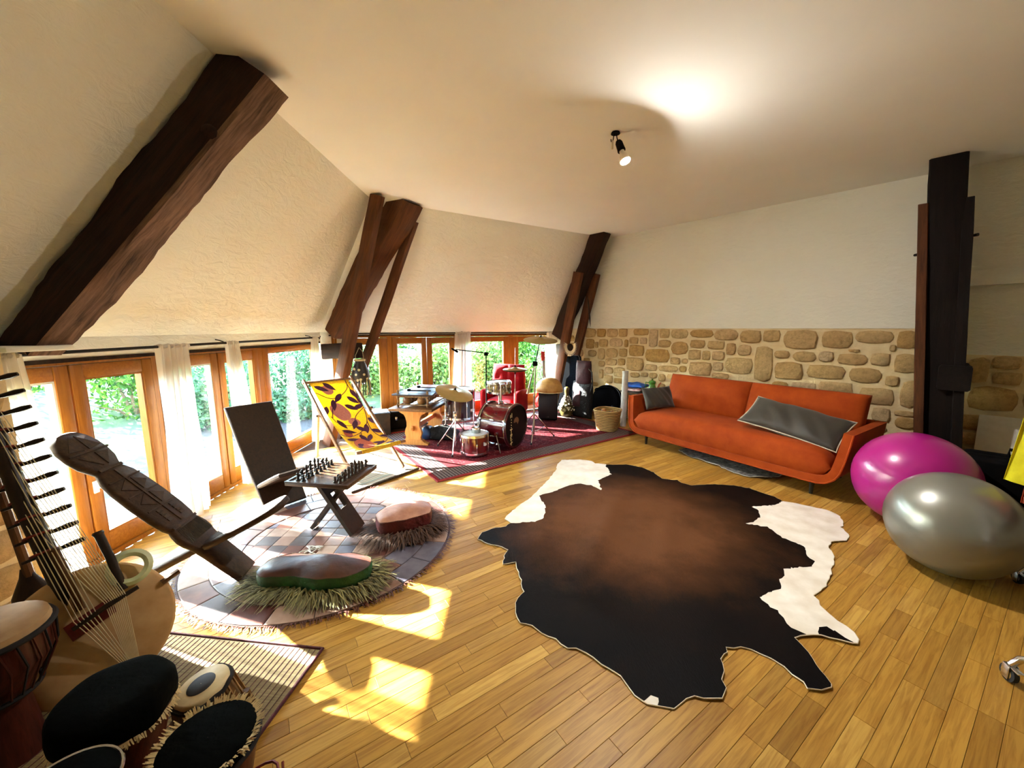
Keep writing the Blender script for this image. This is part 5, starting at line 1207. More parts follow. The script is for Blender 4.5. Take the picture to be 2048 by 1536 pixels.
for i, (x, a) in enumerate(((-0.03, 4), (0.02, -7))):
    m_ = MB(); m_.box((-0.15, -0.105, 0), (0.15, 0.105, 0.002)); o = m_.build('paper_sheet', simple('white_paper_%d' % i, '#e9e9ec', rough=0.8), None, smooth=None, loc=(-1.96+x, 5.38, 0.325+0.0025*i), rz=R(25+a))
    tag(o, ('white sheet of paper on the dark storage box, lower of two' if i == 0 else 'white sheet of paper topmost on the dark storage box'), 'paper')
M_BAG = simple('black_nylon', '#08090b', '#131519', rough=0.7, scale=16, bumps=0.8, bdist=0.03)
M_BAGB = simple('blue_nylon', '#1b3350', '#2c5078', rough=0.5, scale=10, bumps=0.5, bdist=0.02)
BG = empty('cable_bag', (-0.98, 5.13, 0.009), R(-8), 'crumpled black and blue bag of cables between the table and the drums', 'bag')
m_ = MB(); cushion(m_, -0.22, 0.24, -0.12, 0.12, 0.0, 0.14, 0.05, None, 18, 4); m_.v = [(x, y, max(0.002, z+0.015*math.sin(x*23)*math.sin(y*31))) for x, y, z in m_.v]; build_soft(m_, 'body', M_BAG, BG)
m_ = MB(); cushion(m_, -0.25, -0.10, -0.13, 0.08, 0.0, 0.16, 0.03, None, 12, 3.5); m_.v = [(x, y, max(0.002, z)) for x, y, z in m_.v]; build_soft(m_, 'side_pocket', M_BAGB, BG)
m_ = MB(); m_.tube([(-0.1, -0.05, 0.16), (0, -0.09, 0.2), (0.1, -0.04, 0.17), (0.16, 0.02, 0.15), (0.08, 0.06, 0.18), (-0.02, 0.03, 0.185)], 0.007, 6); m_.build('cable', M_CHROME, BG)

# ------------------------------------------------------------------ drum kit
M_WINE = simple('wine_red_lacquer', '#4f0a12', '#6b1018', rough=0.15, coat=0.8, scale=3)
M_MARD = simple('dark_maroon_lacquer', '#2a0a10', '#45141c', rough=0.2, coat=0.6, scale=3)
M_HEAD = simple('drum_head', '#c7ccd0', '#dde1e4', rough=0.35)
M_CYM = simple('bronze_cymbal', '#a8965c', '#cbbd86', rough=0.28, metal=0.85, scale=3, stretch=(1, 1, 1))
M_RUB = simple('rubber', '#141414', '#1e1e1e', rough=0.8)
RF = 0.008
def drum(T, r0, z0, z1, mat, M=None, head=M_HEAD, lugs=8, hoop=M_CHROME, bottom=True, shell='shell'):
    n = 32
    m_ = MB(); m_.lathe([(r0, z0+0.008), (r0, z1-0.008)], n, M); m_.build(shell, mat, T, smooth=60)
    for z, on in ((z1, True), (z0, bottom)):
        if on:
            s_ = 1 if z == z1 else -1
            m_ = MB(); m_.lathe([(r0+0.001, z-s_*0.022), (r0+0.010, z-s_*0.022), (r0+0.010, z+s_*0.006), (r0-0.002, z+s_*0.008), (r0-0.004, z+s_*0.001)], n, M, cap0=False, cap1=False); m_.build('hoop', hoop, T, smooth=50)
    m_ = MB(); m_.lathe([(0.001, z1-0.001), (r0-0.005, z1-0.001), (r0-0.003, z1-0.004)], n, M, cap0=False, cap1=False); m_.build('batter_head', head, T, smooth=180)
    for i in range(lugs):
        a = 2*math.pi*(i+0.5)/lugs; L = Matrix.Rotation(a, 4, 'Z') @ Matrix.Translation((r0+0.009, 0, 0)); L = (M @ L) if M else L
        zc = (z0+z1)/2; m_ = MB(); m_.rbox((-0.009, -0.009, zc-0.026), (0.008, 0.009, zc+0.026), 0.006, L)
        m_.tube([L @ Vector((0, 0, zc)), L @ Vector((0, 0, z1-0.01))], 0.003, 6); m_.tube([L @ Vector((0, 0, zc)), L @ Vector((0, 0, z0+0.01))], 0.003, 6); m_.build('lug', M_CHROME, T)
def cymbal(T, r0, M, name='cymbal'):
    m_ = MB(); m_.lathe([(0.006, 0.026), (0.02, 0.024), (0.038, 0.012), (0.045, 0.006), (r0*0.5, 0.0), (r0*0.8, -0.008), (r0, -0.017)], 40, M, cap0=False, cap1=False)
    k_ = len(m_.f); m_.lathe([(0.006, 0.0245), (0.02, 0.0225), (0.038, 0.0105), (0.045, 0.0045), (r0*0.5, -0.0015), (r0*0.8, -0.0095), (r0, -0.0175)], 40, M, cap0=False, cap1=False); m_.f[k_:] = [tuple(reversed(f)) for f in m_.f[k_:]]
    m_.build(name, M_CYM, T, smooth=180)
    m_ = MB(); m_.lathe([(0.014, 0.027), (0.014, 0.037), (0.006, 0.039), (0.006, 0.055)], 12, M); m_.build('wing_nut', M_BLACK, T)
def tripod(T, h, spread, rot, leg=0.008, mat=M_CHROME, zj=None):
    zj = zj or h*0.45
    for i in range(3):
        a = rot+2*math.pi*i/3; c, s_ = math.cos(a), math.sin(a)
        m_ = MB(); m_.tube([(0.012*c, 0.012*s_, zj), (spread*c, spread*s_, 0.012)], leg, 8); m_.build('leg', mat, T)
        m_ = MB(); m_.tube([(0.012*c, 0.012*s_, zj*0.28), (spread*0.55*c, spread*0.55*s_, zj*0.46)], leg*0.7, 6); m_.build('leg_brace', mat, T)
        m_ = MB(); m_.lathe([(0.012, 0), (0.014, 0.012), (0.010, 0.026)], 10, Matrix.Translation((spread*c, spread*s_, 0))); m_.build('rubber_foot', M_RUB, T)
# bass drum, axis towards the right front
ax = Vector((0.86, -0.51, 0)).normalized(); BK = empty('bass_drum', (-0.12, 4.81, RF), 0, 'wine-red bass drum with a black front head and gold letters', 'drum')
MBK = Matrix.Translation((0, 0, 0.285)) @ ax.to_track_quat('Z', 'Y').to_matrix().to_4x4()
HL = 0.20
m_ = MB(); m_.lathe([(0.262, -HL+0.01), (0.262, HL-0.01)], 48, MBK); m_.build('shell', M_WINE, BK, smooth=60)
for z, s_ in ((HL, 1), (-HL, -1)):
    m_ = MB(); m_.lathe([(0.264, z-s_*0.035), (0.274, z-s_*0.035), (0.278, z-s_*0.01), (0.278, z+s_*0.01), (0.262, z+s_*0.012), (0.259, z)], 48, MBK, cap0=False, cap1=False); m_.build('hoop', M_MARD, BK, smooth=40)
    m_ = MB(); m_.tube([MBK @ Vector((0.279*math.cos(a), 0.279*math.sin(a), z-s_*0.018)) for a in [2*math.pi*i/48 for i in range(48)]], 0.005, 6, closed=True); m_.build('hoop_trim', M_CHROME, BK)
M_BHEAD = simple('black_drum_head', '#050405', '#090707', rough=0.5, spec=0.15)
m_ = MB(); m_.lathe([(0.001, HL+0.001), (0.26, HL+0.001)], 48, MBK, cap0=False, cap1=False); m_.build('front_head', M_BHEAD, BK, smooth=180)
m_ = MB(); m_.lathe([(0.001, -HL), (0.26, -HL)], 48, MBK, cap0=False, cap1=False); m_.build('batter_head', M_HEAD, BK, smooth=180)
# local frame on the front head: p to the right as seen, q up
hx = Vector((0, 0, 1)).cross(ax).normalized()
def onhead(p, q, d=0.004): return Vector((0, 0, 0.285)) + ax*(HL+d) + hx*p + Vector((0, 0, q))
def strokes(name, segs, mat, wd=0.013):
    m_ = MB()
    for a, b in segs:
        a2, b2 = Vector(a), Vector(b); t = (b2-a2).normalized(); n = Vector((-t.y, t.x))*wd/2; q = [a2-n, b2-n, b2+n, a2+n]
        m_.add([onhead(p.x, p.y, 0.0025) for p in q]+[onhead(p.x, p.y, 0.004) for p in q], [(4, 5, 6, 7), (0, 1, 5, 4), (1, 2, 6, 5), (2, 3, 7, 6), (3, 0, 4, 7)])
    return m_.build(name, mat, BK, smooth=None)
M_GOLD = simple('gold_letter', '#d0bc78', '#eadcA6', rough=0.6)
lx = -0.125
strokes('letter', [((lx-0.018, 0.165), (lx-0.018, 0.125)), ((lx+0.014, 0.180), (lx+0.014, 0.128))], M_GOLD)
for i in range(4): strokes('letter', [((lx-0.006, 0.103-0.033*i), (lx+0.010, 0.095-0.033*i))], M_GOLD, 0.011)
strokes('letter', [((lx-0.028, -0.022), (lx+0.028, -0.020)), ((lx, -0.022), (lx, -0.085)), ((lx-0.024, -0.090), (lx+0.024, -0.086))], M_GOLD)
strokes('letter', [((lx+0.020, -0.102), (lx-0.016, -0.110)), ((lx-0.016, -0.110), (lx-0.016, -0.160)), ((lx-0.014, -0.132), (lx+0.008, -0.130)), ((lx-0.016, -0.160), (lx+0.020, -0.152))], M_GOLD, 0.009)
strokes('letter', [((lx+0.002, -0.170), (lx, -0.222)), ((lx-0.026, -0.200), (lx+0.030, -0.186))], M_GOLD)
m_ = MB(); P = [(0.065*math.cos(a), 0.05+0.062*math.sin(a)) for a in [math.pi*(0.02+0.98*i/14) for i in range(15)]] + [(-0.03, 0.045), (0.0, 0.052), (0.022, 0.03), (0.035, 0.012)]
m_.add([onhead(x, y, 0.0028) for x, y in P], [tuple(range(len(P)))]); m_.build('port_sticker', simple('tan_sticker', '#6b4a33', '#7f5a40', rough=0.6), BK, smooth=None)
for i in range(8):
    a = 2*math.pi*(i+0.5)/8; L = MBK @ Matrix.Rotation(a, 4, 'Z') @ Matrix.Translation((0.27, 0, 0)); m_ = MB(); m_.rbox((-0.012, -0.010, -0.03), (0.010, 0.010, 0.03), 0.006, L)
    m_.tube([L @ Vector((0, 0, -HL+0.02)), L @ Vector((0, 0, HL-0.02))], 0.0035, 6)
    for s_ in (-1, 1): m_.rbox((-0.004, -0.012, s_*(HL-0.03)-0.010), (0.014, 0.012, s_*(HL-0.03)+0.010), 0.004, L)
    m_.build('tension_rod', M_CHROME, BK)
for s_ in (-1, 1):
    b0 = Vector((0, 0, 0.22)) + hx*s_*0.27 + ax*0.08; m_ = MB(); m_.tube([b0, b0+hx*s_*0.03+ax*0.03+Vector((0, 0, -0.05)), Vector((0, 0, 0.008)) + hx*s_*0.31 + ax*0.16], 0.007, 8)
    m_.lathe([(0.022, -0.012), (0.022, 0.012)], 12, Matrix.Translation(b0) @ hx.to_track_quat('Z', 'Y').to_matrix().to_4x4()); m_.build('spur', M_CHROME, BK)
m_ = MB(); m_.tube([(-0.02, 0.02, 0.545), (-0.02, 0.02, 0.80)], 0.013, 10); m_.rbox((-0.05, -0.01, 0.54), (0.01, 0.05, 0.58), 0.008); m_.build('tom_holder', M_CHROME, BK)
m_ = MB(); m_.tube([(-0.02, 0.02, 0.79), (-0.05, 0.09, 0.81), (-0.06, 0.13, 0.70)], 0.009, 8); m_.build('tom_arm', M_CHROME, BK)
m_ = MB(); m_.tube([(-0.01, 0.01, 0.79), (0.03, -0.02, 0.80), (0.06, -0.02, 0.70)], 0.009, 8); m_.build('tom_arm', M_CHROME, BK)
# patterned snare above it
M_SNARE = simple('mottled_gold_shell', '#1e1a12', '#c9b27a', rough=0.2, metal=0.4, scale=26)
SN_ = empty('snare_drum', (-0.18, 5.33, RF), 0, 'mottled gold and black snare drum on its chrome stand behind the bass drum', 'drum')
drum(SN_, 0.165, 0.61, 0.76, M_SNARE, lugs=8)
m_ = MB(); m_.tube([(0, 0, 0.08), (0, 0, 0.58)], 0.012, 8); m_.build('stand_tube', M_CHROME, SN_)
for i in range(3):
    a = 0.5+2.094*i; m_ = MB(); m_.tube([(0, 0, 0.56), (0.165*math.cos(a), 0.165*math.sin(a), 0.59), (0.178*math.cos(a), 0.178*math.sin(a), 0.615)], 0.007, 8); m_.build('basket_arm', M_CHROME, SN_)
tripod(SN_, 0.5, 0.20, 0.2, 0.007, zj=0.30)
FT = empty('floor_tom', (-0.72, 5.26, RF), R(10), 'maroon floor tom with chrome legs behind the tilted cymbal', 'drum')
drum(FT, 0.20, 0.27, 0.67, M_MARD, lugs=8)
for i in range(3):
    a = R(200)+2.094*i; c, s_ = math.cos(a), math.sin(a); m_ = MB(); m_.tube([(0.222*c, 0.222*s_, 0.55), (0.222*c, 0.222*s_, 0.20), (0.30*c, 0.30*s_, 0.10), (0.30*c, 0.30*s_, 0.012)], 0.007, 8)
    m_.rbox((0.20*c-0.02, 0.20*s_-0.02, 0.36), (0.222*c+0.015, 0.222*s_+0.015, 0.41), 0.008); m_.lathe([(0.014, 0), (0.014, 0.024)], 10, Matrix.Translation((0.30*c, 0.30*s_, 0))); m_.build('leg', M_CHROME, FT)
ST = empty('small_tom', (-0.45, 4.47, RF), R(15), 'small wine-red tom standing on the rug in front of the bass drum', 'drum')
drum(ST, 0.165, 0.03, 0.255, M_WINE, lugs=6)
m_ = MB(); m_.lathe([(0.001, 0.0), (0.022, 0.0)], 20, Matrix.Translation((0.09, -0.145, 0.155)) @ Matrix.Rotation(R(-32), 4, 'Z') @ Matrix.Rotation(R(90), 4, 'X') @ Matrix.Scale(1.5, 4, (1, 0, 0)), cap0=False); m_.build('badge', M_HEAD, ST)
TI = empty('round_tin', (-0.43, 4.50, RF+0.256), 0, 'small round metal tin on top of the small tom', 'tin')
m_ = MB(); m_.lathe([(0.055, 0), (0.055, 0.052)], 24); m_.build('can', simple('tin_metal', '#8d9190', '#a9adab', rough=0.35, metal=0.9), TI)
m_ = MB(); m_.lathe([(0.057, 0.045), (0.057, 0.062), (0.05, 0.065)], 24); m_.build('lid', M_CHROME, TI)
# cymbals on stands
C1 = empty('cymbal_stand', (-0.70, 4.64, RF), 0, 'tilted cymbal on a chrome tripod in front of the floor tom', 'cymbal')
m_ = MB(); m_.tube([(0, 0, 0.05), (0, 0, 0.45)], 0.011, 10); m_.build('lower_tube', M_CHROME, C1)
m_ = MB(); m_.tube([(0, 0, 0.42), (0, 0, 0.70), (0.0, 0.0, 0.76)], 0.008, 10); m_.build('upper_tube', M_CHROME, C1)
m_ = MB(); m_.rbox((-0.02, -0.02, 0.42), (0.02, 0.02, 0.48), 0.006); m_.build('clamp', M_CHROME, C1)
tripod(C1, 0.75, 0.29, R(150), 0.009, zj=0.36)
cymbal(C1, 0.235, Matrix.Translation((0.0, 0.0, 0.73)) @ Matrix.Rotation(R(17), 4, 'Y') @ Matrix.Rotation(R(13), 4, 'X'))
C2 = empty('hi_hat', (0.045, 5.58, RF), 0, 'hi-hat cymbals on a thin chrome stand in front of the red armchair', 'cymbal')
m_ = MB(); m_.tube([(0, 0, 0.05), (0, 0, 0.62)], 0.010, 8); m_.build('lower_tube', M_CHROME, C2)
m_ = MB(); m_.tube([(0, 0, 0.60), (0, 0, 1.22)], 0.005, 8); m_.build('pull_rod', M_CHROME, C2)
tripod(C2, 0.6, 0.17, R(90), 0.007, zj=0.3)
cymbal(C2, 0.180, Matrix.Translation((0, 0, 0.915)) @ Matrix.Rotation(R(5), 4, 'X'), 'top_cymbal'); cymbal(C2, 0.180, Matrix.Translation((0, 0, 0.886)) @ Matrix.Rotation(math.pi, 4, 'X'), 'bottom_cymbal')
C3 = empty('cymbal_stand', (0.30, 5.12, RF), 0, 'high level cymbal on a boom stand right of the bass drum', 'cymbal')
m_ = MB(); m_.tube([(0, 0, 0.06), (0, 0, 0.60)], 0.013, 10); m_.build('lower_tube', M_CHROME, C3)
m_ = MB(); m_.tube([(0, 0, 0.55), (0.01, 0.0, 1.02)], 0.010, 10); m_.build('upper_tube', M_CHROME, C3)
m_ = MB(); m_.tube([(-0.09, 0.02, 0.62), (-0.05, 0.01, 0.80), (0.01, 0, 1.03)], [0.016, 0.012, 0.008], 8); m_.build('boom_weight', M_CHROME, C3)
m_ = MB(); m_.tube([(0.01, 0, 1.03), (0.075, -0.02, 1.37)], 0.007, 8); m_.build('boom_arm', M_IRON, C3)
m_ = MB(); m_.rbox((-0.025, -0.022, 0.995), (0.04, 0.022, 1.06), 0.012); m_.build('tilter', M_BLACK, C3)
tripod(C3, 0.9, 0.30, R(20), 0.009, zj=0.34)
cymbal(C3, 0.225, Matrix.Translation((0.075, -0.02, 1.355)) @ Matrix.Rotation(R(2), 4, 'Y') @ Matrix.Rotation(R(11), 4, 'X'))
MS = empty('microphone_stand', (-0.385, 5.72, RF), 0, 'black microphone boom stand in front of the far windows', 'mic stand')
m_ = MB(); m_.tube([(0, 0, 0.05), (0, 0, 0.70)], 0.011, 8); m_.build('lower_tube', M_BLACK, MS)
m_ = MB(); m_.tube([(0, 0, 0.68), (0, 0, 1.12)], 0.008, 8); m_.build('upper_tube', M_BLACK, MS)
m_ = MB(); m_.tube([(0.05, 0, 1.125), (-0.45, 0, 1.185)], 0.007, 8); m_.build('boom_arm', M_BLACK, MS)
m_ = MB(); m_.rbox((-0.03, -0.022, 1.09), (0.03, 0.022, 1.145), 0.01); m_.build('swivel', M_BLACK, MS)
m_ = MB(); m_.lathe([(0.014, -0.05), (0.018, -0.03), (0.016, 0.0), (0.012, 0.06)], 10, Matrix.Translation((-0.46, 0, 1.17)) @ Matrix.Rotation(R(-60), 4, 'Y')); m_.build('microphone', M_BLACK, MS)
m_ = MB(); m_.tube([(-0.43, 0, 1.16), (-0.43, 0.005, 0.8), (-0.42, 0.01, 0.3), (-0.30, 0.0, 0.02)], 0.003, 5); m_.build('cable', M_BLACK, MS)
tripod(MS, 0.3, 0.22, 0.4, 0.007, M_BLACK, zj=0.14)
# ------------------------------------------------------------------ red armchair, guitar, speaker
M_REDV = velvet('crimson_velvet', '#8a0a16', '#b3141f'); MATS['crimson_velvet'].node_tree.nodes['Principled BSDF'].inputs['Sheen Tint'].default_value = (1, 0.5, 0.5, 1)
RA = empty('armchair', (-0.12, 6.20, RF), R(-25), 'crimson velvet armchair with tall tufted back behind the drum kit', 'armchair')
m_ = MB(); m_.rbox((-0.29, -0.22, 0.10), (0.29, 0.26, 0.26), 0.05, seg=3); m_.build('base', M_REDV, RA)
m_ = MB(); cushion(m_, -0.24, 0.24, -0.23, 0.18, 0.25, 0.38, 0.03, None, 18, 5); build_soft(m_, 'seat_cushion', M_REDV, RA)
def tuft(a, b):
    p, q = 2*a-1, 2*b-1; k_ = (max(0, 1-abs(p)**5)*max(0, 1-abs(q)**6))**0.5
    d = 0.10*k_ - 0.028*max(0, math.cos(p*math.pi*2.0)*math.cos(q*math.pi*2.5))*k_ - 0.03*math.exp(-(p/0.10)**2)*k_
    return (0.30*p*(1-0.06*(q > 0)*q), 0.16-d, 0.57+0.34*q)
m_ = MB(); m_.grid(tuft, 40, 40); b_ = len(m_.f); m_.grid(lambda a, b: (lambda v: (v[0], 0.30-0.5*(0.16-v[1]) if False else 0.16+0.9*(0.16-v[1]), v[2]))(tuft(a, b)), 40, 40); m_.f[b_:] = [tuple(reversed(f)) for f in m_.f[b_:]]; build_soft(m_, 'backrest', M_REDV, RA)
for s_ in (-1, 1):
    m_ = MB(); m_.rbox((s_*0.30-0.05, -0.22, 0.16), (s_*0.30+0.05, 0.18, 0.52), 0.045, seg=3); m_.build('arm', M_REDV, RA)
for x in (-0.24, 0.24):
    for y in (-0.17, 0.2): m_ = MB(); m_.lathe([(0.014, 0), (0.022, 0.11)], 10, Matrix.Translation((x, y, 0))); m_.build('leg', M_BLKWOOD, RA)
M_GUIT = simple('red_guitar_lacquer', '#8a0d10', '#b51a18', rough=0.2, coat=0.7, scale=3); M_FRET = woodmat('fretboard', '#4a4440', '#6a625c', rough=0.4, axis=1)
GU = empty('acoustic_guitar', (0.585, 6.70, 0.0), R(28), 'red acoustic guitar standing upright behind the loudspeaker', 'guitar')
GT = Matrix.Translation((0, 0.0, 0.10)) @ Matrix.Rotation(R(-8), 4, 'X') @ Matrix.Rotation(R(90), 4, 'X')   # local xy = face, z towards the room
body = [(0.0, 0.0), (0.09, 0.008), (0.155, 0.05), (0.178, 0.12), (0.16, 0.19), (0.125, 0.245), (0.118, 0.285), (0.135, 0.345), (0.130, 0.41), (0.095, 0.455), (0.035, 0.475)]
body = body + [(-x, y) for x, y in reversed(body[1:])]
m_ = MB(); m_.prism(body[::-1][::-1], -0.045, 0.045, GT); m_.build('body', M_GUIT, GU, smooth=30)
m_ = MB(); m_.lathe([(0.001, 0.0), (0.046, 0.0)], 20, GT @ Matrix.Translation((0, 0.315, 0.0462)), cap0=False); m_.build('sound_hole', M_BLACK, GU)
m_ = MB(); m_.rbox((-0.024, 0.36, 0.046), (0.024, 0.84, 0.062), 0.004, GT); m_.rbox((-0.022, 0.47, 0.02), (0.022, 0.84, 0.046), 0.008, GT); m_.build('neck', M_FRET, GU)
m_ = MB(); m_.prism([(-0.03, 0.84), (0.03, 0.84), (0.036, 0.99), (0.02, 1.01), (0.0, 1.0), (-0.02, 1.01), (-0.036, 0.99)], 0.035, 0.052, GT); m_.build('headstock', M_GUIT, GU, smooth=None)
for i in range(3):
    for s_ in (-1, 1): m_ = MB(); m_.tube([GT @ Vector((s_*0.03, 0.87+0.045*i, 0.044)), GT @ Vector((s_*0.052, 0.87+0.045*i, 0.044))], [0.004, 0.008], 6); m_.build('tuning_peg', M_CHROME, GU)
m_ = MB(); m_.rbox((-0.055, 0.125, 0.045), (0.055, 0.15, 0.058), 0.004, GT); m_.build('bridge', M_DARKWOOD, GU)
for i in range(6): m_ = MB(); m_.tube([GT @ Vector((-0.018+0.0072*i, 0.137, 0.06)), GT @ Vector((-0.015+0.006*i, 0.86, 0.064))], 0.0009, 4); m_.build('string', M_CHROME, GU)
m_ = MB(); m_.tube([(-0.14, -0.10, 0.012), (-0.10, 0.06, 0.10), (0, 0.13, 0.62)], 0.008, 6); m_.tube([(0.14, -0.10, 0.012), (0.10, 0.06, 0.10), (0, 0.13, 0.62)], 0.008, 6); m_.tube([(-0.12, -0.075, 0.07), (0.12, -0.075, 0.07)], 0.008, 6); m_.tube([(0, 0.12, 0.6), (0, 0.22, 0.01)], 0.008, 6); m_.build('stand', M_BLACK, GU)
SP = empty('loudspeaker', (0.615, 6.28, RF), R(-14), 'black loudspeaker with a half calabash on top', 'speaker')
m_ = MB(); m_.prism([(-0.155, -0.13), (0.155, -0.13), (0.125, 0.14), (-0.125, 0.14)], 0.02, 0.46); m_.build('cabinet', M_BLACK, SP, smooth=None)
m_ = MB(); m_.rbox((-0.145, -0.145, 0.035), (0.145, -0.13, 0.445), 0.012); m_.build('grille', simple('speaker_grille', '#0a0a0b', '#18181a', rough=0.6, scale=200), SP)
m_ = MB(); m_.rbox((-0.02, -0.148, 0.06), (0.02, -0.144, 0.068), 0.001); m_.build('badge', M_CHROME, SP)
m_ = MB(); m_.tube([(-0.05, -0.04, 0.02), (-0.22, -0.20, 0.006)], 0.006, 6); m_.build('stay_wire', M_IRON, SP)
for x in (-0.11, 0.11):
    for y in (-0.10, 0.10): m_ = MB(); m_.lathe([(0.014, 0), (0.016, 0.02)], 8, Matrix.Translation((x, y, 0))); m_.build('foot', M_RUB, SP)
M_CALA = simple('calabash', '#a87a35', '#cfa55c', rough=0.5, scale=9, bumps=0.2)
CA = empty('calabash_bowl', (0.615, 6.28, RF+0.461), 0, 'upturned half calabash on the loudspeaker', 'calabash')
m_ = MB(); m_.lathe([(0.205, 0.0), (0.222, 0.012), (0.226, 0.045), (0.212, 0.10), (0.175, 0.165), (0.12, 0.21), (0.05, 0.232), (0.002, 0.235)], 36, cap0=False, cap1=False); m_.lathe([(0.198, 0.0), (0.205, 0.0)], 36, cap0=False, cap1=False); m_.build('shell', M_CALA, CA, smooth=180)
m_ = MB(); m_.lathe([(0.201, 0.0), (0.207, 0.012), (0.218, 0.012), (0.228, 0.002)], 36, cap0=False, cap1=False); m_.build('rim', simple('calabash_rim', '#d8bd85', '#e6d3a3', rough=0.6), CA)
# ------------------------------------------------------------------ cases along the stone wall
def case_mesh(T, w1, w2, waist, h, d, mat, edge, lid=True):
    """upright guitar case, local x = width, y = depth, z up"""
    P = [(0.35*w1, 0.0), (w1*0.46, 0.03), (w1*0.5, h*0.14), (w1*0.46, h*0.26), (waist*0.5, h*0.38), (w2*0.5, h*0.50), (w2*0.44, h*0.60), (w2*0.22, h*0.67), (0.075, h*0.74), (0.075, h*0.97), (0.05, h)]
    P = P + [(-x, y) for x, y in reversed(P)]
    for y0, y1, nm in ((-d/2, 0.0, 'lid'), (0.004, d/2, 'base_shell')):
        m_ = MB(); m_.prism(P, -y1, -y0, MX); m_.build(nm, mat, T, smooth=30)
    m_ = MB(); m_.tube([(x*1.005, 0.002, z) for x, z in P], 0.007, 6, closed=True); m_.build('valance', edge, T)
    m_ = MB(); m_.tube([(w1*0.45, -0.02, h*0.20), (w1*0.45+0.045, -0.02, h*0.215), (w1*0.45+0.045, -0.02, h*0.28), (w1*0.42, -0.02, h*0.30)], 0.009, 6); m_.build('handle', mat, T)
M_CASE = simple('black_case', '#07080a', '#0d0e11', rough=0.9, scale=40, bumps=0.2, spec=0.03); M_CASEB = simple('navy_case', '#0a111c', '#121d2c', rough=0.85, scale=30, bumps=0.2, spec=0.05); M_CASEE = simple('case_trim', '#7a6a3c', '#9a8a58', rough=0.4); M_CASEG = simple('grey_trim', '#55606e', '#7c8896', rough=0.4)
for i, (x, y, w1, w2, ws, h, d, mt, ed, lab, a) in enumerate((
    (1.03, 6.98, 0.38, 0.29, 0.24, 1.00, 0.13, M_CASE, M_CASEE, 'black guitar case with brass trim nearest the corner truss', -36),
    (1.11, 6.725, 0.40, 0.31, 0.26, 1.03, 0.14, M_CASEB, M_CASEG, 'navy guitar case with grey trim, second from the corner truss', -40))):
    T = empty('guitar_case', (x, y, 0), R(a), lab, 'case', 'instrument cases by the stone wall'); case_mesh(T, w1, w2, ws, h, d, mt, ed)
M_WBAG = simple('wine_nylon', '#2a0a14', '#40121f', rough=0.65, scale=12, bumps=0.4, bdist=0.02)
GB = empty('gig_bag', (1.19, 6.40, 0), R(-42), 'black soft gig bag with a wine-red top flap, third from the corner truss', 'bag', 'instrument cases by the stone wall')
m_ = MB(); cushion(m_, -0.19, 0.19, 0.0, 0.62, -0.08, 0.08, 0.04, MX, 20, 4); build_soft(m_, 'body', M_BAG, GB)
m_ = MB(); cushion(m_, -0.13, 0.15, 0.55, 0.97, -0.075, 0.075, 0.03, MX, 16, 3.5); build_soft(m_, 'top_flap', M_WBAG, GB)
m_ = MB(); m_.tube([(0.15, -0.07, 0.85), (0.22, -0.10, 0.80), (0.235, -0.09, 0.60), (0.18, -0.07, 0.45)], 0.012, 6); m_.build('strap', M_BAG, GB)
m_ = MB(); m_.rbox((-0.12, -0.115, 0.20), (0.02, -0.08, 0.48), 0.02); m_.build('front_pocket', M_WBAG, GB)
DCs = empty('drum_case', (1.565, 6.31, 0), R(-52), 'round black drum case leaning in front of the gig bag', 'case', 'instrument cases by the stone wall')
MD = Matrix.Translation((0, 0.02, 0.285)) @ Matrix.Rotation(R(-10), 4, 'X') @ Matrix.Rotation(R(90), 4, 'X')
m_ = MB(); m_.lathe([(0.255, -0.09), (0.278, -0.07), (0.28, 0.0)], 40, MD); m_.build('base_shell', M_CASE, DCs, smooth=40)
m_ = MB(); m_.lathe([(0.283, 0.003), (0.283, 0.05), (0.262, 0.075), (0.10, 0.085)], 40, MD); m_.build('lid', M_CASE, DCs, smooth=40)
m_ = MB(); m_.tube([MD @ Vector((0.284*math.cos(a), 0.284*math.sin(a), 0.0)) for a in [2*math.pi*i/40 for i in range(40)]], 0.006, 6, closed=True); m_.build('rim_trim', M_CASEG, DCs)
m_ = MB(); m_.tube([MD @ Vector((-0.24, 0.17, 0.05)), MD @ Vector((-0.18, 0.20, 0.10)), MD @ Vector((0.0, 0.24, 0.11)), MD @ Vector((0.12, 0.23, 0.07))], 0.010, 6); m_.build('handle', M_BLACK, DCs)
# gourd rattle with cowrie net
M_COWR = simple('white_cowries', '#cfc7b4', '#ece6d6', rough=0.4, scale=30); M_OLIVE = simple('olive_gourd', '#3f3718', '#665a2a', rough=0.4, scale=6)
SH = empty('gourd_rattle', (0.93, 6.46, 0), 0, 'olive gourd rattle with a net of white cowrie shells beside the loudspeaker', 'instrument')
m_ = MB(); m_.lathe([(0.03, 0.0), (0.09, 0.03), (0.12, 0.11), (0.11, 0.20), (0.06, 0.29), (0.035, 0.38), (0.04, 0.46), (0.045, 0.50), (0.02, 0.52)], 24); m_.build('gourd', M_OLIVE, SH, smooth=180)
r = random.Random(6); m_ = MB()
for i in range(110):
    a = r.uniform(0, 6.28); z = r.uniform(0.12, 0.36); q = 0.125-0.10*max(0, z-0.17)/0.2+0.012; m_.lathe([(0.003, -0.012), (0.011, -0.006), (0.012, 0.004), (0.003, 0.012)], 6, Matrix.Translation((q*math.cos(a), q*math.sin(a), z)) @ Matrix.Rotation(r.uniform(0, 3), 4, 'X'))
tag(m_.build('cowrie_net', M_COWR, SH), kind='stuff')
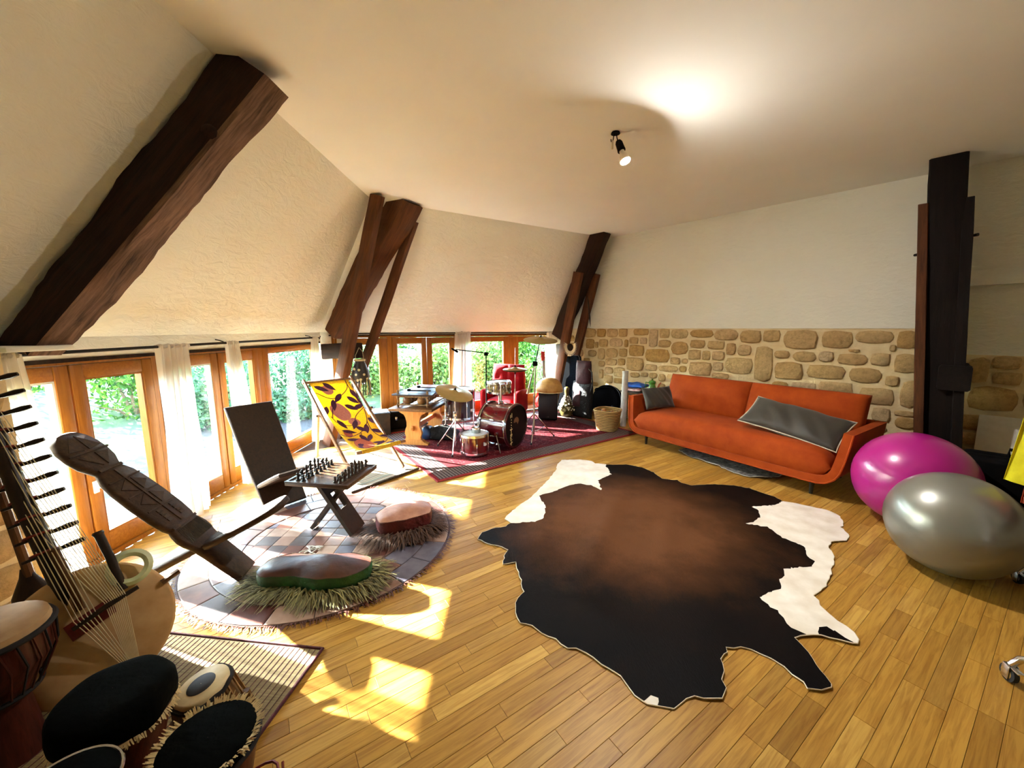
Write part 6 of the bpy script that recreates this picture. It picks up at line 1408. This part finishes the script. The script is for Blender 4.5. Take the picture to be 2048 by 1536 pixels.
# beaded collar and dagger hung on the corner truss
NK = empty('beaded_collar', (1.0, 6.64, 1.14), R(-8), 'white beaded collar over a dark gourd hanging on the truss by the stone wall', 'necklace')
m_ = MB(); m_.lathe([(0.02, -0.11), (0.065, -0.08), (0.085, 0.0), (0.07, 0.08), (0.03, 0.12)], 18); m_.build('gourd', M_BEAM, NK, smooth=180)
m_ = MB()
def collar(a, b):
    t = math.pi*(1.15-1.3*a) ; q = 0.085+0.055*b; return (q*math.cos(t)*1.0, -0.105-0.03*b, 0.02+(-q*math.sin(t)*1.15 if True else 0)+0.05)
m_.grid(collar, 28, 4, 0.008); m_.build('collar', simple('ivory_beads', '#d8ccab', '#efe6cd', rough=0.7, scale=70, bumps=0.8), NK, smooth=60)
for i in range(23):
    t = math.pi*(1.12-1.24*i/22); m_ = MB(); x0, z0 = 0.14*math.cos(t), 0.07-0.14*1.15*math.sin(t); x1, z1 = 0.168*math.cos(t), 0.07-0.168*1.15*math.sin(t)
    m_.tube([(x0, -0.137, z0), (x1, -0.14, z1)], 0.006, 5); m_.build('bead_spike', M_COWR, NK)
NK.scale = (0.66, 0.7, 0.85)
DG = empty('iron_dagger', (1.315, 6.62, 1.53), 0, 'slender dark iron dagger hanging high on the truss by the stone wall', 'dagger')
m_ = MB(); m_.tube([(0.02, 0, 0.0), (0.0, 0, 0.16)], [0.002, 0.014], 6); m_.build('blade', M_IRON, DG)
m_ = MB(); m_.tube([(0.0, 0, 0.16), (-0.03, 0, 0.42), (-0.05, 0, 0.52)], [0.015, 0.012, 0.006], 6); m_.build('sheath', M_DARKWOOD, DG)
# spotted gourd bag on the other truss
M_SPOTG = simple('black_gourd', '#17120c', '#2a2117', rough=0.5); M_SPOT = simple('pale_spots', '#a89a72', '#c7bb94', rough=0.7)
HB = empty('gourd_bag', (-1.925, 4.86, 0.66), 0, 'black gourd bag with pale spots and a fringe hanging from the corner truss', 'bag')
gp = [(0.02, 0.145), (0.085, 0.17), (0.115, 0.235), (0.105, 0.31), (0.075, 0.38), (0.06, 0.43), (0.062, 0.45)]
m_ = MB(); m_.lathe(gp, 24); m_.build('gourd', M_SPOTG, HB, smooth=180)
m_ = MB(); m_.lathe([(0.066, 0.435), (0.068, 0.455), (0.06, 0.457)], 20); m_.build('rim', M_SPOT, HB)
for a, z in ((-2.3, 0.22), (-1.7, 0.27), (-1.2, 0.21), (-1.9, 0.34), (-1.35, 0.33), (-2.6, 0.30), (-0.8, 0.27), (-1.55, 0.20), (-0.4, 0.22), (-2.9, 0.24)):
    q = pl(gp, [i for i in range(len(gp)) if gp[i][1] <= z][-1]/(len(gp)-1)+0.08)[0]; d = Vector((math.cos(a), math.sin(a), 0.1)); m_ = MB()
    m_.lathe([(0.001, 0.004), (0.015, 0.003), (0.018, -0.004)], 10, Matrix.Translation((math.cos(a)*0.108, math.sin(a)*0.108, z)) @ d.to_track_quat('Z', 'Y').to_matrix().to_4x4(), cap0=False); m_.build('spot', M_SPOT, HB)
r = random.Random(8)
for i in range(26):
    a = 2*math.pi*i/26; m_ = MB(); x, y = 0.105*math.cos(a), 0.105*math.sin(a); m_.tube([(x, y, 0.20), (x*1.1, y*1.1, 0.12), (x*1.08+r.uniform(-.01, .01), y*1.08, r.uniform(-0.03, 0.02))], 0.0065, 5); m_.build('fringe_strand', M_SPOTG if i % 3 else M_SPOT, HB)
m_ = MB(); m_.tube([(-0.05, 0.0, 0.455), (-0.06, 0.02, 0.50), (-0.02, 0.05, 0.60), (0.03, 0.03, 0.55), (0.05, 0, 0.455)], 0.004, 5); m_.build('cord', M_SPOT, HB)

# ------------------------------------------------------------------ basket, side table, tube, teapot
def wicker():
    m, nt, b = newmat('wicker'); v = coords(nt, 'Object'); sep = nd(nt, 'ShaderNodeSeparateXYZ'); nt.links.new(v, sep.inputs[0])
    wv_ = nd(nt, 'ShaderNodeTexWave', wave_type='BANDS', bands_direction='Z'); wv_.inputs['Scale'].default_value = 13; wv_.inputs['Distortion'].default_value = 1.2; nt.links.new(v, wv_.inputs['Vector'])
    nt.links.new(ramp(nt, wv_.outputs['Fac'], [(0.1, hexc('#4f3a18')), (0.6, hexc('#c2a362'))]), b.inputs['Base Color']); b.inputs['Roughness'].default_value = 0.8; bump(nt, b, wv_.outputs['Fac'], 0.8, 0.008); return m
M_WICK = wicker()
BS = empty('wicker_basket', (1.42, 5.60, RF), R(-35), 'round-cornered wicker basket at the left end of the sofa', 'basket')
def rsq(a, k_=3.2): c, s_ = math.cos(a), math.sin(a); q = (abs(c)**k_+abs(s_)**k_)**(-1/k_); return c*q, s_*q
def bask(scale_fn, zs, nm, mat, thick=0.0, lo=0.008):
    m_ = MB(); m_.grid(lambda u, v: (lambda q, z: (rsq(u*2*math.pi)[0]*q, rsq(u*2*math.pi)[1]*q, z))(scale_fn(v), zs[0]+(zs[1]-zs[0])*v), 40, 8, thick); return m_.build(nm, mat, BS, smooth=60)
bask(lambda v: 0.135+0.045*v, (0.0, 0.30), 'woven_wall', M_WICK, -0.008)
m_ = MB(); m_.prism([tuple(c*0.14 for c in rsq(2*math.pi*i/32)) for i in range(32)], 0.0, 0.012); m_.build('bottom', M_WICK, BS, smooth=None)
for z, q in ((0.30, 0.182), (0.10, 0.152), (0.20, 0.168)):
    m_ = MB(); m_.tube([(*(c*q for c in rsq(2*math.pi*i/40)), z) for i in range(40)], 0.012 if z == 0.30 else 0.006, 6, closed=True); m_.build('rim' if z == 0.30 else 'woven_band', M_WICK, BS)
M_MARA = simple('maraca_wood', '#8a5226', '#b5763c', rough=0.4)
for i, (x, y, z, rr, mt, lb) in enumerate(((-0.05, -0.02, 0.26, 0.042, M_MARA, 'brown wooden maraca head up in the wicker basket'), (0.06, 0.03, 0.24, 0.036, M_GOURD, 'dark gourd shaker lying in the wicker basket'))):
    T = empty('maraca', Vector((1.42, 5.60, RF)) + Matrix.Rotation(R(-35), 4, 'Z') @ Vector((x, y, 0.015)), 0, lb, 'maraca', 'shakers in the wicker basket')
    m_ = MB(); m_.lathe([(0.004, z-rr), (rr*0.75, z-rr*0.6), (rr, z), (rr*0.75, z+rr*0.6), (0.004, z+rr)], 14); m_.build('head', mt, T, smooth=180)
    m_ = MB(); m_.tube([(0, 0, 0.0), (0, 0, z-rr*0.8)], 0.010, 8); m_.build('grip', mt, T)
ED = empty('side_table', (2.02, 5.97, 0), R(-47), 'small low white-legged table under the blue cloth behind the sofa arm', 'table')
M_WPAINT = simple('white_paint', '#d9d6cc', '#e6e3da', rough=0.5)
m_ = MB(); m_.rbox((-0.27, -0.16, 0.50), (0.27, 0.16, 0.525), 0.005); m_.build('table_top', M_DARKWOOD, ED)
for x in (-0.24, 0.24):
    for y in (-0.13, 0.13): m_ = MB(); m_.rbox((x-0.014, y-0.014, 0), (x+0.014, y+0.014, 0.50), 0.004); m_.build('leg', M_WPAINT, ED)
EDM = Matrix.Translation(ED.location) @ Matrix.Rotation(R(-47), 4, 'Z')
M_BLUE = simple('blue_satin', '#0d3f9a', '#1f63c8', rough=0.35, scale=7, bumps=0.6, bdist=0.03); M_CHK = simple('pink_white_cloth', '#b0525c', '#e6d6cf', rough=0.8, scale=24)
def clothpile(p, w_, d_, h, mat, seed, label, name='folded_cloth'):
    T = empty(name, p, R(-47), label, 'cloth'); m_ = MB(); cushion(m_, -w_/2, w_/2, -d_/2, d_/2, 0, h, h*0.3, None, 24, 5, seed)
    m_.v = [(x, y, max(0.001, z+h*0.25*math.sin(x*31+seed)*math.sin(y*27))) for x, y, z in m_.v]; build_soft(m_, 'cloth', mat, T); return T
clothpile(EDM @ Vector((-0.10, -0.02, 0.526)), 0.32, 0.26, 0.045, M_CHK, 1, 'pink and white folded cloth under the blue one on the side table')
clothpile(EDM @ Vector((-0.08, 0.0, 0.582)), 0.34, 0.26, 0.06, M_BLUE, 2, 'crumpled bright blue satin cloth on the side table')
m_ = MB(); m_.lathe([(0.045, 0.0), (0.045, 0.86)], 24, cap0=False, cap1=False); m_.lathe([(0.041, 0.86), (0.041, 0.0)], 24, cap0=False, cap1=False); m_.lathe([(0.041, 0.86), (0.045, 0.86)], 24, cap0=False, cap1=False)
tag(m_.build('cardboard_tube', simple('grey_tube', '#a9aaa6', '#bdbeb9', rough=0.45), loc=(1.73, 5.84, 0)), 'tall pale grey tube standing behind the left sofa arm', 'tube')
M_POTG = simple('green_enamel', '#2f6b1f', '#4c8a2f', rough=0.25, coat=0.6, scale=3); M_POTO = simple('orange_enamel', '#c05a38', '#d06a45', rough=0.3)
TP = empty('teapot', EDM @ Vector((0.20, -0.03, 0.526)), R(-20), 'green enamel teapot with an orange spout on the side table', 'teapot')
m_ = MB(); m_.lathe([(0.062, 0), (0.068, 0.02), (0.066, 0.06), (0.045, 0.12), (0.040, 0.135), (0.050, 0.15), (0.050, 0.165)], 22); m_.build('body', M_POTG, TP, smooth=60)
m_ = MB(); m_.lathe([(0.050, 0.166), (0.046, 0.18), (0.02, 0.195), (0.012, 0.198), (0.012, 0.212), (0.004, 0.216)], 18); m_.build('lid', M_POTG, TP, smooth=60)
m_ = MB(); m_.tube([(0.05, 0, 0.06), (0.085, 0, 0.08), (0.10, 0, 0.13), (0.125, 0, 0.165)], [0.02, 0.016, 0.011, 0.008], 8); m_.build('spout', M_POTO, TP)
m_ = MB(); m_.tube([(-0.048, 0, 0.155), (-0.09, 0, 0.165), (-0.10, 0, 0.11), (-0.065, 0, 0.05)], 0.007, 6); m_.build('handle', M_POTG, TP)
# ------------------------------------------------------------------ kora and hand drums at the lower left
M_SKIN = simple('goat_skin', '#a88352', '#c9a878', rough=0.7, scale=7, bumps=0.15); M_KNECK = woodmat('kora_neck', '#120b07', '#2c1d12', rough=0.4, axis=2); M_DOWEL = woodmat('dowel_wood', '#3f2815', '#6b4826', rough=0.5, axis=2)
M_STRING = simple('nylon_string', '#cfc29a', '#e6dcb8', rough=0.4); M_REDL = simple('red_leather', '#5a130e', '#7a1c14', rough=0.6)
KC = Vector((-1.70, 1.40, 0.285)); kt = Vector((-0.417, 0.167, 0.893)).normalized(); kn = Vector((0.603, -0.682, 0.411)); kn = (kn-kt*kn.dot(kt)).normalized(); kb = kt.cross(kn)
KO = empty('kora', (-1.72, 1.42, 0.006), 0, 'kora harp-lute with a pale skin face and long dark neck at the left edge', 'instrument'); ko = Vector(KO.location)
def kp(b, t, n): return KC + kb*b + kt*t + kn*n - ko
MK = Matrix(((kb.x, kt.x, kn.x, KC.x-ko.x), (kb.y, kt.y, kn.y, KC.y-ko.y), (kb.z, kt.z, kn.z, KC.z-ko.z), (0, 0, 0, 1)))
RK = 0.25
prof = [(0.01, -0.225), (RK*0.35, -0.213), (RK*0.62, -0.18), (RK*0.85, -0.12), (RK*0.97, -0.05), (RK, 0.0)]
m_ = MB(); m_.lathe(prof, 40, MK, cap1=False); m_.build('calabash_bowl', M_GOURD, KO, smooth=180)
m_ = MB(); m_.lathe([(RK+0.004, -0.05), (RK+0.006, 0.0), (RK-0.004, 0.010), (RK*0.6, 0.016), (0.001, 0.018)], 40, MK, cap0=False, cap1=False); m_.build('skin_face', M_SKIN, KO, smooth=60)
m_ = MB(); m_.tube([kp(-0.03, -0.10, -0.03), kp(-0.03, 0.22, -0.01), kp(-0.035, 0.6, 0.03), kp(-0.04, 1.25, 0.02)], [0.030, 0.032, 0.030, 0.025], 12); m_.build('neck', M_KNECK, KO)
for b in (0.0, 0.125): m_ = MB(); m_.tube([kp(b, 0.10, 0.03), kp(b, 0.25, 0.045), kp(b-0.005, 0.36, 0.055)], [0.014, 0.015, 0.016], 10); m_.lathe([(0.016, 0), (0.020, 0.008), (0.016, 0.016)], 10, Matrix.Translation(kp(b-0.005, 0.35, 0.054)) @ kt.to_track_quat('Z', 'Y').to_matrix().to_4x4()); m_.build('hand_post', M_DOWEL if b == 0 else M_KNECK, KO)
m_ = MB(); m_.tube([kp(0.235, 0.055, 0.012), kp(0.30, 0.07, 0.012)], 0.013, 8); m_.build('cross_stick', M_DOWEL, KO)
m_ = MB(); m_.prism([(-0.05, 0.0), (0.085, 0.03), (0.075, 0.095), (-0.06, 0.065)], 0.017, 0.024, MK); m_.build('bridge_pad', M_REDL, KO, smooth=None)
m_ = MB(); m_.tube([kp(-0.03, 0.045, 0.075), kp(0.07, 0.07, 0.085), kp(0.17, 0.085, 0.075)], [0.009, 0.011, 0.009], 8); m_.build('bridge', M_KNECK, KO)
m_ = MB(); m_.tube([kp(0.0, 0.05, 0.022), kp(0.03, 0.058, 0.08)], 0.008, 6); m_.tube([kp(0.10, 0.07, 0.022), kp(0.10, 0.075, 0.08)], 0.008, 6); m_.build('bridge_foot', M_KNECK, KO)
for i in range(11):
    t = 0.36+0.075*i; m_ = MB(); a = kp(-0.04, t, 0.015); d = (kb*0.9+kn*0.25).normalized(); m_.tube([a-d*0.06, a+d*0.02, a+d*0.10, a+d*0.125], [0.006, 0.006, 0.012, 0.008], 8); m_.build('tuning_peg', M_KNECK, KO)
    m_ = MB(); m_.tube([kp(-0.035+0.038*math.cos(q), t+0.008, 0.012+0.038*math.sin(q)) for q in [2*math.pi*j/14 for j in range(14)]], 0.005, 5, closed=True); m_.build('tuning_ring', M_REDL, KO)
    f = i/10; m_ = MB(); m_.tube([kp(-0.02, t, 0.045), kp(0.10+0.06*f-0.03, 0.085, 0.088), kp(0.06+0.03*f, -0.20, 0.02)], 0.0016, 4); m_.build('string', M_STRING, KO)
    if i % 2 == 0: m_ = MB(); m_.tube([kp(-0.05, t+0.02, 0.04), kp(0.0+0.06*f-0.02, 0.07, 0.088), kp(0.05+0.02*f, -0.20, 0.02)], 0.0016, 4); m_.build('string', M_STRING, KO)
m_ = MB(); m_.lathe([(0.060, -0.006), (0.075, 0.0), (0.060, 0.010), (0.045, 0.004)], 24, MK @ Matrix.Translation((0.165, 0.175, 0.035)), cap0=False, cap1=False); m_.build('tape_roll', simple('pale_green_tape', '#b9c79a', '#cdd8b2', rough=0.5), KO)
LU = empty('lute', (-2.22, 1.66, 0.0), R(20), 'dark small-bodied lute leaning behind the kora by the stone pier', 'instrument')
m_ = MB(); m_.lathe([(0.004, 0.0), (0.07, 0.05), (0.095, 0.16), (0.075, 0.27), (0.03, 0.36), (0.018, 0.40)], 18, Matrix.Rotation(R(-6), 4, 'Y') @ Matrix.Scale(0.55, 4, (0, 1, 0))); m_.build('body', M_KNECK, LU, smooth=180)
m_ = MB(); m_.tube([(-0.03, 0, 0.36), (-0.10, 0.0, 1.02)], [0.018, 0.014], 8); m_.build('neck', M_DOWEL, LU)
# goblet and hand drums
M_DJ = woodmat('maroon_drum_wood', '#2a0d08', '#57241a', rough=0.4, axis=2); M_DRUMSK = simple('worn_drum_skin', '#8a6a40', '#b8976a', rough=0.6, scale=7); M_ROPEB = simple('black_rope', '#0f0d0c', '#1d1917', rough=0.9)
def rope_ring(mb, q, z, rr, M=None, n=40, wob=0.0):
    P = [Vector((q*math.cos(a), q*math.sin(a), z+wob*math.sin(a*9))) for a in [2*math.pi*i/n for i in range(n)]]
    mb.tube([M @ p if M else p for p in P], rr, 6, closed=True)
DJ = empty('djembe', (-1.77, 1.165, 0.006), 0, 'maroon goblet drum with a rope-laced rim cut by the left edge', 'drum')
m_ = MB(); m_.lathe([(0.085, 0), (0.075, 0.10), (0.065, 0.20), (0.085, 0.27), (0.135, 0.36), (0.142, 0.44), (0.138, 0.48)], 32); m_.build('shell', M_DJ, DJ, smooth=60)
m_ = MB(); m_.lathe([(0.001, 0.498), (0.120, 0.498), (0.138, 0.494), (0.143, 0.475)], 32, cap0=False, cap1=False); m_.build('drum_skin', M_DRUMSK, DJ, smooth=60)
m_ = MB(); rope_ring(m_, 0.147, 0.466, 0.010); m_.build('upper_ring', M_ROPEB, DJ); m_ = MB(); rope_ring(m_, 0.095, 0.25, 0.008); m_.build('lower_ring', M_ROPEB, DJ)
for i in range(24):
    a = 2*math.pi*i/24; b = a+0.13; m_ = MB(); m_.tube([(0.150*math.cos(a), 0.150*math.sin(a), 0.462), (0.145*math.cos(b), 0.145*math.sin(b), 0.37), (0.098*math.cos(b), 0.098*math.sin(b), 0.255)], 0.0035, 5); m_.build('lacing', M_ROPEB if i % 2 else M_DJ, DJ)
M_COVER = simple('black_cover_cloth', '#030403', '#070907', rough=0.95, scale=6, bumps=0.5, bdist=0.02, spec=0.04)
BD_ = empty('covered_drum', (-1.165, 0.985, 0.006), 0, 'large hand drum under a black cloth cover on the straw mat', 'drum')
m_ = MB(); m_.lathe([(0.10, 0), (0.085, 0.12), (0.095, 0.24), (0.120, 0.34), (0.126, 0.40)], 32); m_.build('shell', M_DJ, BD_, smooth=60)
m_ = MB()
def cov(u, v):
    a = u*2*math.pi; k_ = pl([(0.001, 0.457), (0.055, 0.458), (0.10, 0.455), (0.125, 0.447), (0.136, 0.43), (0.138, 0.40), (0.135, 0.372)], v)
    w_ = 1+0.02*math.sin(a*7+v*3)*v; return (k_[0]*w_*math.cos(a), k_[0]*w_*math.sin(a), k_[1]+0.006*math.sin(a*5)*v*v)
m_.grid(cov, 60, 18); m_.build('cloth_cover', M_COVER, BD_, smooth=180)
m_ = MB(); r = random.Random(4)
fringe(m_, [((0.133*math.cos(a), 0.133*math.sin(a), 0.372), (math.cos(a), math.sin(a), 0)) for a in [r.uniform(0, 6.28) for _ in range(220)]], r, 0.012, 0.004, 0.02, 0.352, 0.6, 0.0); tag(m_.build('skin_hair', simple('pale_hair', '#a8905c', '#d0b884', rough=0.9), BD_, smooth=None), kind='stuff')
TB = empty('tabla', (-1.055, 1.215, 0.006), 0, 'small tabla drum with a cream skin and round dark centre spot', 'drum')
MTB = Matrix.Rotation(R(-8), 4, 'Y') @ Matrix.Rotation(R(6), 4, 'X')
m_ = MB(); m_.lathe([(0.082, 0.012), (0.096, 0.06), (0.098, 0.11), (0.084, 0.20), (0.076, 0.245)], 28, MTB); m_.build('shell', M_DOWEL, TB, smooth=60)
m_ = MB(); m_.lathe([(0.001, 0.262), (0.072, 0.262), (0.080, 0.256), (0.083, 0.235)], 28, MTB, cap0=False, cap1=False); m_.build('drum_skin', simple('cream_skin', '#cdb784', '#e2d0a0', rough=0.5), TB, smooth=60)
m_ = MB(); m_.lathe([(0.001, 0.2655), (0.040, 0.2655), (0.042, 0.2625)], 28, MTB, cap0=False, cap1=False); m_.build('tuning_spot', simple('grey_black_paste', '#26282a', '#36383a', rough=0.7), TB, smooth=60)
m_ = MB(); rope_ring(m_, 0.084, 0.242, 0.008, MTB, wob=0.003); m_.build('braided_rim', M_ROPEB, TB)
for i in range(16):
    a = 2*math.pi*i/16; m_ = MB(); m_.tube([MTB @ Vector((0.088*math.cos(a), 0.088*math.sin(a), 0.24)), MTB @ Vector((0.104*math.cos(a), 0.104*math.sin(a), 0.11)), MTB @ Vector((0.088*math.cos(a), 0.088*math.sin(a), 0.03))], 0.004, 5); m_.build('strap', M_LASH, TB)
for i in range(4):
    a = 0.4+1.57*i; m_ = MB(); m_.tube([MTB @ Vector((0.112*math.cos(a), 0.112*math.sin(a), 0.085)), MTB @ Vector((0.107*math.cos(a), 0.107*math.sin(a), 0.16))], 0.014, 8); m_.build('tuning_block', M_DOWEL, TB)
def furdrum(T, q, h, n, seed, head):
    m_ = MB(); m_.lathe([(q*0.8, 0), (q*0.72, h*0.4), (q*0.95, h*0.8), (q*0.97, h-0.01)], 28); m_.build('shell', M_DJ, T, smooth=60)
    m_ = MB(); m_.lathe([(0.001, h), (q*0.86, h), (q*0.98, h-0.004), (q*1.0, h-0.03)], 28, cap0=False, cap1=False); m_.build('drum_skin', head, T, smooth=60)
    r = random.Random(seed); m_ = MB()
    for k_ in range(n):
        a = r.uniform(0, 6.28); c, s_ = math.cos(a), math.sin(a); q2 = q*r.uniform(0.90, 1.0); p = Vector((q2*c, q2*s_, h-0.006)); d = Vector((c, s_, r.uniform(-0.1, 0.7))).normalized(); t_ = Vector((-s_, c, 0))*0.003; L = r.uniform(0.012, 0.028)
        e = p+d*L+t_*r.uniform(-2, 2); m_.add([p-t_, p+t_, e+t_*0.4, e-t_*0.4], [(0, 1, 2, 3)])
    tag(m_.build('fur_rim', MATS['pale_hair'], T, smooth=None), kind='stuff')
    m_ = MB(); rope_ring(m_, q*1.02, h-0.035, 0.007); m_.build('rope_ring', M_ROPEB, T)
FD = empty('fur_rimmed_drum', (-0.86, 0.935, 0.006), 0, 'hand drum with a black head and pale fur rim beside the tabla', 'drum')
furdrum(FD, 0.118, 0.35, 420, 2, M_COVER)
m_ = MB(); m_.tube([(0.06*math.cos(t)+0.12, 0.05*math.sin(t*1.1), 0.20+0.01*math.sin(t*2)) for t in [i*0.4 for i in range(18)]], 0.004, 5); m_.build('cord', M_REDL, FD)
LD = empty('bronze_rim_drum', (-1.03, 0.735, -0.0), 0, 'dark drum with a shiny rim cut off by the lower edge', 'drum')
m_ = MB(); m_.lathe([(0.085, 0), (0.075, 0.2), (0.098, 0.38), (0.101, 0.45)], 28); m_.build('shell', M_DJ, LD, smooth=60)
m_ = MB(); m_.lathe([(0.001, 0.4525), (0.098, 0.4525)], 28, cap0=False, cap1=False); m_.build('drum_skin', M_COVER, LD, smooth=60)
m_ = MB(); rope_ring(m_, 0.102, 0.450, 0.004); m_.build('rim', M_CHROME, LD)

# ------------------------------------------------------------------ right edge: board, black case, clothes rack
m_ = MB(); Mw = Matrix(((CD.x, CN.x*-1, 0, 0), (CD.y, CN.y*-1, 0, 0), (0, 0, 1, 0), (0, 0, 0, 1)))
m_.rbox((-0.55, -0.012, 0.0), (0.55, 0.012, 0.70), 0.003, Matrix.Translation(cpt(5.78, 0.0, 0.16)) @ Mw @ Matrix.Rotation(R(-9), 4, 'X'))
o = m_.build('white_board', simple('white_board_face', '#d9d4c4', '#e3dfd1', rough=0.6)); tag(o, 'large white board leaning against the stone wall right of the black truss', 'board')
CS = empty('rigid_case', (3.78, 2.66, 0), math.atan2(CD.y, CD.x), 'tall black case with a carrying handle behind the exercise balls', 'case')
m_ = MB(); m_.rbox((-0.36, -0.13, 0.02), (0.36, 0.0, 0.56), 0.05, seg=3); m_.build('front_shell', M_BLACK, CS)
m_ = MB(); m_.rbox((-0.36, 0.004, 0.02), (0.36, 0.12, 0.56), 0.05, seg=3); m_.build('back_shell', M_BLACK, CS)
m_ = MB(); m_.tube([(-0.13, 0, 0.55), (-0.13, 0, 0.61), (0.16, 0, 0.61), (0.16, 0, 0.55)], 0.012, 8); m_.build('handle', M_BLACK, CS)
for x in (-0.3, 0.3): m_ = MB(); m_.lathe([(0.02, 0), (0.02, 0.024)], 8, Matrix.Translation((x, -0.06, 0))); m_.build('foot', M_RUB, CS)
RK_ = empty('clothes_rack', (2.29, 1.28, 0), 0, 'chrome clothes rack on rubber wheels at the right edge', 'clothes rack'); ro = Vector(RK_.location)
ra, rb_ = Vector((0.76, 0.65, 0)), Vector((-0.62, 0.78, 0))
ends = []
for i, c in enumerate((Vector((2.305, 1.25, 0)), Vector((2.305, 1.25, 0))+ra*1.08)):
    hl = 0.27 if i == 0 else 0.19; c = c-ro; w0, w1 = c+rb_*hl, c-rb_*hl; m_ = MB(); z = Vector((0, 0, 0.10))
    m_.tube([w0+Vector((0, 0, 0.075)), w0+Vector((0, 0, 0.115))-rb_*0.02, w0+z-rb_*0.06+Vector((0, 0, 0.035)), c+z+Vector((0, 0, 0.04)), w1+z+rb_*0.06+Vector((0, 0, 0.035)), w1+Vector((0, 0, 0.115))+rb_*0.02, w1+Vector((0, 0, 0.075))], 0.014, 10); m_.build('foot_bar', M_CHROME, RK_)
    m_ = MB(); m_.tube([c+Vector((0, 0, 0.14)), c+Vector((0, 0, 1.62))], 0.013, 10); m_.build('upright', M_CHROME, RK_); ends.append(c)
    for q, wd in enumerate((w0, w1)):
        Mq = Matrix.Translation(wd+Vector((0, 0, 0.036))) @ (ra*0.55-rb_*0.83).to_track_quat('Z', 'Y').to_matrix().to_4x4()
        m_ = MB(); m_.lathe([(0.026, -0.011), (0.035, -0.009), (0.0365, 0), (0.035, 0.009), (0.026, 0.011)], 24, Mq); wh = m_.build('wheel', M_RUB, RK_, smooth=40)
        m_ = MB(); m_.lathe([(0.008, -0.016), (0.010, -0.0125), (0.024, -0.012), (0.024, 0.012), (0.010, 0.0125), (0.008, 0.016)], 20, Mq); m_.build('hub', M_CHROME, wh)
        m_ = MB(); m_.rbox((-0.016, -0.022, -0.018), (0.016, 0.040, -0.013), 0.002, Mq); m_.rbox((-0.016, -0.022, 0.013), (0.016, 0.040, 0.018), 0.002, Mq); m_.build('fork', M_CHROME, RK_)
        m_ = MB(); m_.rbox((-0.05, 0.03, -0.012), (0.02, 0.037, 0.012), 0.002, Mq); m_.build('brake_lever', M_CHROME, RK_)
m_ = MB(); m_.tube([ends[0]+Vector((0, 0, 1.62)), ends[1]+Vector((0, 0, 1.62))], 0.013, 10); m_.build('hanging_rail', M_CHROME, RK_)
def garment(f, mat, zb, hw, label, hanger=True, skew=0.0):
    p = ro + ends[0].lerp(ends[1], f); T = empty('hanging_garment', (p.x, p.y, 1.60), 0, label, 'garment', 'clothes on the rack')
    m_ = MB(); ph = f*17
    def g_(sgn):
        def fn(u, v):
            w_ = hw*(0.35+0.65*min(1, v*6)) if v < 0.17 else hw*(1+0.12*(v-0.17)); s_ = 2*u-1; z = -0.10-0.08*abs(s_)*(v < 0.17)+(zb-1.50)*v
            th = 0.035*max(0, 1-s_**4)**0.5*(0.5+v) + 0.012*math.sin(s_*7+ph+v*2)
            pt = rb_*(w_*s_+skew*v) + ra*(sgn*th)
            return (pt.x, pt.y, z + 0.03*s_*v*(skew > 0))
        return fn
    m_.grid(g_(1), 20, 14); b = len(m_.f); m_.grid(g_(-1), 20, 14); m_.f[b:] = [tuple(reversed(q)) for q in m_.f[b:]]; m_.build('cloth', mat, T, smooth=180)
    m_ = MB(); m_.tube([(0, 0, 0.034), (0.02*rb_.x, 0.02*rb_.y, 0.045), (0, 0, 0.055) if False else (-0.015*rb_.x, -0.015*rb_.y, 0.04), (0, 0, 0.0), tuple(Vector(rb_*hw*0.3)+Vector((0, 0, -0.09)))], 0.003, 5); m_.tube([(0, 0, 0.0), tuple(-Vector(rb_*hw*0.3)+Vector((0, 0, -0.09)))], 0.003, 5); m_.build('hanger', M_CHROME, T)
garment(0.93, simple('yellow_cotton', '#c9c400', '#dcd81a', rough=0.8), 0.60, 0.25, 'bright yellow garment hanging on the clothes rack', skew=0.04)
garment(0.80, simple('terracotta_cotton', '#9a3a1c', '#b85a36', rough=0.8, scale=8), 0.55, 0.23, 'terracotta garment hanging next to the yellow one')
garment(0.66, simple('white_lace', '#d8d4ca', '#efece4', rough=0.9, scale=40), 0.50, 0.20, 'white lace garment hanging next to the terracotta one')
garment(0.45, simple('white_cotton', '#dfe0ea', '#eef0f6', rough=0.8, scale=10), 0.30, 0.17, 'long white garment hanging low on the clothes rack')
